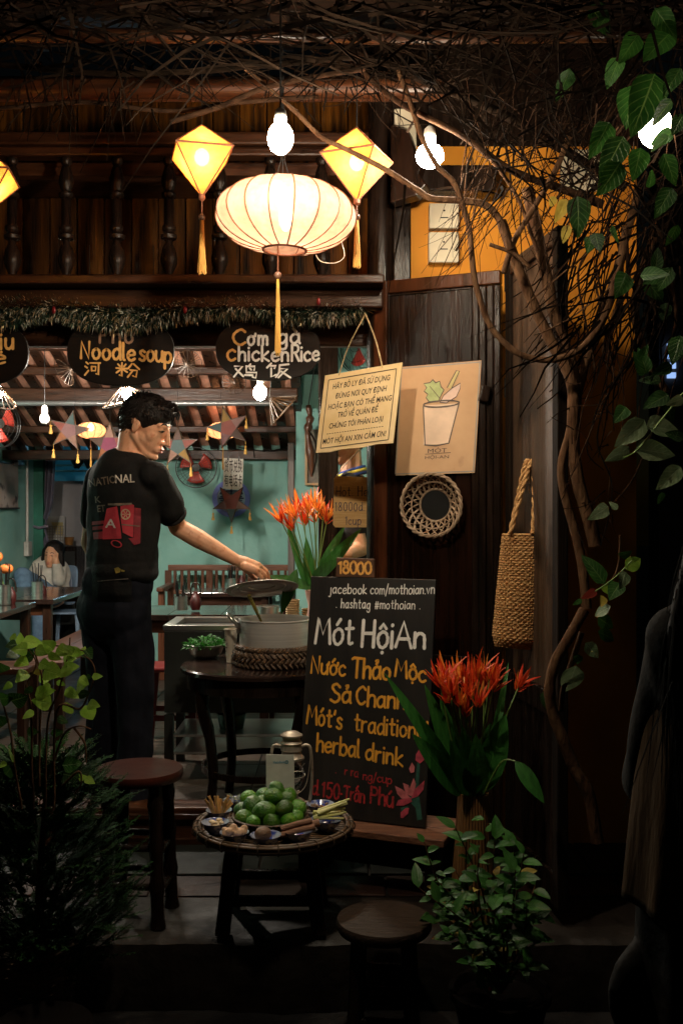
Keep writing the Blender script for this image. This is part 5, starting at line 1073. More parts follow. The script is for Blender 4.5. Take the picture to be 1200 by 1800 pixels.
m = MB(); m.lathe([(.24, .46), (.25, .46), (.25, .485), (.24, .485), (.24, .46)], 30, c=TC); m.build('stretcher_ring', W_BLACK, t, smooth=35)
# plaited ring stand
PC_ = V((-.272, 4.245, TZ + .001)); PLAIT = mat('dark_plaited_straw', (.05, .028, .016), .6, .5, 30, bump=.5, col2=(.15, .09, .05))
t = thing('plaited_stand', 'dark plaited straw ring under the pot', 'basket', PC_)
m = MB(); m.lathe([(.15, .0), (.163, .006), (.168, .035), (.162, .066), (.15, .072), (.142, .03), (.15, .0)], 44, c=PC_); m.build('ring_body', PLAIT, t, smooth=60)
m = MB()
for row, (z, r) in enumerate(((.014, .168), (.034, .173), (.054, .169))):
    for i in range(46):
        a = 2 * math.pi * (i + .5 * (row % 2)) / 46; b = a + .12 * (1 if row % 2 else -1); m.tube([PC_ + V((r * math.cos(a), r * math.sin(a), z - .011)), PC_ + V(((r + .005) * math.cos((a + b) / 2), (r + .005) * math.sin((a + b) / 2), z)), PC_ + V((r * math.cos(b), r * math.sin(b), z + .011))], [.004, .007, .004], 5)
m.build('plait', PLAIT, t, smooth=60)
m = MB()
for ph in range(3): m.tube([PC_ + V(((.158 + .0075 * math.cos(a * 24 + ph * 2.094)) * math.cos(a), (.158 + .0075 * math.cos(a * 24 + ph * 2.094)) * math.sin(a), .075 + .0075 * math.sin(a * 24 + ph * 2.094))) for a in [2 * math.pi * j / 300 for j in range(301)]], .006, 5)
m.build('twisted_rim', PLAIT, t, smooth=60)
# pot
t = thing('cooking_pot', 'wide brushed aluminium cooking pot with loop handles', 'pot', PC_ + V((0, 0, .045))); zb = PC_.z + .045; zr = 1.087; pr = .150
m = MB(); m.lathe([(.001, zb), (pr - .012, zb), (pr - .003, zb + .008), (pr, zb + .02), (pr, zr - .008), (pr + .004, zr - .004), (pr + .003, zr), (pr - .003, zr), (pr - .004, zr - .01), (pr - .005, zb + .02), (.001, zb + .012)], 64, c=(PC_.x, PC_.y, 0)); m.build('pot_body', ALU, t, smooth=40)
m = MB(); m.lathe([(.001, zr - .045), (pr - .006, zr - .045)], 40, c=(PC_.x, PC_.y, 0)); m.build('herbal_tea', mat('dark_tea', (.05, .02, .008), .08, .2, 4), t)
for sg in (-1, 1):
    a0 = V((PC_.x + sg * pr * .985, PC_.y - .03, zr - .035)); m = MB(); m.box(a0 + V((sg * .004, 0, 0)), (.01, .05, .045)); e = V((sg * .05, 0, .045 if sg < 0 else -.01))
    m.tube(crom([a0 + V((0, -.02, 0)), a0 + e * .6 + V((0, -.03, .01)), a0 + e + V((0, 0, .012)), a0 + e * .6 + V((0, .035, .01)), a0 + V((0, .02, 0))], 5), .006, 8); m.build('handle', STEEL, t, smooth=50)
m = MB(); p0_ = P(437, 1046, 4.2); p1_ = P(459, 1092, 4.26); m.tube([p0_, p0_.lerp(p1_, .5), p1_], [.0085, .0075, .005], 8); tag(m.build('ladle', mat('black_yellow_grip', (.02, .018, .01), .3, .5, 25, (1, 1, 3), col2=(.3, .24, .03)), smooth=50), 'black and yellow ladle handle standing in the pot', 'ladle')
# lid held by the cook
LC = P(461, 1036, 4.33); Rl = Matrix.Rotation(math.radians(5.5), 3, 'Y').inverted() @ Matrix.Rotation(math.radians(-17), 3, 'X'); t = thing('pot_lid', 'aluminium pot lid held above the pot by the cook', 'lid', LC)
LIDM = mat('worn_aluminium', (.42, .38, .34), .42, .2, 8, bump=.2, metal=1.0, roughvar=.12)
m = MB(); m.lathe([(.152, 0), (.154, .003), (.15, .006), (.13, .009), (.1, .016), (.06, .02), (.001, .022)], 48, c=LC, R=Rl); m.lathe([(.001, .018), (.055, .016), (.057, .012), (.062, .015), (.095, .011), (.098, .007), (.103, .010), (.128, .004), (.131, .0), (.136, .002), (.152, .0)], 48, c=LC, R=Rl); lpo = m.build('lid_plate', LIDM, t, smooth=40)
m = MB(); m.lathe([(.006, .02), (.006, .034), (.017, .04), (.018, .048), (.01, .054), (.001, .055)], 16, c=LC, R=Rl); m.build('knob', mat('black_knob', (.02, .018, .016), .4, .2, 20), lpo, smooth=40)
# bowl of greens, cup
bc = V((P(362, 0, 4.42).x, 4.42, TZ)); t = thing('steel_bowl', 'steel bowl heaped with green herbs on the round table', 'bowl', bc)
m = MB(); m.lathe([(.001, .001), (.04, .001), (.066, .02), (.082, .058), (.085, .06), (.081, .061), (.063, .026), (.038, .007), (.001, .006)], 40, c=bc); m.build('bowl', STEEL, t, smooth=40)
HERB = mat('fresh_herb', (.03, .17, .02), .6, .4, 30, spec=.25, trans=.3, rand=.2); rr = random.Random(5)
ho = thing('herbs', 'heap of fresh green herb leaves in the steel bowl', 'herbs', bc + V((0, 0, .05))); m = MB(); m2 = MB()
for i in range(230):
    a = rr.uniform(0, 6.28); r = .078 * math.sqrt(rr.random()); p = bc + V((r * math.cos(a), r * math.sin(a), .05 + .045 * (1 - (r / .08) ** 2) * rr.random())); d = V((math.cos(a) * .7 + rr.uniform(-.6, .6), math.sin(a) * .7 + rr.uniform(-.6, .6), rr.uniform(-.1, .8)))
    m.leaf(p, d, V((rr.uniform(-.5, .5), rr.uniform(-.5, .5), 1)), rr.uniform(.018, .036), rr.uniform(.008, .014), .3, .3, 3)
    if i % 7 == 0: m2.tube([p - d * .02, p + d * .025], .0012, 4)
m.build('leaves', HERB, ho, smooth=180, kind='stuff'); m2.build('stalks', HERB, ho)
cc_ = V((P(406, 0, 4.29).x, 4.29, TZ + .001)); t = thing('paper_cup', 'tall white paper cup beside the steel pot', 'cup', cc_); PAPER = mat('cup_paper', (.66, .58, .47), .6, .08, 20)
m = MB(); m.lathe([(.001, .001), (.0185, .001), (.0275, .138), (.029, .14), (.0275, .142), (.0265, .139), (.018, .004), (.001, .004)], 28, c=cc_); m.build('cup', PAPER, t, smooth=40)
m = MB()
for k in range(5): m.box(cc_ + V((-.02 + .003 * (k % 3), -.0185, .05 + k * .015)), (.006, .002, .004)); 
m.build('print_marks', INK, t)

# ------------------------------------------------------------------ steel cart
X0, X1, Y0, Y1, CZ = -.815, -.16, 4.68, 5.06, 1.006
t = thing('serving_cart', 'black serving cart with steel top behind the herb bowl', 'cart', ((X0 + X1) / 2, (Y0 + Y1) / 2, FLZ)); BLK = mat('black_sheet_metal', (.018, .02, .018), .45, .3, 6, bump=.1)
m = MB(); cx, cyy = (X0 + X1) / 2, (Y0 + Y1) / 2
m.box((cx, Y0 + .02, CZ - .012), (X1 - X0, .04, .024)); m.box((cx, Y1 - .02, CZ - .012), (X1 - X0, .04, .024)); m.box((X0 + .025, cyy, CZ - .012), (.05, Y1 - Y0 - .08, .024)); m.box((X1 - .13, cyy, CZ - .012), (.26, Y1 - Y0 - .08, .024)); m.box((cx - .1, cyy, CZ - .06), (.38, Y1 - Y0 - .08, .006)); m.build('steel_top', STEEL, t, bevel=.002)
m = MB(); m.box((cx, cyy, CZ - .024 - .19), (X1 - X0 - .01, Y1 - Y0 - .01, .375)); m.build('cabinet', BLK, t, bevel=.004)
for x in (X0 + .025, X1 - .025):
    for y in (Y0 + .025, Y1 - .025): m = MB(); m.box((x, y, (CZ - .41 + FLZ) / 2), (.04, .04, CZ - .41 - FLZ)); m.build('leg', BLK, t)
for z in (.42, .50): m = MB(); m.box((cx, cyy, z), (X1 - X0 - .09, Y1 - Y0 - .03, .008)); m.tube([(X0 + .05, Y0 + .01, z), (X1 - .05, Y0 + .01, z)], .006, 6); m.build('shelf', STEEL, t)
bb = V((P(408, 0, 4.85).x, 4.83, .505)); m = MB(); m.lathe([(.001, 0), (.055, 0), (.07, .07), (.074, .072), (.069, .073), (.053, .006), (.001, .005)], 32, c=bb); tag(m.build('basin', mat('dark_green_plastic', (.015, .06, .03), .35, .2, 8), smooth=40), 'dark green plastic basin on the cart shelf', 'basin')
sc_ = V((P(470, 0, 4.78).x, 4.8, CZ + .001)); m = MB(); m.lathe([(.001, 0), (.05, 0), (.052, .075), (.054, .077), (.05, .078), (.048, .005), (.001, .004)], 32, c=sc_); tag(m.build('steel_canister', STEEL, smooth=40), 'steel canister behind the raised pot lid', 'canister')
cu = V((P(514, 0, 4.86).x, 4.88, CZ + .001)); t = thing('cup_stack', 'two columns of stacked beige paper cups behind the pot', 'cups', cu)
for q in range(2):
    m = MB()
    for k in range(9 if q == 0 else 5): m.lathe([(.026, k * .011), (.034, k * .011 + .008), (.034, k * .011 + .0105), (.03, k * .011 + .0105)], 20, c=cu + V((.0 + q * .075, q * .01, 0)))
    m.build('cup_column', mat('kraft_cup', (.5, .36, .2), .7, .1, 20), t, smooth=30)

# ------------------------------------------------------------------ flowers
PETO = mat('flower_orange', (.8, .2, .02), .5, .25, 25, trans=.3, col2=(.8, .3, .05)); PETR = mat('flower_red', (.62, .03, .012), .5, .25, 25, trans=.3, col2=(.78, .12, .02))
CANNA = mat('broad_leaf_green', (.025, .11, .02), .32, .25, 5, (14, 14, 2), .25, 30, trans=.25, col2=(.05, .2, .035)); vein(CANNA, (.12, .3, .06), 22, .3, .25); STEMG = mat('flower_stem_green', (.12, .2, .04), .5, .2, 20)
def flower(parent, base, tip, R_, seed, mt):
    rr = random.Random(seed); base, tip = V(base), V(tip); ax = (tip - base).normalized(); m = MB(); m.tube(crom([base, base.lerp(tip, .5) + V((rr.uniform(-.01, .01), rr.uniform(-.01, .01), 0)), tip], 5), .0026, 6); m.build('stem', STEMG, parent, smooth=60)
    m = MB(); n = 14; o1 = ax.orthogonal().normalized(); o2 = ax.cross(o1)
    for i in range(n):
        a = i * 2.4 + rr.uniform(-.3, .3); h = i / n; out = (o1 * math.cos(a) + o2 * math.sin(a)); d = (out * rr.uniform(.35, 1.0) + ax * (1.0 + .3 * h)).normalized(); L = R_ * rr.uniform(.5, 1.2)
        m.cur = rr.choice((0, 0, 1)) if mt else rr.choice((0, 1, 1, 1)); m.leaf(tip - ax * R_ * .3 + ax * (h * R_ * .35), d, out, L, L * rr.uniform(.09, .2), rr.uniform(-.35, .45), .7, 6, .6, .05)
    m.build('flower', [PETO, PETR], parent, smooth=180)
def blade(parent, base, tip, W, droop=.12, fold=.3, nrm=None, mt=None, name='leaf'):
    base, tip = V(base), V(tip); d = tip - base; L = d.length; n = V(nrm) if nrm else V((0, -1, .5)); d0 = d.normalized(); x = d0.cross(n).normalized(); nn = x.cross(d0); d2 = (d + nn * droop * L); m = MB(); m.leaf(base, d2, n, d2.length, W, droop * L / d2.length, fold, 12, .8, .012); m.build(name, mt or CANNA, parent, smooth=180, sub=1)
vb = V((P(556, 0, 4.5).x, 4.5, TZ + .001)); t = thing('flower_vase', 'pink paper wrapped vase of orange parrot flowers behind the menu board', 'flower vase', vb)
m = MB(); m.lathe([(.001, 0), (.034, 0), (.045, .08), (.042, .17), (.036, .22), (.048, .27), (.05, .285), (.045, .28), (.03, .2), (.001, .19)], 28, c=vb); m.build('vase', mat('pink_wrap', (.55, .3, .24), .55, .2, 14, bump=.3), t, smooth=50)
mo = vb + V((0, 0, .26))
for i, (px, py, d) in enumerate(((492, 912, -.05), (505, 900, .0), (518, 905, -.06), (527, 893, .03), (540, 898, -.04), (549, 886, .02), (559, 893, -.03), (568, 905, .03), (512, 925, -.08), (535, 915, .06), (553, 910, .07), (575, 912, 0))): flower(t, mo + V((rnd.uniform(-.02, .02), rnd.uniform(-.02, .02), 0)), P(px, py, 4.5 + d), .085, 30 + i, True)
for (bx, by, tx, ty, W, d) in ((548, 1030, 634, 930, .06, -.04), (552, 1030, 606, 924, .05, .03), (546, 1035, 538, 945, .05, .0), (540, 1040, 500, 905, .03, .04), (552, 1035, 470, 1012, .05, -.02), (548, 1030, 585, 985, .06, -.08)): blade(t, P(bx, by, 4.5), P(tx, ty, 4.5 + d), W, .1, .35)
blade(t, P(522, 1000, 4.44), P(494, 1080, 4.42), .055, .05, .3)
vb = V((P(832, 0, 3.26).x, 3.27, POZ)); t = thing('flower_vase', 'ribbed bamboo vase of red parrot flowers standing on the porch', 'flower vase', vb)
RIBV = mat('bamboo_slat', (.17, .075, .025), .5, .35, 14, (6, 6, .5), .2, col2=(.28, .14, .05))
m = MB(); m.lathe([(.001, .004), (.068, .004), (.064, .1), (.05, .3), (.043, .405), (.038, .405), (.045, .3), (.001, .28)], 32, c=vb); vbo = m.build('vase_body', mat('vase_dark', (.05, .022, .01), .6, .3, 10), t, smooth=50)
for k in range(34):
    a = 2 * math.pi * k / 34; e = V((math.cos(a), math.sin(a), 0)); m = MB(); m.tube([vb + e * .0705 + V((0, 0, .002)), vb + e * .066 + V((0, 0, .1)), vb + e * .0525 + V((0, 0, .3)), vb + e * .045 + V((0, 0, .412))], .0042, 5); m.build('slat', RIBV, vbo, smooth=50)
mo = vb + V((0, 0, .38))
for i, (px, py, d) in enumerate(((772, 1200, -.05), (784, 1190, .0), (792, 1215, -.08), (801, 1200, .03), (808, 1235, -.06), (815, 1195, .02), (823, 1220, -.03), (832, 1200, .03), (842, 1185, -.04), (850, 1200, .06), (860, 1190, .04), (868, 1205, 0), (840, 1235, -.06), (816, 1252, -.05), (786, 1228, -.04), (912, 1205, .1))): flower(t, mo + V((rnd.uniform(-.02, .02), rnd.uniform(-.02, .02), 0)), P(px, py, 3.26 + d), .078, 60 + i, False)
for (bx, by, tx, ty, W, d) in ((815, 1395, 676, 1184, .045, -.10), (818, 1395, 746, 1204, .06, -.02), (812, 1398, 733, 1253, .045, -.10), (812, 1400, 724, 1290, .07, -.12), (825, 1395, 772, 1225, .05, .04), (828, 1395, 812, 1275, .06, -.10), (838, 1395, 835, 1290, .07, -.12), (845, 1395, 888, 1255, .09, .0), (840, 1390, 862, 1270, .07, .08), (850, 1395, 893, 1165, .03, .14), (822, 1400, 790, 1300, .06, -.12)): blade(t, P(bx, by, 3.27), P(tx, ty, 3.26 + d), W, .08, .35)
m = MB(); m.tube(crom([P(850, 1395, 3.27), P(880, 1340, 3.22), P(905, 1338, 3.2)], 5), .003, 6); m.build('leaf_stalk', STEMG, t); blade(t, P(905, 1338, 3.2), P(955, 1411, 3.16), .05, .12, .3)

# ------------------------------------------------------------------ tray with limes and spices
TR = V((-.218, 3.3, .505)); BAMB = mat('old_bamboo', (.05, .028, .013), .55, .4, 14, bump=.3, col2=(.11, .062, .03)); BAMD = mat('dark_basket', (.045, .028, .016), .6, .4, 20, bump=.4, col2=(.1, .065, .04))
t = thing('tray_stand', 'low black stool frame holding the bamboo tray', 'stand', (TR.x, TR.y, POZ))
for sx in (-1, 1):
    for sy in (-1, 1): m = MB(); m.bar((TR.x + sx * .15, TR.y + sy * .13, POZ), (TR.x + sx * .12, TR.y + sy * .11, TR.z - .012), .045, .04, up=(0, 1, 0)); m.build('leg', W_BLACK, t, bevel=.004)
for sy in (-1, 1): m = MB(); m.box((TR.x, TR.y + sy * .115, POZ + .1), (.26, .024, .03)); m.build('stretcher', W_BLACK, t, bevel=.003)
m = MB(); m.box((TR.x, TR.y, TR.z - .012), (.3, .28, .018)); m.build('seat', W_BLACK, t, bevel=.004)
t = thing('bamboo_tray', 'round woven bamboo tray of limes and spice bowls', 'tray', TR)
m = MB(); m.lathe([(.001, .0), (.235, .0), (.235, .005), (.001, .005)], 48, c=TR); m.build('tray_base', BAMD, t, smooth=40)
m = MB()
for k in range(-11, 12):
    x = k * .02; h = math.sqrt(max(0, .23 ** 2 - x * x)); m.box(TR + V((x, 0, .0065 + .001 * (k % 2))), (.012, 2 * h, .002)); m.box(TR + V((0, x, .0085 + .001 * (k % 2))), (2 * h, .012, .002))
m.build('weave', BAMB, t)
for r, z, w in ((.245, .012, .011), (.238, .026, .006), (.252, .024, .006)): m = MB(); m.tube([TR + V((r * math.cos(a), r * math.sin(a), z)) for a in [2 * math.pi * j / 64 for j in range(65)]], w, 8); m.build('rim', BAMB, t, smooth=60)
for k in range(26):
    m = MB(); a = 2 * math.pi * k / 26; e = V((math.cos(a), math.sin(a), 0)); m.tube([TR + e * (.246 + .016 * math.cos(q)) + V((0, 0, .017 + .017 * math.sin(q))) for q in [2 * math.pi * j / 10 for j in range(11)]], .0022, 4); m.build('lashing', BAMD, t)
LB = V((P(475, 0, 3.28).x, 3.275, TR.z + .011)); t = thing('lime_basket', 'shallow dark basket bowl heaped with limes', 'basket', LB)
m = MB(); m.lathe([(.001, .0), (.08, .0), (.105, .02), (.118, .045), (.122, .047), (.118, .05), (.1, .026), (.075, .008), (.001, .007)], 40, c=LB); m.build('basket_body', BAMD, t, smooth=50)
m = MB()
for k in range(60): a = 2 * math.pi * k / 60; e = V((math.cos(a), math.sin(a), 0)); f2 = V((math.cos(a + .08), math.sin(a + .08), 0)); m.tube([LB + e * .083 + V((0, 0, .002)), LB + f2 * .108 + V((0, 0, .02)), LB + e * .121 + V((0, 0, .046))], .0026, 4)
m.build('weave', BAMD, t)
LIME = mat('lime_skin', (.025, .13, .008), .36, .4, 14, bump=.5, bscale=190, col2=(.11, .25, .018), rand=.5, spots=((.34, .34, .06), 22, .66), coat=.1)
lm = MB(); lm.lathe([(.0005, -.033), (.004, -.0325), (.008, -.031), (.016, -.027), (.025, -.016), (.0295, 0), (.0265, .014), (.018, .025), (.009, .0305), (.004, .032), (.0025, .0345), (.0005, .0345)], 22); l0 = None
LIML = ['green lime at the upper left of the heap', 'dark lime below the upper left one', 'lime touching the left rim of the basket', 'lime at the lower left of the heap', 'lime at the front left of the heap', 'big dark green lime in the middle of the heap', 'dark green lime second from the top of the heap', 'topmost lime, touching the payment card', 'lime just left of the top one, half hidden', 'yellowish lime at the front middle of the heap', 'large lime right of the heap middle', 'lime at the front right of the heap', 'pale lime at the right basket rim', 'lime below the pale one at the right rim', 'lime at the upper right by the lantern', 'lime just below the upper right one', 'half hidden lime left of the heap middle', 'lime buried inside the heap', 'lime buried inside the heap', 'lime buried inside the heap', 'lime buried inside the heap', 'lime buried inside the heap']
LIMES = ((437, 1403, 3.34), (444, 1417, 3.28), (426, 1425, 3.3), (429, 1438, 3.245), (446, 1447, 3.2), (465, 1426, 3.215), (480, 1400, 3.25), (486, 1387, 3.305), (463, 1400, 3.33), (477, 1447, 3.185), (500, 1421, 3.215), (507, 1444, 3.2), (520, 1424, 3.275), (520, 1437, 3.24), (508, 1399, 3.31), (503, 1406, 3.285), (462, 1412, 3.30), (482, 1422, 3.29), (455, 1436, 3.27), (492, 1440, 3.26), (470, 1440, 3.33), (500, 1432, 3.34))
for i, (px, py, D) in enumerate(LIMES):
    s_ = rnd.uniform(.84, 1.12); M4 = Matrix.Translation(P(px, py, D)) @ Matrix.Rotation(rnd.uniform(0, 6.28), 4, 'Z') @ Matrix.Rotation(rnd.uniform(.4, 1.7), 4, 'X') @ Matrix.Diagonal((s_, s_, s_ * rnd.uniform(.95, 1.1), 1))
    if l0 is None: o = l0 = lm.build('lime', LIME, mtx=M4, smooth=180)
    else: o = dup(l0, M4)
    tag(o, LIML[i], 'lime', 'limes heaped in the basket')
CHINA = mat('blue_china', (.035, .06, .26), .15, .3, 24, spots=((.55, .58, .65), 30, .56), coat=.5, spec=.6); CHINB = mat('blue_china_inside', (.35, .38, .48), .15, .2, 24, spots=((.03, .06, .3), 36, .52), coat=.5)
def china(px, py, r, label, n=0):
    D = (EYE - TR.z - .04) * FP / (py - 890); c = V((P(px, 0, D).x, D, TR.z + .012)); t = thing('china_bowl', label, 'bowl', c, 'small blue and white china bowls')
    m = MB(); m.lathe([(.001, .0), (r * .45, .0), (r * .5, .005), (r * .8, .016), (r, .035), (r * 1.02, .037)], 28, c=c); m.build('outside', CHINA, t, smooth=50)
    m = MB(); m.lathe([(r * 1.02, .037), (r * .95, .034), (r * .74, .018), (r * .4, .008), (.001, .007)], 28, c=c); m.build('inside', CHINB, t, smooth=50); return c + V((0, 0, .02))
rr = random.Random(9)
LICO = mat('dried_root', (.42, .22, .06), .7, .3, 20, col2=(.6, .36, .13)); c = china(385, 1428, .042, 'blue china bowl holding dried orange root sticks')
t = thing('dried_roots', 'upright dried orange root sticks in blue bowl', 'roots', c)
for k in range(15): a = rr.uniform(0, 6.28); e = V((math.cos(a), math.sin(a) * .6, 0)); b0_ = c + e * rr.uniform(0, .018); m = MB(); m.bar(b0_, b0_ + V((e.x * .02 + rr.uniform(-.012, .02), e.y * .02, rr.uniform(.035, .065))), .008, .003, up=(rr.random(), 1, 0)); m.build('stick', LICO, t, bevel=.001)
c = china(378, 1449, .043, 'blue china bowl of pale garlic slices at the tray\'s left edge'); t = thing('garlic_slices', 'pale slices heaped in the left blue bowl', 'garlic', c)
for k in range(16): a = rr.uniform(0, 6.28); r = rr.uniform(0, .026); m = MB(); m.ell(c + V((r * math.cos(a), r * math.sin(a), rr.uniform(.0, .016))), (.011, .008, .005), 8, Matrix.Rotation(rr.uniform(-1, 1), 3, 'X') @ Matrix.Rotation(rr.uniform(0, 3), 3, 'Z')); m.build('slice', mat('garlic', (.62, .47, .27), .6, .2, 40), t, smooth=180)
c = china(412, 1467, .044, 'blue china bowl with ginger root at the tray front'); GING = mat('ginger_skin', (.5, .3, .17), .7, .25, 22, bump=.5, bscale=60, col2=(.62, .4, .24))
m = MB()
for x, y, z, r in ((-.022, 0, .012, .015), (-.008, .006, .016, .016), (.008, -.002, .014, .015), (.024, .004, .016, .014), (-.012, -.012, .022, .011), (.03, .008, .026, .010), (-.002, .002, .03, .011), (-.03, .006, .022, .009)): m.ell(c + V((x, y, z)), (r * 1.15, r, r * .95), 12)
_o, _q = blob(m, .003, 2, 'ginger_root', GING, None, disp=.002, dscale=60); tag(_o, 'knobbly ginger root in blue bowl', 'ginger')
c = china(467, 1472, .047, 'blue china bowl with one brown nut at the tray\'s front'); m = MB(); m.ell(c + V((-.008, 0, .018)), (.026, .025, .023), 20); tag(m.build('brown_nut', mat('nut_shell', (.13, .065, .03), .6, .3, 14, (1, 1, 4), .5, 40), smooth=180), 'round brown nut in blue bowl before the limes', 'nut')
c = china(523, 1464, .047, 'blue china bowl with cinnamon bark sticks'); CINN = mat('cinnamon_bark', (.16, .075, .04), .75, .35, 14, (1, 6, 6), .4, col2=(.27, .13, .075))
for k, (dy, dz, L, rr_) in enumerate(((-.012, .02, .11, .009), (.008, .026, .125, .011), (-.002, .036, .1, .009))):
    a0 = c + V((-.05, dy - .012, dz - .012)); a1 = a0 + V((L * .93, .02, .02)); m = MB(); m.tube([a0, a0.lerp(a1, .5) + V((0, 0, .002)), a1], rr_, 10); m.tube([a0 - V((.0005, 0, 0)), a1 + V((.0005, 0, 0))], rr_ * .6, 8); tag(m.build('cinnamon_stick', CINN, smooth=50), ['pale cinnamon stick at the front of the blue bowl', 'thick cinnamon stick at the back of the blue bowl', 'cinnamon stick lying on top of the others'][k], 'cinnamon', 'cinnamon sticks')
c = china(573, 1444, .05, 'blue china bowl carrying cut lemongrass stalks'); LEMG = mat('lemongrass', (.42, .42, .12), .5, .25, 12, (1, 6, 6), col2=(.58, .55, .24), rand=.15); t = thing('lemongrass', 'bundle of cut pale lemongrass stalks in blue bowl', 'lemongrass', c)
for k in range(17):
    a0 = c + V((rr.uniform(-.045, -.02), rr.uniform(-.025, .02), .022 + .018 * rr.random())); a1 = a0 + V((rr.uniform(.07, .105), rr.uniform(-.02, .03), rr.uniform(.0, .03))); m = MB(); m.tube([a0, a1], [.0055, .0035], 7); m.build('stalk', LEMG, t, smooth=50)
c = china(563, 1417, .046, 'blue china bowl of brown dried herbs beside the lantern'); t = thing('dried_herbs', 'brown dried chips in the blue bowl by the lantern', 'herbs', c)
for k in range(18): a = rr.uniform(0, 6.28); r = rr.uniform(0, .03); m = MB(); m.box(c + V((r * math.cos(a), r * math.sin(a), rr.uniform(0, .012))), (.014, .008, .003), Matrix.Rotation(rr.uniform(-.6, .6), 3, 'X') @ Matrix.Rotation(rr.uniform(0, 3), 3, 'Z')); m.build('chip', mat('dried_chip', (.2, .11, .06), .8, .4, 30), t)
c = china(414, 1409, .04, 'blue china bowl with herb sprigs behind the limes'); t = thing('herb_sprigs', 'tiny pale flowered herb sprigs in a blue bowl', 'herbs', c); m = MB()
for k in range(60): a = rr.uniform(0, 6.28); r = rr.uniform(0, .032); m.leaf(c + V((r * math.cos(a), r * math.sin(a), .01 + .014 * rr.random())), (math.cos(a), math.sin(a), rr.uniform(0, .8)), (0, 0, 1), .014, .005, .2, .3, 3)
m.build('sprigs', mat('dull_herb', (.1, .12, .05), .7, .4, 40), t, kind='stuff')
# payment card stand (its code left blank)
F = Frame(P(468, 1404, 3.385), (1, .12, 0), (0, .16, 1)); s = 3.38 / FP; t = thing('payment_card', 'pale payment card standing behind the limes', 'card', F.o)
m = MB(); m.prism([(0, 0), (50 * s, 0), (50 * s, 74 * s), (0, 76 * s)], .004, F, -.004); m.build('card', mat('pale_acrylic', (.4, .41, .36), .35, .12, 14), t, bevel=.001)
m = MB(); m.box(F(25 * s, -.003, -.01), (56 * s, .05, .006)); m.build('card_foot', mat('clear_foot', (.3, .3, .28), .2, .1, 10), t)
m = MB(); printed(m, 'VietinBank', F, 12 * s, 60 * s, 21 * s, 4.4 * s, .1, .001, .02); m.build('lettering', mat('teal_print', (.03, .18, .26), .6, .1, 10), t)
m = MB(); pts = [F((36.5 + 2.6 * math.cos(a)) * s, (62 + 2.6 * math.sin(a)) * s, .001) for a in [2 * math.pi * j / 16 for j in range(17)]]; m.tube(pts, .0012, 5); m.build('logo_ring', MATS['teal_print'], t)
# hurricane lantern
hc = V((P(512, 0, 3.46).x, 3.46, TR.z + .012)); t = thing('hurricane_lantern', 'old tin hurricane lantern with wire bail on the tray', 'lantern', hc); TIN = mat('aged_tin', (.42, .36, .29), .45, .3, 10, bump=.2, metal=.7, roughvar=.15, spots=((.16, .1, .06), 18, .62))
m = MB(); m.lathe([(.001, 0), (.048, 0), (.05, .006), (.048, .03), (.04, .042), (.024, .05), (.022, .062), (.028, .068), (.028, .074), (.001, .076)], 30, c=hc); m.build('fuel_tank', TIN, t, smooth=40)
GLS = bpy.data.materials.new('lantern_glass'); GLS.use_nodes = True; _b = GLS.node_tree.nodes['Principled BSDF']; _b.inputs['Base Color'].default_value = (.85, .85, .8, 1); _b.inputs['Transmission Weight'].default_value = 1; _b.inputs['Roughness'].default_value = .12; _b.inputs['IOR'].default_value = 1.15
m = MB(); m.lathe([(.026, .075), (.04, .1), (.044, .125), (.04, .15), (.028, .178), (.026, .18)], 28, c=hc); m.build('glass_globe', GLS, t, smooth=180)
m = MB(); m.lathe([(.034, .176), (.044, .18), (.044, .186), (.034, .196), (.032, .205), (.036, .21), (.034, .216), (.033, .23), (.037, .235), (.03, .242), (.03, .252), (.038, .257), (.038, .262), (.02, .272), (.001, .274)], 30, c=hc); m.build('chimney', TIN, t, smooth=35)
for sg in (-1, 1):
    m = MB(); m.tube(crom([hc + V((sg * .033, 0, .222)), hc + V((sg * .055, 0, .226)), hc + V((sg * .066, 0, .205)), hc + V((sg * .07, 0, .12)), hc + V((sg * .062, 0, .04)), hc + V((sg * .044, 0, .015))], 6), .0052, 8); m.build('side_tube', TIN, t, smooth=60)
m = MB(); m.tube(crom([hc + V((-.068, -.004, .22)), hc + V((-.05, -.03, .12)), hc + V((0, -.05, .075)), hc + V((.05, -.03, .1)), hc + V((.068, -.004, .22))], 8), .0016, 6); m.build('bail', TIN, t, smooth=60)
m = MB(); m.tube([hc + V((.03 * math.cos(a) * 1.55, .03 * math.sin(a) * 1.55, .125)) for a in [2 * math.pi * j / 24 for j in range(25)]], .0014, 5); m.tube(crom([hc + V((-.045, 0, .1)), hc + V((0, -.046, .125)), hc + V((.045, 0, .165))], 6), .0014, 5); m.build('globe_guard', TIN, t, smooth=60)

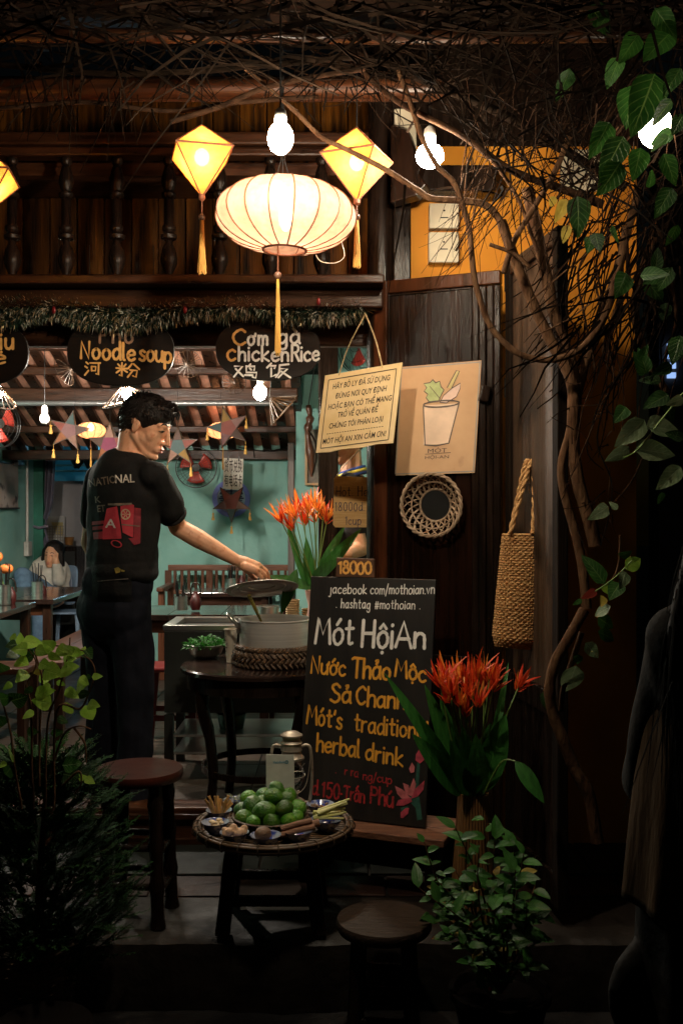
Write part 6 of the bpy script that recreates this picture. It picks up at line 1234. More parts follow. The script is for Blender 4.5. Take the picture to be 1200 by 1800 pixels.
# ------------------------------------------------------------------ stools
def stool(c, zt, zg, r, label, seatm, legm, nodes=False):
    t = thing('wooden_stool', label, 'stool', (c.x, c.y, zg), 'round wooden stools')
    m = MB(); m.lathe([(.001, zt - .032), (r * .96, zt - .032), (r, zt - .022), (r, zt - .008), (r * .975, zt), (.001, zt)], 40, c=(c.x, c.y, 0)); m.build('seat', seatm, t, smooth=35)
    L = {}
    for k in range(4):
        a = math.radians(40 + 90 * k); e = V((math.cos(a), math.sin(a), 0)); p0 = V((c.x, c.y, zt - .032)) + e * r * .72; p1 = V((c.x, c.y, zg)) + e * r * .86; L[k] = (p0, p1); m = MB(); n = 14; pts = [p0.lerp(p1, j / n) for j in range(n + 1)]; rs = [.021 + (.005 if nodes and j % 4 == 2 else 0) for j in range(n + 1)]; m.tube(pts, rs, 10); m.build('leg', legm, t, smooth=60)
    for k in range(4):
        for h in (.45, .72): m = MB(); m.tube([L[k][0].lerp(L[k][1], h + .05 * (k % 2)), L[(k + 1) % 4][0].lerp(L[(k + 1) % 4][1], h + .05 * (k % 2))], .012, 8); m.build('stretcher', legm, t, smooth=60)
stool(V((P(242, 0, 3.3).x, 3.32, 0)), EYE - .2556 * 3.32, POZ, .143, 'reddish round stool with bamboo legs on the porch edge', W_MAHOG, W_BLACK, True)
stool(V((P(674, 0, 3.0).x, 2.98, 0)), .352, 0, .139, 'low round stool with worn dark grey seat on the street', W_STOOL, W_BLACK)

# ------------------------------------------------------------------ baskets on the doors
c = hitp(757, 888, F1.o + F1.n * .06, F1.n); Rk = F1.R(); F = Frame(c, F1.x, (0, 0, 1)); t = thing('woven_basket', 'round open weave basket hung on the dark door leaf', 'basket', c)
CANE = mat('grey_cane', (.24, .16, .1), .6, .35, 20, bump=.3, col2=(.38, .27, .18)); R1 = .117; R0 = .058
m = MB()
for ph in range(2): m.tube([F((R1 + .004 * math.cos(a * 13 + ph * math.pi)) * math.cos(a), (R1 + .004 * math.cos(a * 13 + ph * math.pi)) * math.sin(a), .004 * math.sin(a * 13 + ph * math.pi)) for a in [2 * math.pi * j / 160 for j in range(161)]], .0045, 6)
m.build('rim', CANE, t, smooth=60)
m = MB(); m.tube([F((R0 + .003) * math.cos(a), (R0 + .003) * math.sin(a), -.052) for a in [2 * math.pi * j / 40 for j in range(41)]], .005, 6); m.build('inner_ring', CANE, t, smooth=60)
for k in range(22):
    for sg in (-1, 1):
        a = 2 * math.pi * (k + (.0 if sg > 0 else .5)) / 22; pts = []
        for j in range(7): q = j / 6; r = R1 + (R0 - R1) * q; b_ = a + sg * .55 * q; bul = .008 * math.sin(math.pi * q); pts.append(F((r + bul) * math.cos(b_), (r + bul) * math.sin(b_), -.052 * q + sg * .0012))
        m = MB(); m.tube(pts, .0042, 4, flat=.35); m.build('cane_strip', CANE, t, smooth=60)
m = MB(); m.tube([F(.088 * math.cos(a), .088 * math.sin(a), -.028) for a in [2 * math.pi * j / 40 for j in range(41)]], .0035, 4); m.build('middle_ring', CANE, t, smooth=60)
m = MB(); m.lathe([(.001, 0), (R0, 0)], 30, c=F(0, 0, -.053), R=Rk); m.build('dark_hole_disc', IRON, t)  # black disc added for the dark hole of the open bottom
# tall woven bag
bx = P(912, 940, 3.52); t = thing('woven_bag', 'tall woven seagrass bag hanging on the folded door leaf', 'bag', P(900, 1145, 3.52)); GRASS = mat('seagrass', (.36, .17, .055), .75, .35, 30, (1, 1, 3), .5, 90, col2=(.56, .32, .12))
s = 3.52 / FP
def bagrow(q):
    cx_ = 917 - 16 * q; w = 32.5 + 2.5 * q - (10 * max(0, q - .9) / .1 * .6); y = 940 + 197 * q; return P(cx_, y, 3.52), w * s, (.02 + .012 * math.sin(min(1, q * 1.3) * 2.2)) * (1 - .7 * max(0, q - .93) / .07)
NR = 46; m = MB()
for k in range(NR):
    pts = []
    c0, w0, d0 = bagrow(k / (NR - 1))
    for j in range(81):
        a = 2 * math.pi * j / 80; zz = .007 * math.sin(a * 20 + (k % 2) * math.pi); sag = -.006 * math.cos(a) * (k / NR); pts.append(c0 + V((w0 * math.cos(a), d0 * math.sin(a), sag + .0012 * math.sin(a * 20 * 2))) + V((math.cos(a), math.sin(a), 0)) * (zz * .5))
    m.tube(pts, .0046 * (1 + .08 * (k % 3)), 5, cap=False)
m.build('woven_rows', GRASS, t, smooth=60)
m = MB(); m.grid(lambda u, v: (lambda c0, w0, d0: c0 + V((w0 * .94 * math.cos(2 * math.pi * u), d0 * .94 * math.sin(2 * math.pi * u), 0)))(*bagrow(v)), 36, 14, cu=True); m.build('lining', BAMD, t, smooth=180)
for d, sx in ((-.025, 1), (.025, -1)):
    m = MB(); a = P(896, 938, 3.52 + d); b = P(936, 938, 3.52 + d); tp = P(930 + 4 * sx, 814, 3.53 + d * .3); base = crom([a, a.lerp(tp, .55) + V((-.004, 0, 0)), tp + V((-.008, 0, -.008)), tp + V((.006, 0, 0)), b.lerp(tp, .5) + V((.006, 0, 0)), b], 12)
    for ph in range(2): m.tube([p + V((.0045 * math.cos(i * .9 + ph * math.pi), .0045 * math.sin(i * .9 + ph * math.pi), 0)) for i, p in enumerate(base)], .0055, 6)
    m.build('rope_handle', GRASS, t, smooth=60)

# ------------------------------------------------------------------ furniture and wares in the room
def table(x0, x1, y0, y1, z, label, mt=None):
    mt = mt or W_TABLE; t = thing('dining_table', label, 'table', ((x0 + x1) / 2, (y0 + y1) / 2, FLZ), 'dark dining tables')
    n = 3
    for k in range(n): a = x0 + (x1 - x0) * k / n; b = x0 + (x1 - x0) * (k + 1) / n; m = MB(); m.box(((a + b) / 2, (y0 + y1) / 2, z - .015), (b - a - .003, y1 - y0, .03)); m.build('top_plank', mt, t, bevel=.003)
    m = MB(); m.box(((x0 + x1) / 2, y0 + .05, z - .065), (x1 - x0 - .1, .02, .07)); m.build('apron', W_DARKX, t); m = MB(); m.box(((x0 + x1) / 2, y1 - .05, z - .065), (x1 - x0 - .1, .02, .07)); m.build('apron', W_DARKX, t)
    for x in (x0 + .05, x1 - .05):
        for y in (y0 + .05, y1 - .05): m = MB(); m.box((x, y, (z - .03 + FLZ) / 2), (.05, .05, z - .03 - FLZ)); m.build('leg', W_DARK, t, bevel=.004)
table(-2.5, -1.8, 5.0, 6.05, .985, 'dark dining table at the left picture edge'); table(-2.5, -1.74, 6.2, 7.2, .985, 'dark dining table before the seated person in white')
table(-1.2, -.36, 5.42, 5.95, .975, 'dark dining table behind the serving cart'); table(-1.05, -.45, 6.7, 7.1, .985, 'dark dining table right before the slatted bench')
def can(px, py, D, r, h, label, red=True, glass=True):
    c = P(px, py, D); t = thing('chopstick_can', label, 'can', c, 'tin cans of chopsticks'); m = MB(); pr_ = [(.001, 0), (r, 0)] + [(r + (.0012 if k % 2 else -.0006), h * k / 9) for k in range(10)] + [(r - .002, h), (r - .003, .004), (.001, .004)]
    m.lathe(pr_, 22, c=c); m.build('tin', STEEL, t, smooth=25); rr = random.Random(int(px)); 
    for k in range(12): a = rr.uniform(0, 6.28); e = V((math.cos(a), math.sin(a), 0)) * r * .7; m = MB(); m.tube([c + e * .5 + V((0, 0, .01)), c + e * 1.3 + V((0, 0, h * 1.9 + rr.uniform(-.01, .02)))], .0026, 4); m.build('chopstick', IRON, t)
for a in ((66, 1053, 6.45, .034, .11, 'tin can of black chopsticks before the seated person in white'), (8, 1063, 5.85, .036, .115, 'tin can of black chopsticks at the left picture edge'), (318, 1072, 5.55, .036, .075, 'tin can of black chopsticks behind the serving cart'), (407, 1037, 6.85, .03, .08, 'tin can of black chopsticks next to the cook\'s wrist')): can(*a)
REDB = mat('red_glaze', (.045, .003, .003), .5, .3, 12)
for (px, py, D, label) in ((74, 1052, 6.6, 'red round sauce jar behind the left chopstick can'), (344, 1072, 5.62, 'red sauce jar with loop handle behind the cart'), (20, 1062, 5.95, 'red sauce jar at the left picture edge'), (425, 1037, 6.9, 'red sauce jar near the cook\'s hand')):
    c = P(px, py, D); t = thing('sauce_jar', label, 'jar', c, 'red sauce jars'); m = MB(); m.lathe([(.001, 0), (.022, 0), (.03, .025), (.031, .05), (.02, .08), (.013, .085), (.013, .1), (.001, .101)], 22, c=c); m.build('jar', REDB, t, smooth=60)
    m = MB(); m.tube(crom([c + V((-.03, 0, .07)), c + V((-.022, 0, .13)), c + V((0, 0, .15)), c + V((.022, 0, .13)), c + V((.03, 0, .07))], 6), .004, 6); m.build('handle', W_DARK, t, smooth=60)
c = P(12, 1000, 5.9); t = thing('orange_flower_jar', 'glass jar with an orange bloom on the left table', 'flower jar', P(12, 1060, 5.9)); m = MB(); m.lathe([(.001, 0), (.02, 0), (.022, .07), (.018, .075)], 16, c=P(14, 1062, 5.92)); m.build('jar', GLS, t, smooth=50)
m = MB(); m.ell(c, (.04, .035, .03), 14); m.ell(c + V((-.05, 0, .07)), (.03, .03, .03), 12); m.build('bloom', mat('orange_bloom', (.6, .16, .03), .6, .3, 30), t, smooth=180); m = MB(); m.tube([P(14, 1060, 5.92), c], .003, 5); m.tube([P(13, 1060, 5.92), c + V((-.05, 0, .07))], .003, 5); m.build('stem', STEMG, t)
# side bench and small stool
t = thing('plank_bench', 'dark plank bench running beside the left tables', 'bench', (-1.56, 6.3, FLZ))
for k in range(2): m = MB(); m.box((-1.63 + k * .135, 6.3, .735), (.13, 2.1, .03)); m.build('seat_plank', mat('bench_wood', (.06, .028, .018), .35, .4, 5, (6, .6, 6), .2, 20, col2=(.12, .06, .04)), t, bevel=.004)
for y in (5.35, 7.2):
    for x in (-1.66, -1.47): m = MB(); m.box((x, y, .51), (.045, .045, .42)); m.build('leg', W_DARK, t)
c = V((P(8, 0, 4.9).x, 4.95, 0)); t = thing('square_stool', 'red brown square stool at the left edge behind the leafy plant', 'stool', (c.x, c.y, FLZ)); m = MB(); m.box((c.x, c.y, .77), (.26, .26, .03)); m.build('seat', W_DARKX, t, bevel=.006)
for sx in (-1, 1):
    for sy in (-1, 1): m = MB(); m.box((c.x + sx * .1, c.y + sy * .1, .53), (.035, .035, .45)); m.build('leg', W_DARK, t)
# slatted bench along the back wall
BX0, BX1, BD = P(290, 0, 7.62).x, P(512, 0, 7.62).x, 7.62; t = thing('slatted_bench', 'red brown wooden bench with slatted back against the teal wall', 'bench', ((BX0 + BX1) / 2, BD, FLZ))
m = MB(); m.box(((BX0 + BX1) / 2, BD + .15, 1.085), (BX1 - BX0, .035, .045)); m.build('top_rail', W_REDX, t, bevel=.006); m = MB(); m.box(((BX0 + BX1) / 2, BD + .15, .9), (BX1 - BX0, .03, .035)); m.build('back_rail', W_REDX, t, bevel=.004)
NS = 18
for k in range(NS + 1):
    x = BX0 + (BX1 - BX0) * k / NS; wide = k in (0, NS, 6, 12); m = MB(); m.box((x, BD + .15, .985), (.05 if wide else .022, .02, .16)); m.build('slat', W_RED, t, bevel=.003)
for k in range(3): m = MB(); m.box(((BX0 + BX1) / 2, BD - .2 + k * .13, .74), (BX1 - BX0, .12, .025)); m.build('seat_plank', W_REDX, t, bevel=.003)
for x in (BX0 + .02, BX1 - .02):
    m = MB(); m.box((x, BD - .08, .955), (.05, .48, .03)); m.build('armrest', W_RED, t, bevel=.005)
    for y in (BD - .25, BD + .15): m = MB(); m.box((x, y, .62), (.045, .045, .64)); m.build('leg', W_RED, t, bevel=.003)
# long front bench between the tables
t = thing('plank_bench', 'red brown plank bench before the slatted bench', 'bench', (-.95, 6.35, FLZ)); m = MB(); m.box((-.85, 6.35, .80), (1.05, .22, .03)); m.build('seat_plank', W_REDX, t, bevel=.004)
for x in (-1.3, -.42): m = MB(); m.box((x, 6.35, .54), (.05, .18, .49)); m.build('leg', W_RED, t)
# red plastic stool behind the cart legs
c = V((P(303, 0, 5.3).x, 5.3, 0)); t = thing('plastic_stool', 'red plastic stool under the dining table behind the cart', 'stool', (c.x, c.y, FLZ)); RPL = mat('red_plastic', (.12, .008, .008), .35, .2, 8)
m = MB(); m.box((c.x, c.y, .72), (.24, .24, .025)); m.build('seat', RPL, t, bevel=.01)
for sx in (-1, 1):
    for sy in (-1, 1): m = MB(); m.bar((c.x + sx * .14, c.y + sy * .14, FLZ), (c.x + sx * .1, c.y + sy * .1, .71), .035, .02, up=(0, 1, 0)); m.build('leg', RPL, t)
for sy in (-1, 1): m = MB(); m.box((c.x, c.y + sy * .125, .48), (.24, .014, .028)); m.build('stretcher', RPL, t)
# things in the far left corner
c = V((P(108, 0, 9.5).x, 9.5, FLZ)); t = thing('black_cabinet', 'low black cabinet behind the seated person in white', 'cabinet', c); m = MB(); m.box((c.x, c.y, FLZ + .44), (.36, .3, .88)); m.build('carcass', W_BLACK, t, bevel=.006)
for sx in (-1, 1): m = MB(); m.box((c.x + sx * .088, c.y - .158, FLZ + .44), (.16, .014, .8)); m.build('door', BLK, t, bevel=.004)
c = V((P(62, 0, 9.3).x, 9.42, FLZ)); t = thing('cane_screen', 'brown cane panel behind the seated person in white', 'screen', c); m = MB(); m.box((c.x, c.y, FLZ + .82), (.3, .03, .04)); m.box((c.x - .13, c.y, FLZ + .4), (.04, .03, .8)); m.box((c.x + .13, c.y, FLZ + .4), (.04, .03, .8)); m.build('frame', W_RED, t); m = MB(); m.box((c.x, c.y, FLZ + .41), (.22, .012, .78)); m.build('cane', mat('cane_web', (.14, .07, .03), .7, .4, 60), t)
c = P(96, 958, 9.55); F = Frame(c + V((-.1, 0, 0)), (1, 0, 0), (0, .12, 1)); t = thing('paper_rack', 'white wire rack with yellowed poster on the black cabinet', 'rack', c); s = 9.55 / FP
m = MB(); m.prism([(0, 0), (36 * s, 0), (36 * s, 50 * s), (33 * s, 51 * s), (3 * s, 51 * s), (0, 50 * s)], .01, F, -.01); m.build('board', mat('white_plastic', (.55, .52, .5), .5, .1, 8), t)
m = MB(); m.add([F(12 * s, 40 * s, .003), F(33 * s, 40 * s, .003), F(34 * s, 16 * s, .003), F(22 * s, 18 * s, .003)], [(3, 2, 1, 0)]); m.build('poster', mat('yellow_poster', (.55, .42, .18), .7, .15, 8), t)
for k in range(7): m = MB(); m.box(F(18 * s, (3 + 5 * k) * s, .008), (34 * s, .006, .006)); m.build('wire', mat('grey_wire', (.3, .28, .24), .4, .1, 8), t)
for k in range(8): m = MB(); m.box(F((2 + 4.6 * k) * s, 17 * s, .013), (.006, .006, 32 * s)); m.build('wire', MATS['grey_wire'], t)
c = P(122, 958, 9.45); m = MB(); m.lathe([(.001, 0), (.032, 0), (.045, .07), (.048, .072), (.042, .073), (.03, .006), (.001, .006)], 18, c=c); tag(m.build('clay_pot', mat('amber_clay', (.35, .15, .04), .5, .2, 9), smooth=40), 'small amber clay pot on the black cabinet', 'pot')
# light blue plastic chair
c = P(122, 1028, 8.85); BPL = mat('light_blue_plastic', (.26, .36, .5), .35, .1, 8); t = thing('plastic_chair', 'light blue plastic chair beside the seated person in white', 'chair', V((c.x, c.y, FLZ)))
F = Frame(c, (.8, -.6, 0), (0, .1, 1)); m = MB(); m.prism(superell(.1, .17, 4, 28), .02, F, -.01); m.build('backrest', BPL, t, smooth=40); m = MB(); m.prism(superell(.05, .09, 2.2, 24), .012, F, .008); m.build('back_panel', mat('pale_blue_plastic', (.34, .38, .5), .4, .1, 8), t, smooth=40); m = MB(); m.box(c + V((.02, -.12, -.22)), (.26, .3, .02)); m.build('seat', BPL, t, bevel=.008)
for sx in (-1, 1):
    for sy in (-1, 1): m = MB(); m.bar(V((c.x + .02 + sx * .13, c.y - .12 + sy * .14, FLZ)), V((c.x + .02 + sx * .11, c.y - .12 + sy * .12, c.z - .23)), .03, .02, up=(0, 1, 0)); m.build('leg', BPL, t)
# curtain
t = thing('curtain', 'grey mauve pleated curtain tied at the green door post', 'curtain', P(75, 960, 8.75)); CUR = mat('mauve_curtain', (.2, .18, .24), .8, .25, 9, (4, 4, .3), .3)
def cf(u, v):
    y = 765 + 205 * v; wst = math.exp(-((v - .78) / .12) ** 2); half = 24 - 4 * v - 10 * wst; cx_ = 76 - 8 * v; p = P(cx_ + (2 * u - 1) * half, y, 8.75); p.y += .04 * math.sin(u * 44) + .015 * math.sin(u * 19 + v * 3); return p
m = MB(); m.grid(cf, 90, 24); m.build('cloth', CUR, t, smooth=180); m = MB(); m.tube([P(58, 925, 8.7), P(70, 928, 8.66), P(84, 925, 8.7)], .02, 8, flat=.6); m.build('tie', CUR, t, smooth=60)
# picture, meter, conduit on the left wall
t = thing('ink_picture', 'faded ink painting on the left teal wall', 'picture', (-2.6, 8.0, 1.53)); m = MB(); m.box((-2.595, 7.95, 1.71), (.02, .5, .34)); m.build('panel', mat('faded_ink_paper', (.5, .4, .36), .7, .1, 4, spots=((.12, .09, .09), 9, .58)), t); 
m = MB()
for z, dz in ((1.885, .012), (1.535, .012)): m.box((-2.59, 7.95, z), (.03, .52, dz))
m.build('frame', W_DARK, t)
t = thing('switch_box', 'white switch box and conduit on the left teal wall', 'switch', (-2.59, 8.45, 1.15)); m = MB(); m.box((-2.585, 8.45, 1.2), (.04, .1, .12)); m.build('box', SOCK, t, bevel=.006); m = MB(); m.tube([(-2.59, 8.45, 1.26), (-2.59, 8.45, 1.95)], .012, 8); m.build('conduit', SOCK, t, smooth=60)
t = thing('meter_box', 'grey meter box above the ink painting', 'box', (-2.59, 8.1, 1.95)); m = MB(); m.box((-2.57, 8.15, 2.02), (.06, .16, .16)); m.build('case', SOCK, t, bevel=.008); m = MB(); m.box((-2.57, 8.15, 1.9), (.05, .15, .06)); m.build('dark_base', BLK, t, bevel=.004)
# rack with hanging things in the blue rear room
t = thing('drying_rack', 'tube rack with dark hanging things in the blue rear room', 'rack', P(140, 835, 10.8)); m = MB(); m.tube([P(95, 818, 10.8), P(215, 818, 10.8)], .012, 6); m.tube([P(95, 828, 10.8), P(215, 828, 10.8)], .012, 6); m.build('rail', STEEL, t)
for k, px in enumerate((128, 142, 150, 160)): m = MB(); a = P(px, 795, 10.75); m.tube([a, a + V((.02, 0, -.06)), a + V((.03 * (-1) ** k, 0, -.17))], [.035, .05, .015], 8); m.build('hanging_bag', BLK, t, smooth=60)
# wall fans
def fan(c, n, r, label, mt):
    F = Frame(c, V(n).cross(V((0, 0, 1))) * -1, (0, 0, 1)); t = thing('wall_fan', label, 'fan', c - V((0, 0, r)), 'wall fans'); m = MB()
    for rr_, d in ((1, 0), (.99, .03), (.66, .045), (.33, .05), (.8, -.05)): m.tube([F(r * rr_ * math.cos(a), r * rr_ * math.sin(a), d) for a in [2 * math.pi * j / 36 for j in range(37)]], .0035 if rr_ > .9 else .0016, 5)
    for k in range(30): a = 2 * math.pi * k / 30; m.tube([F(.04 * math.cos(a), .04 * math.sin(a), .052), F(r * .7 * math.cos(a), r * .7 * math.sin(a), .043), F(r * math.cos(a), r * math.sin(a), 0)], .0011, 3)
    m.build('guard', IRON, t)
    for k in range(3):
        a0 = 2 * math.pi * k / 3 + .5; m = MB(); m.grid(lambda u, v: F((.03 + (r * .78 - .03) * u) * math.cos(a0 + (v - .5) * (1.0 + .2 * u)), (.03 + (r * .78 - .03) * u) * math.sin(a0 + (v - .5) * (1.0 + .2 * u)), .02 + .03 * (v - .5)), 6, 6); m.build('blade', mt, t, smooth=180, solid=.002)
    m = MB(); m.lathe([(.001, .05), (.03, .046), (.036, .02), (.036, -.05), (.02, -.09), (.001, -.09)], 16, c=c, R=F.R()); m.build('motor', BLK, t, smooth=50)
    m = MB(); m.tube([F(0, 0, -.06), F(0, -.06, -.11), F(0, -.12, -.13)], .014, 8); m.build('bracket', BLK, t, smooth=60)
FRED = mat('red_fan_blade', (.45, .05, .035), .35, .2, 9)
fan(P(345, 822, 7.86), (.12, -1, .1), .155, 'round wall fan with red blades on the teal back wall', FRED)
fan(P(634, 602, 7.0), (-.75, -.65, 0), .21, 'wall fan with red blades seen behind the twine of the notice', FRED)
fan(P(-6, 745, 6.3), (.75, -.65, -.1), .15, 'wall fan with red blades at the left picture edge', FRED)
# picture board and carved wooden ornament on the inner side wall
t = thing('picture_board', 'dull framed picture on the teal wall left of the notice', 'picture', P(556, 853, 7.18)); a = P(536, 755, 7.18); b = P(580, 853, 7.18); m = MB(); m.box(((a.x + b.x) / 2, 7.19, (a.z + b.z) / 2), (b.x - a.x, .03, a.z - b.z)); m.build('panel', mat('dull_print', (.13, .1, .085), .6, .4, 14, col2=(.3, .24, .19)), t)
m = MB(); m.box((a.x + .008, 7.17, (a.z + b.z) / 2), (.016, .03, a.z - b.z)); m.box(((a.x + b.x) / 2, 7.17, b.z + .008), (b.x - a.x, .032, .016)); m.build('frame', KRAFT, t)
t = thing('wooden_ornament', 'carved dark wooden implement hanging before the dull picture', 'ornament', P(546, 840, 7.05)); m = MB(); m.tube(crom([P(542, 712, 7.05), P(545, 735, 7.05), P(541, 760, 7.05), P(546, 800, 7.05), P(548, 838, 7.05)], 5), [.018, .02, .024, .02, .016, .03, .026, .02, .03, .028, .02, .016, .02, .026, .032, .03, .026, .022, .018, .014, .01], 8); m.build('shaft', W_RED, t, smooth=60)
m = MB(); m.tube(crom([P(541, 755, 7.04), P(553, 775, 7.02), P(556, 805, 7.02), P(549, 835, 7.04)], 5), .012, 8, flat=.5); m.build('curved_blade', W_DARK, t, smooth=60)
m = MB(); m.tube([P(542, 712, 7.05), P(560, 600, 7.05), P(560, 565, 7.1)], .004, 5); m.build('cord', IRON, t)
# cable along the wall top
m = MB(); m.tube(crom([P(405, 787, 7.9), P(450, 797, 7.9), P(490, 790, 7.9), P(515, 785, 7.9)], 6), .006, 6); m.tube(crom([P(420, 786, 7.9), P(470, 793, 7.88), P(512, 788, 7.9)], 6), .005, 6); m.tube([P(443, 760, 7.85), P(447, 805, 7.88)], .004, 5); tag(m.build('wall_cable', IRON, smooth=60), 'black cables sagging along the teal wall top', 'cable')

# ------------------------------------------------------------------ plants
BARK = mat('vine_bark', (.045, .02, .01), .9, .45, 14, (2, 2, .6), .7, 50, spec=.08, col2=(.115, .06, .03)); TWIG = mat('dry_twig', (.01, .005, .003), .95, .5, 20, spec=.04, col2=(.035, .017, .009)); TWIGD = mat('dead_dark_twig', (.0025, .0016, .001), 1.0, .5, 20, spec=.03, col2=(.009, .005, .003))
LEAFA = mat('vine_leaf', (.008, .034, .005), .5, .3, 20, bump=.35, bscale=60, trans=.25, spec=.3, col2=(.02, .068, .01), rand=.5); LEAFP = mat('front_lit_leaf', (.09, .14, .06), .5, .3, 20, bump=.35, bscale=60, trans=.25, col2=(.2, .25, .13), rand=.25); LEAFY = mat('yellowing_leaf', (.35, .25, .04), .5, .4, 14, bump=.3, trans=.35, rand=.2)  # paler vine leaf copy has the front light put into its colour
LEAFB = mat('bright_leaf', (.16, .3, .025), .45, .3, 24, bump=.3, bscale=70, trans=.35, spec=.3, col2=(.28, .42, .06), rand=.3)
for _m in (LEAFA, LEAFB, LEAFY): vein(_m, (.25, .36, .1), 7, .3)
vein(LEAFP, (.4, .45, .3), 7, .4)
CV = thing('climbing_vine', 'tangled leafless vine climbing from the right wall over the eaves', 'vine', P(1035, 1420, 3.2))
def stem(path, D, r, name='stem', m_=None, parent=CV, k=6, jit=.004):
    n = len(path); pts = [P(p[0], p[1], (D[i] if isinstance(D, (list, tuple)) else D)) for i, p in enumerate(path)]; q = crom(pts, k); rs = r if isinstance(r, (int, float)) else None
    q = [p + V((noise.noise(p * 9) * jit, noise.noise(p * 9 + V((5, 0, 0))) * jit, noise.noise(p * 9 + V((0, 5, 0))) * jit)) for p in q]
    if rs is None: rs = [r[0] + (r[1] - r[0]) * i / (len(q) - 1) for i in range(len(q))]
    else: rs = [rs] * len(q)
    rs = [a * (1 + .12 * noise.noise(p * 30)) for a, p in zip(rs, q)]
    m = MB(); m.tube(q, rs, 9); return m.build(name, m_ or BARK, parent, smooth=60)
stem([(700, 120), (735, 225), (765, 290), (800, 325), (820, 390), (830, 455), (838, 510), (862, 575), (905, 618), (955, 633), (1005, 622), (1040, 592), (1068, 540), (1085, 480), (1100, 400)], 3.1, [.008, .011])
stem([(430, 120), (500, 180), (560, 237), (600, 258), (640, 278), (690, 305), (735, 335), (760, 350), (810, 352), (855, 362), (880, 392), (897, 440)], 3.1, [.006, .012])
stem([(880, 390), (905, 460), (935, 530), (962, 590), (990, 640), (1008, 690), (1006, 760), (1012, 830), (1030, 900), (1045, 960)], 3.2, [.016, .022])
stem([(925, 330), (945, 420), (962, 500), (980, 575), (1003, 640), (1012, 700)], 3.22, [.02, .016]); stem([(1120, 330), (1095, 430), (1068, 520), (1040, 600), (1018, 670), (1008, 740), (1004, 800)], 3.25, [.012, .018])
stem([(1150, 420), (1120, 500), (1115, 560), (1140, 640), (1170, 690)], 3.3, [.016, .012]); stem([(1010, 700), (1000, 760), (985, 830), (1000, 900), (1022, 990), (1030, 1070)], 3.2, [.012, .016])
stem([(1028, 1072), (1002, 1118), (976, 1160), (965, 1205), (970, 1250), (990, 1305), (1012, 1355), (1036, 1402), (1050, 1480)], 3.05, [.015, .02]); stem([(1022, 1112), (1005, 1160), (990, 1205), (984, 1250)], 3.07, [.009, .008])
stem([(840, 250), (900, 330), (930, 400), (945, 440)], 3.15, .006); stem([(600, 90), (700, 180), (800, 230), (900, 300), (980, 330), (1060, 360)], 3.15, [.008, .014], m_=TWIG); stem([(560, 60), (720, 130), (880, 200), (1000, 270), (1100, 330)], 3.2, [.012, .016], m_=TWIGD); stem([(860, 430), (900, 445), (930, 470)], 3.1, .006); stem([(1000, 240), (960, 330), (905, 420), (885, 480)], 3.12, .009)
stem([(1090, 400), (1000, 470), (930, 530)], 3.1, .0025); stem([(1080, 500), (1000, 560), (950, 585)], 3.1, .0025); stem([(835, 360), (825, 400), (812, 420), (800, 442)], 3.05, .003); stem([(0, 190), (150, 180), (300, 195), (420, 180), (560, 170)], 3.1, .007, m_=TWIG); stem([(-20, 110), (200, 130), (400, 120), (620, 100)], 3.0, .009, m_=TWIGD); stem([(300, 215), (380, 190), (480, 150), (640, 120)], 3.05, .008, m_=TWIG)
# the dry tangle (nobody could count it)
rr = random.Random(21)
def tangle(name, n, region, Dr, Lr, dirf, rad, mt, seg=4):
    m = MB()
    for i in range(n):
        px = rr.uniform(region[0], region[2]); py = region[1] + (region[3] - region[1]) * rr.random(); D = rr.uniform(*Dr); p = P(px, py, D); d = V(dirf(rr)).normalized(); L = rr.uniform(*Lr); pts = [p]
        for j in range(seg): d = (d + V((rr.gauss(0, .16), rr.gauss(0, .16), rr.gauss(0, .16) - .05))).normalized(); pts.append(pts[-1] + d * (L / seg))
        if any((600 + q.x / q.y * FP - bx_) ** 2 + (890 - (q.z - EYE) / q.y * FP - by_) ** 2 < rad_ ** 2 for q in pts for bx_, by_, rad_ in ((755, 274, 55), (493, 243, 48), (1150, 222, 30), (355, 270, 78), (627, 285, 78), (502, 380, 135), (0, 310, 60))): continue
        r = rr.uniform(*rad); m.tube(pts, [r * (1 - .7 * j / seg) for j in range(seg + 1)], 3, cap=False)
    return m.build(name, mt, CV, kind='stuff')
hz = lambda r: (r.gauss(0, 1), r.gauss(0, .4), r.gauss(-.15, .35)); dn_ = lambda r: (r.gauss(0, .3), r.gauss(0, .3), -1); dg_ = lambda r: (r.gauss(.2, .8), r.gauss(0, .4), r.gauss(-.1, 1)); dd_ = lambda r: (r.gauss(-.5, .35), r.gauss(0, .3), r.gauss(-.8, .35))
tangle('twigs', 140, (-60, 10, 720, 120), (2.75, 3.3), (.15, .5), hz, (.0025, .006), TWIGD); tangle('twigs', 260, (-60, -40, 1250, 40), (2.6, 3.2), (.2, .6), hz, (.003, .008), TWIGD); tangle('twigs', 110, (-20, 130, 700, 200), (2.9, 3.3), (.05, .16), dn_, (.0012, .004), TWIGD)
tangle('twigs', 520, (660, 40, 1220, 340), (2.8, 3.4), (.12, .4), dg_, (.001, .0055), TWIGD); tangle('twigs', 200, (800, 120, 1200, 400), (2.8, 3.3), (.12, .35), dd_, (.0012, .003), TWIG); tangle('twigs', 130, (1000, 300, 1220, 600), (2.9, 3.4), (.15, .45), dd_, (.002, .006), TWIGD); tangle('twigs', 40, (990, 560, 1080, 950), (3.1, 3.25), (.05, .12), dg_, (.0015, .003), TWIG)
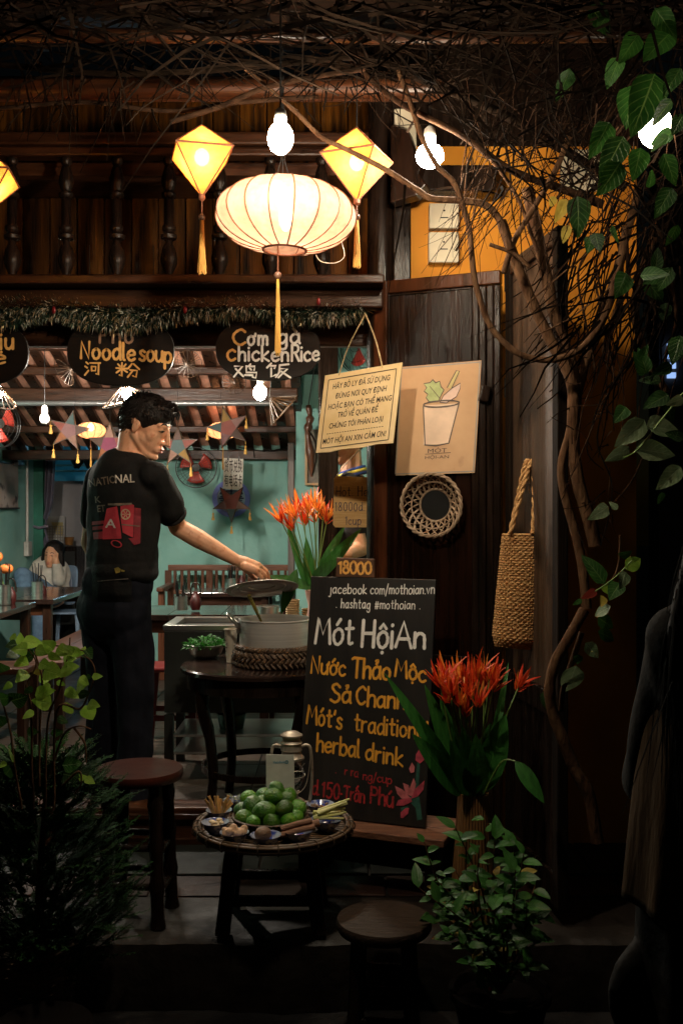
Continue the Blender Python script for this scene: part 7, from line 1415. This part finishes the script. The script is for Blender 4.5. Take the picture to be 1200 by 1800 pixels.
def vleaf(parent, px, py, tx, ty, D, mt, w=.62, dD=0.0, droop=.18, fold=.22, shape=.62, stalk=None, st=BARK, k=7):
    a = P(px, py, D); b = P(tx, ty, D + dD); d = b - a
    if py < 480 and px > 950: d = d * rnd.uniform(.62, .92)
    n = V((rnd.uniform(-.4, .4), -1, rnd.uniform(-.2, .7))); L = d.length; m = MB(); m.leaf(a, d, n, L, L * w, droop, fold, k, shape, .02); m.build('leaf', mt, parent, smooth=180)
    if stalk: m = MB(); m.tube([a, P(*stalk, D + .02)], .0014, 4); m.build('leaf_stalk', st, parent)
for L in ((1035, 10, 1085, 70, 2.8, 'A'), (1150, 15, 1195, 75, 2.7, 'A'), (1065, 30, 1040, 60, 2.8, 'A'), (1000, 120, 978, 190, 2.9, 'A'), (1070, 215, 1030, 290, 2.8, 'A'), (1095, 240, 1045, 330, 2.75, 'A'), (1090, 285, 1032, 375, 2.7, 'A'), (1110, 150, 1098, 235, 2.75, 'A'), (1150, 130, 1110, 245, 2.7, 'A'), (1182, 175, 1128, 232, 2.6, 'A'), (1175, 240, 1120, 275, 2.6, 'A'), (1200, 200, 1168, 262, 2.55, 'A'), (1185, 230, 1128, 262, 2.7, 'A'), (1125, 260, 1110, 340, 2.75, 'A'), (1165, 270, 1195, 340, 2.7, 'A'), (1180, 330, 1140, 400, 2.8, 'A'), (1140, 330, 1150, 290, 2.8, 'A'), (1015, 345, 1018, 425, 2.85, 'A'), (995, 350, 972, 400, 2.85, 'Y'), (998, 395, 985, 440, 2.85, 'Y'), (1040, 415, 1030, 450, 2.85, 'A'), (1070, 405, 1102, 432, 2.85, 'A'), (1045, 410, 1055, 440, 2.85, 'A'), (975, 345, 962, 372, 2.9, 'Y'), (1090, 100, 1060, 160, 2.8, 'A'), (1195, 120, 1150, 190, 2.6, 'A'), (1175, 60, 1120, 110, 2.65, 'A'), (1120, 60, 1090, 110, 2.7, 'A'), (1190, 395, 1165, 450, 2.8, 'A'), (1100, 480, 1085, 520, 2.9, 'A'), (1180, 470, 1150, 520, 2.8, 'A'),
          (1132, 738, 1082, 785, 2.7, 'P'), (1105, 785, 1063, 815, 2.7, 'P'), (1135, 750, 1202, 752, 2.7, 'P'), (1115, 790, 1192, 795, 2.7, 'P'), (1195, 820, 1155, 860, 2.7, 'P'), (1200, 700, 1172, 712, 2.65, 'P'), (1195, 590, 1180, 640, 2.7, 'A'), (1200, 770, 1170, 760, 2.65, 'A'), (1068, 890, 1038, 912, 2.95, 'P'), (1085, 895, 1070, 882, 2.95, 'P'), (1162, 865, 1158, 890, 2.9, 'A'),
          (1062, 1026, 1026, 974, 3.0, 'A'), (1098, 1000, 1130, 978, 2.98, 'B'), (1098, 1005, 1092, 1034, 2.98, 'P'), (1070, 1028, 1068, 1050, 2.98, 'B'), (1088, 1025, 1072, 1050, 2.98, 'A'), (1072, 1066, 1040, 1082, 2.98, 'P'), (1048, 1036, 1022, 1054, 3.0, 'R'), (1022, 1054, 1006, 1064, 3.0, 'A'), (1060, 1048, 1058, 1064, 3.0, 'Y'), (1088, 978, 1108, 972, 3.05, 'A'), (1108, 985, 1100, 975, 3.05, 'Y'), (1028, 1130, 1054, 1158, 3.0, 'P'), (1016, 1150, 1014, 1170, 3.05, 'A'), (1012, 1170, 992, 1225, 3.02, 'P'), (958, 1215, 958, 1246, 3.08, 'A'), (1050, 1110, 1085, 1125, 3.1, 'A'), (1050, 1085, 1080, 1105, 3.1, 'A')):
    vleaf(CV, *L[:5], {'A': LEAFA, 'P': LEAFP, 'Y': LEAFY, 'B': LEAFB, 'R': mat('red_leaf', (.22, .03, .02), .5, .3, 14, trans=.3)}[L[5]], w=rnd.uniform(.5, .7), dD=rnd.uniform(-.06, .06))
stem([(1200, 690), (1160, 740), (1120, 790), (1095, 805)], 2.7, .0022, 'shoot', STEMG, CV, 6, 0); stem([(1045, 1040), (1080, 1015), (1110, 985)], 2.99, .002, 'shoot', STEMG, CV, 6, 0); stem([(1088, 940), (1085, 1000), (1065, 1040)], 3.05, .003, 'shoot', BARK, CV)

for i in range(16):
    x0 = rnd.uniform(1040, 1210); y0 = rnd.uniform(380, 520); pts = [(x0, y0)]
    for j in range(5): pts.append((pts[-1][0] + rnd.uniform(-45, 30), pts[-1][1] + rnd.uniform(40, 110)))
    stem(pts, rnd.uniform(2.95, 3.35), [rnd.uniform(.003, .008), .0015], 'thin_stem', TWIG if i % 3 else TWIGD)
for i in range(14):
    px, py = rnd.uniform(1085, 1205), rnd.uniform(430, 720); a = rnd.uniform(0, 6.28); L = rnd.uniform(28, 60); vleaf(CV, px, py, px + L * math.cos(a), py + L * math.sin(a), rnd.uniform(2.75, 3.1), LEAFA, w=rnd.uniform(.5, .7), dD=rnd.uniform(-.05, .05))
# leafy climber in front of the cook
LP = thing('leafy_plant', 'leggy plant with bright green round leaves left of the cook', 'plant', P(60, 1560, 2.7)); D = 2.68
for path in ([(60, 1420), (58, 1330), (55, 1240), (48, 1205), (64, 1165), (36, 1130)], [(80, 1420), (85, 1270), (105, 1210), (118, 1150), (122, 1120)], [(95, 1420), (100, 1250), (140, 1245), (158, 1220), (167, 1185), (160, 1162), (145, 1150)], [(70, 1380), (72, 1240), (75, 1190), (62, 1140), (100, 1135), (145, 1142)], [(88, 1360), (112, 1295), (138, 1278), (160, 1284)], [(130, 1282), (150, 1310), (152, 1340)], [(40, 1420), (20, 1300), (8, 1240), (0, 1225)], [(110, 1380), (138, 1355), (143, 1376), (132, 1395)]): stem(path, D, [.0034, .0016], 'stem', BARK, LP, 6, .006)
for L in ((36, 1135, 36, 1112, 'B'), (40, 1128, 75, 1130, 'B'), (30, 1132, 12, 1136, 'A'), (50, 1140, 25, 1142, 'B'), (62, 1142, 90, 1146, 'B'), (75, 1142, 100, 1135, 'B'), (62, 1150, 38, 1160, 'A'), (30, 1148, 15, 1152, 'A'), (100, 1140, 122, 1148, 'B'), (118, 1144, 150, 1150, 'B'), (145, 1150, 150, 1135, 'B'), (150, 1142, 160, 1155, 'A'), (120, 1160, 108, 1158, 'B'), (118, 1158, 130, 1157, 'B'), (110, 1176, 138, 1170, 'B'), (125, 1172, 105, 1190, 'B'), (75, 1180, 57, 1182, 'Y'), (78, 1178, 105, 1184, 'B'), (68, 1196, 92, 1190, 'B'), (100, 1198, 116, 1205, 'B'), (115, 1212, 138, 1226, 'B'), (62, 1222, 94, 1212, 'B'), (92, 1236, 56, 1232, 'B'), (160, 1188, 150, 1192, 'A'), (162, 1190, 180, 1188, 'B'), (138, 1220, 160, 1220, 'A'), (155, 1238, 172, 1240, 'B'), (150, 1240, 165, 1268, 'B'), (48, 1284, 68, 1288, 'A'), (90, 1290, 112, 1286, 'A'), (110, 1345, 146, 1342, 'A'), (138, 1368, 152, 1365, 'B'), (150, 1368, 166, 1376, 'B'), (25, 1330, 10, 1318, 'B'), (12, 1340, 0, 1348, 'B'), (20, 1350, 6, 1365, 'A'), (0, 1228, 18, 1230, 'A'), (20, 1232, 45, 1228, 'A'), (10, 1180, 0, 1170, 'A'), (8, 1275, 0, 1262, 'A'), (112, 1360, 135, 1365, 'A'), (30, 1160, 48, 1166, 'B'), (85, 1150, 108, 1160, 'B'), (95, 1142, 78, 1128, 'B'), (130, 1148, 112, 1134, 'B'), (70, 1165, 88, 1172, 'B'), (140, 1190, 158, 1204, 'B'), (48, 1180, 30, 1196, 'B'), (90, 1205, 70, 1212, 'B'), (22, 1200, 6, 1212, 'B'), (128, 1240, 108, 1252, 'B'), (60, 1250, 40, 1262, 'B'), (100, 1262, 122, 1270, 'A'), (30, 1120, 14, 1122, 'B'), (135, 1210, 150, 1200, 'B'), (45, 1210, 60, 1218, 'A'), (130, 1155, 120, 1166, 'B')): vleaf(LP, L[0], L[1], L[2], L[3], D + rnd.uniform(-.06, .06), {'A': LEAFA, 'B': LEAFB, 'Y': LEAFY}[L[4]], w=rnd.uniform(.62, .85), dD=rnd.uniform(-.05, .03), fold=.15, shape=.6)
m = MB(); m.lathe([(.001, 0), (.1, 0), (.12, .22), (.125, .225), (.115, .225), (.001, .19)], 28, c=V((P(75, 0, 2.62).x, 2.62, 0))); m.build('pot', mat('dark_clay', (.006, .0045, .004), .9, .3, 9, spec=.04), LP, smooth=50)
# conifer shrub in a wicker pot
cb = V((P(66, 0, 2.95).x, 2.95, 0)); CS = thing('conifer_shrub', 'dark feathery conifer shrub in a wicker pot', 'shrub', cb); CON = mat('conifer_green', (.007, .03, .008), .75, .4, 30, spec=.12, col2=(.02, .065, .016)); m = MB(); mt_ = MB(); rr = random.Random(4)
for i in range(1000):
    th = rr.uniform(0, 6.28); z = .22 + .6 * rr.random() ** .9; rad = .27 * math.sin(math.pi * min(1, max(.02, (z - .05) / .85))) ** .8 * math.sqrt(rr.uniform(.02, 1.1)); p = cb + V((rad * math.cos(th) * .9, rad * math.sin(th) * .75, z)); d = V((math.cos(th), math.sin(th), rr.uniform(.1, 1.2))).normalized(); L = rr.uniform(.06, .12); side = d.cross(V((0, 0, 1))).normalized(); up = side.cross(d)
    mt_.tube([p - d * .03, p + d * L * .95], [.0014, .0006], 3, cap=False)
    for j in range(16):
        t_ = j / 15; c = p + d * L * t_
        for sg in (-1, 1):
            l2 = (1 - t_ * .7) * rr.uniform(.018, .034); dd = (side * sg * rr.uniform(.6, 1) + d * .9 + up * rr.uniform(-.4, .4)).normalized(); w = dd.cross(up).normalized() * .0026; m.add([c - w, c + w, c + dd * l2], [(0, 1, 2)])
            e = c + dd * l2 * .5
            for s2 in (-1, 1): d3 = (dd + side * s2 * .6 + up * rr.uniform(-.5, .5)).normalized(); w3 = d3.cross(up).normalized() * .0022; m.add([e - w3, e + w3, e + d3 * l2 * .55], [(0, 1, 2)])
m.build('foliage', CON, CS, kind='stuff'); mt_.build('twigs', TWIG, CS, kind='stuff'); m = MB(); m.tube([cb + V((0, 0, .2)), cb + V((.01, 0, .5)), cb + V((.02, .01, .72))], [.018, .012, .005], 8); m.build('trunk', BARK, CS, smooth=60)
b2 = V((P(40, 0, 2.9).x, 2.9, 0)); WICK = mat('wicker', (.07, .04, .02), .7, .4, 20, bump=.4, col2=(.15, .09, .05)); m = MB(); m.lathe([(.001, .01), (.12, .01), (.152, .33), (.145, .33), (.14, .26), (.001, .25)], 36, c=b2); m.build('pot', BAMD, CS, smooth=60)
m = MB()
for k in range(26):
    z = .02 + k * .012; r = .121 + .031 * z / .33; m.tube([b2 + V(((r + .004 * math.sin(a * 15 + (k % 2) * math.pi)) * math.cos(a), (r + .004 * math.sin(a * 15 + (k % 2) * math.pi)) * math.sin(a), z)) for a in [2 * math.pi * j / 90 for j in range(91)]], .0055, 4, cap=False)
m.build('wicker_weave', WICK, CS, smooth=60)
# glossy shrub at the lower right
SHL = mat('glossy_shrub_leaf', (.022, .09, .014), .42, .35, 20, bump=.25, bscale=50, trans=.25, col2=(.05, .16, .03), rand=.35, spec=.35); vein(SHL, (.12, .24, .08), 7, .25); RS_ = thing('potted_shrub', 'small glossy leaved shrub in a dark pot at the lower right', 'shrub', V((P(870, 0, 2.85).x, 2.9, 0)))
root = P(880, 1745, 2.9); rr = random.Random(12); tips = [(765, 1545), (820, 1480), (825, 1570), (845, 1640), (905, 1490), (930, 1700), (800, 1610), (870, 1475), (925, 1585), (745, 1480), (760, 1520), (735, 1560), (770, 1585), (800, 1455), (850, 1440), (885, 1465), (800, 1530), (840, 1500), (870, 1540), (920, 1500), (940, 1555), (950, 1600), (900, 1580), (865, 1600), (790, 1640), (815, 1660), (830, 1690), (880, 1640), (930, 1630), (855, 1720), (880, 1690), (845, 1740), (780, 1560), (755, 1610), (905, 1530), (960, 1650)]
for (tx, ty) in tips:
    dD = rr.uniform(-.14, .12); tip = P(tx, ty, 2.88 + dD); mid = root.lerp(tip, .55) + V((rr.uniform(-.04, .04), 0, .03)); q = crom([root, mid, tip], 8); m = MB(); m.tube(q, [.004 - .0026 * i / (len(q) - 1) for i in range(len(q))], 5); m.build('stem', BARK, RS_, smooth=60)
    for j in range(7):
        f = .5 + .5 * j / 6; p = q[min(len(q) - 1, int(f * (len(q) - 1)))]; a = j * 2.4 + rr.uniform(-.4, .4); d = V((math.cos(a), -.35 + .5 * math.sin(a), rr.uniform(-.1, .7))); L = rr.choice((rr.uniform(.025, .045), rr.uniform(.045, .075))); m = MB(); m.leaf(p, d, V((rr.uniform(-.4, .4), -.7, 1)), L, L * rr.uniform(.42, .58), rr.uniform(.05, .5), rr.uniform(.1, .5), 6, .75, .03); m.build('leaf', LEAFY if rr.random() < .05 else SHL, RS_, smooth=180)
c = V((root.x, 2.92, 0)); m = MB(); m.lathe([(.001, .0), (.1, .0), (.135, .15), (.145, .155), (.145, .175), (.13, .175), (.12, .15), (.001, .14)], 36, c=c); m.build('pot', MATS['dark_clay'], RS_, smooth=50)
m = MB(); m.ell(P(861, 1738, 2.78), .006, 8); tag(m.build('red_berry', mat('red_berry', (.45, .01, .02), .3, .2, 9), smooth=180), 'single red berry low on the right shrub', 'berry')
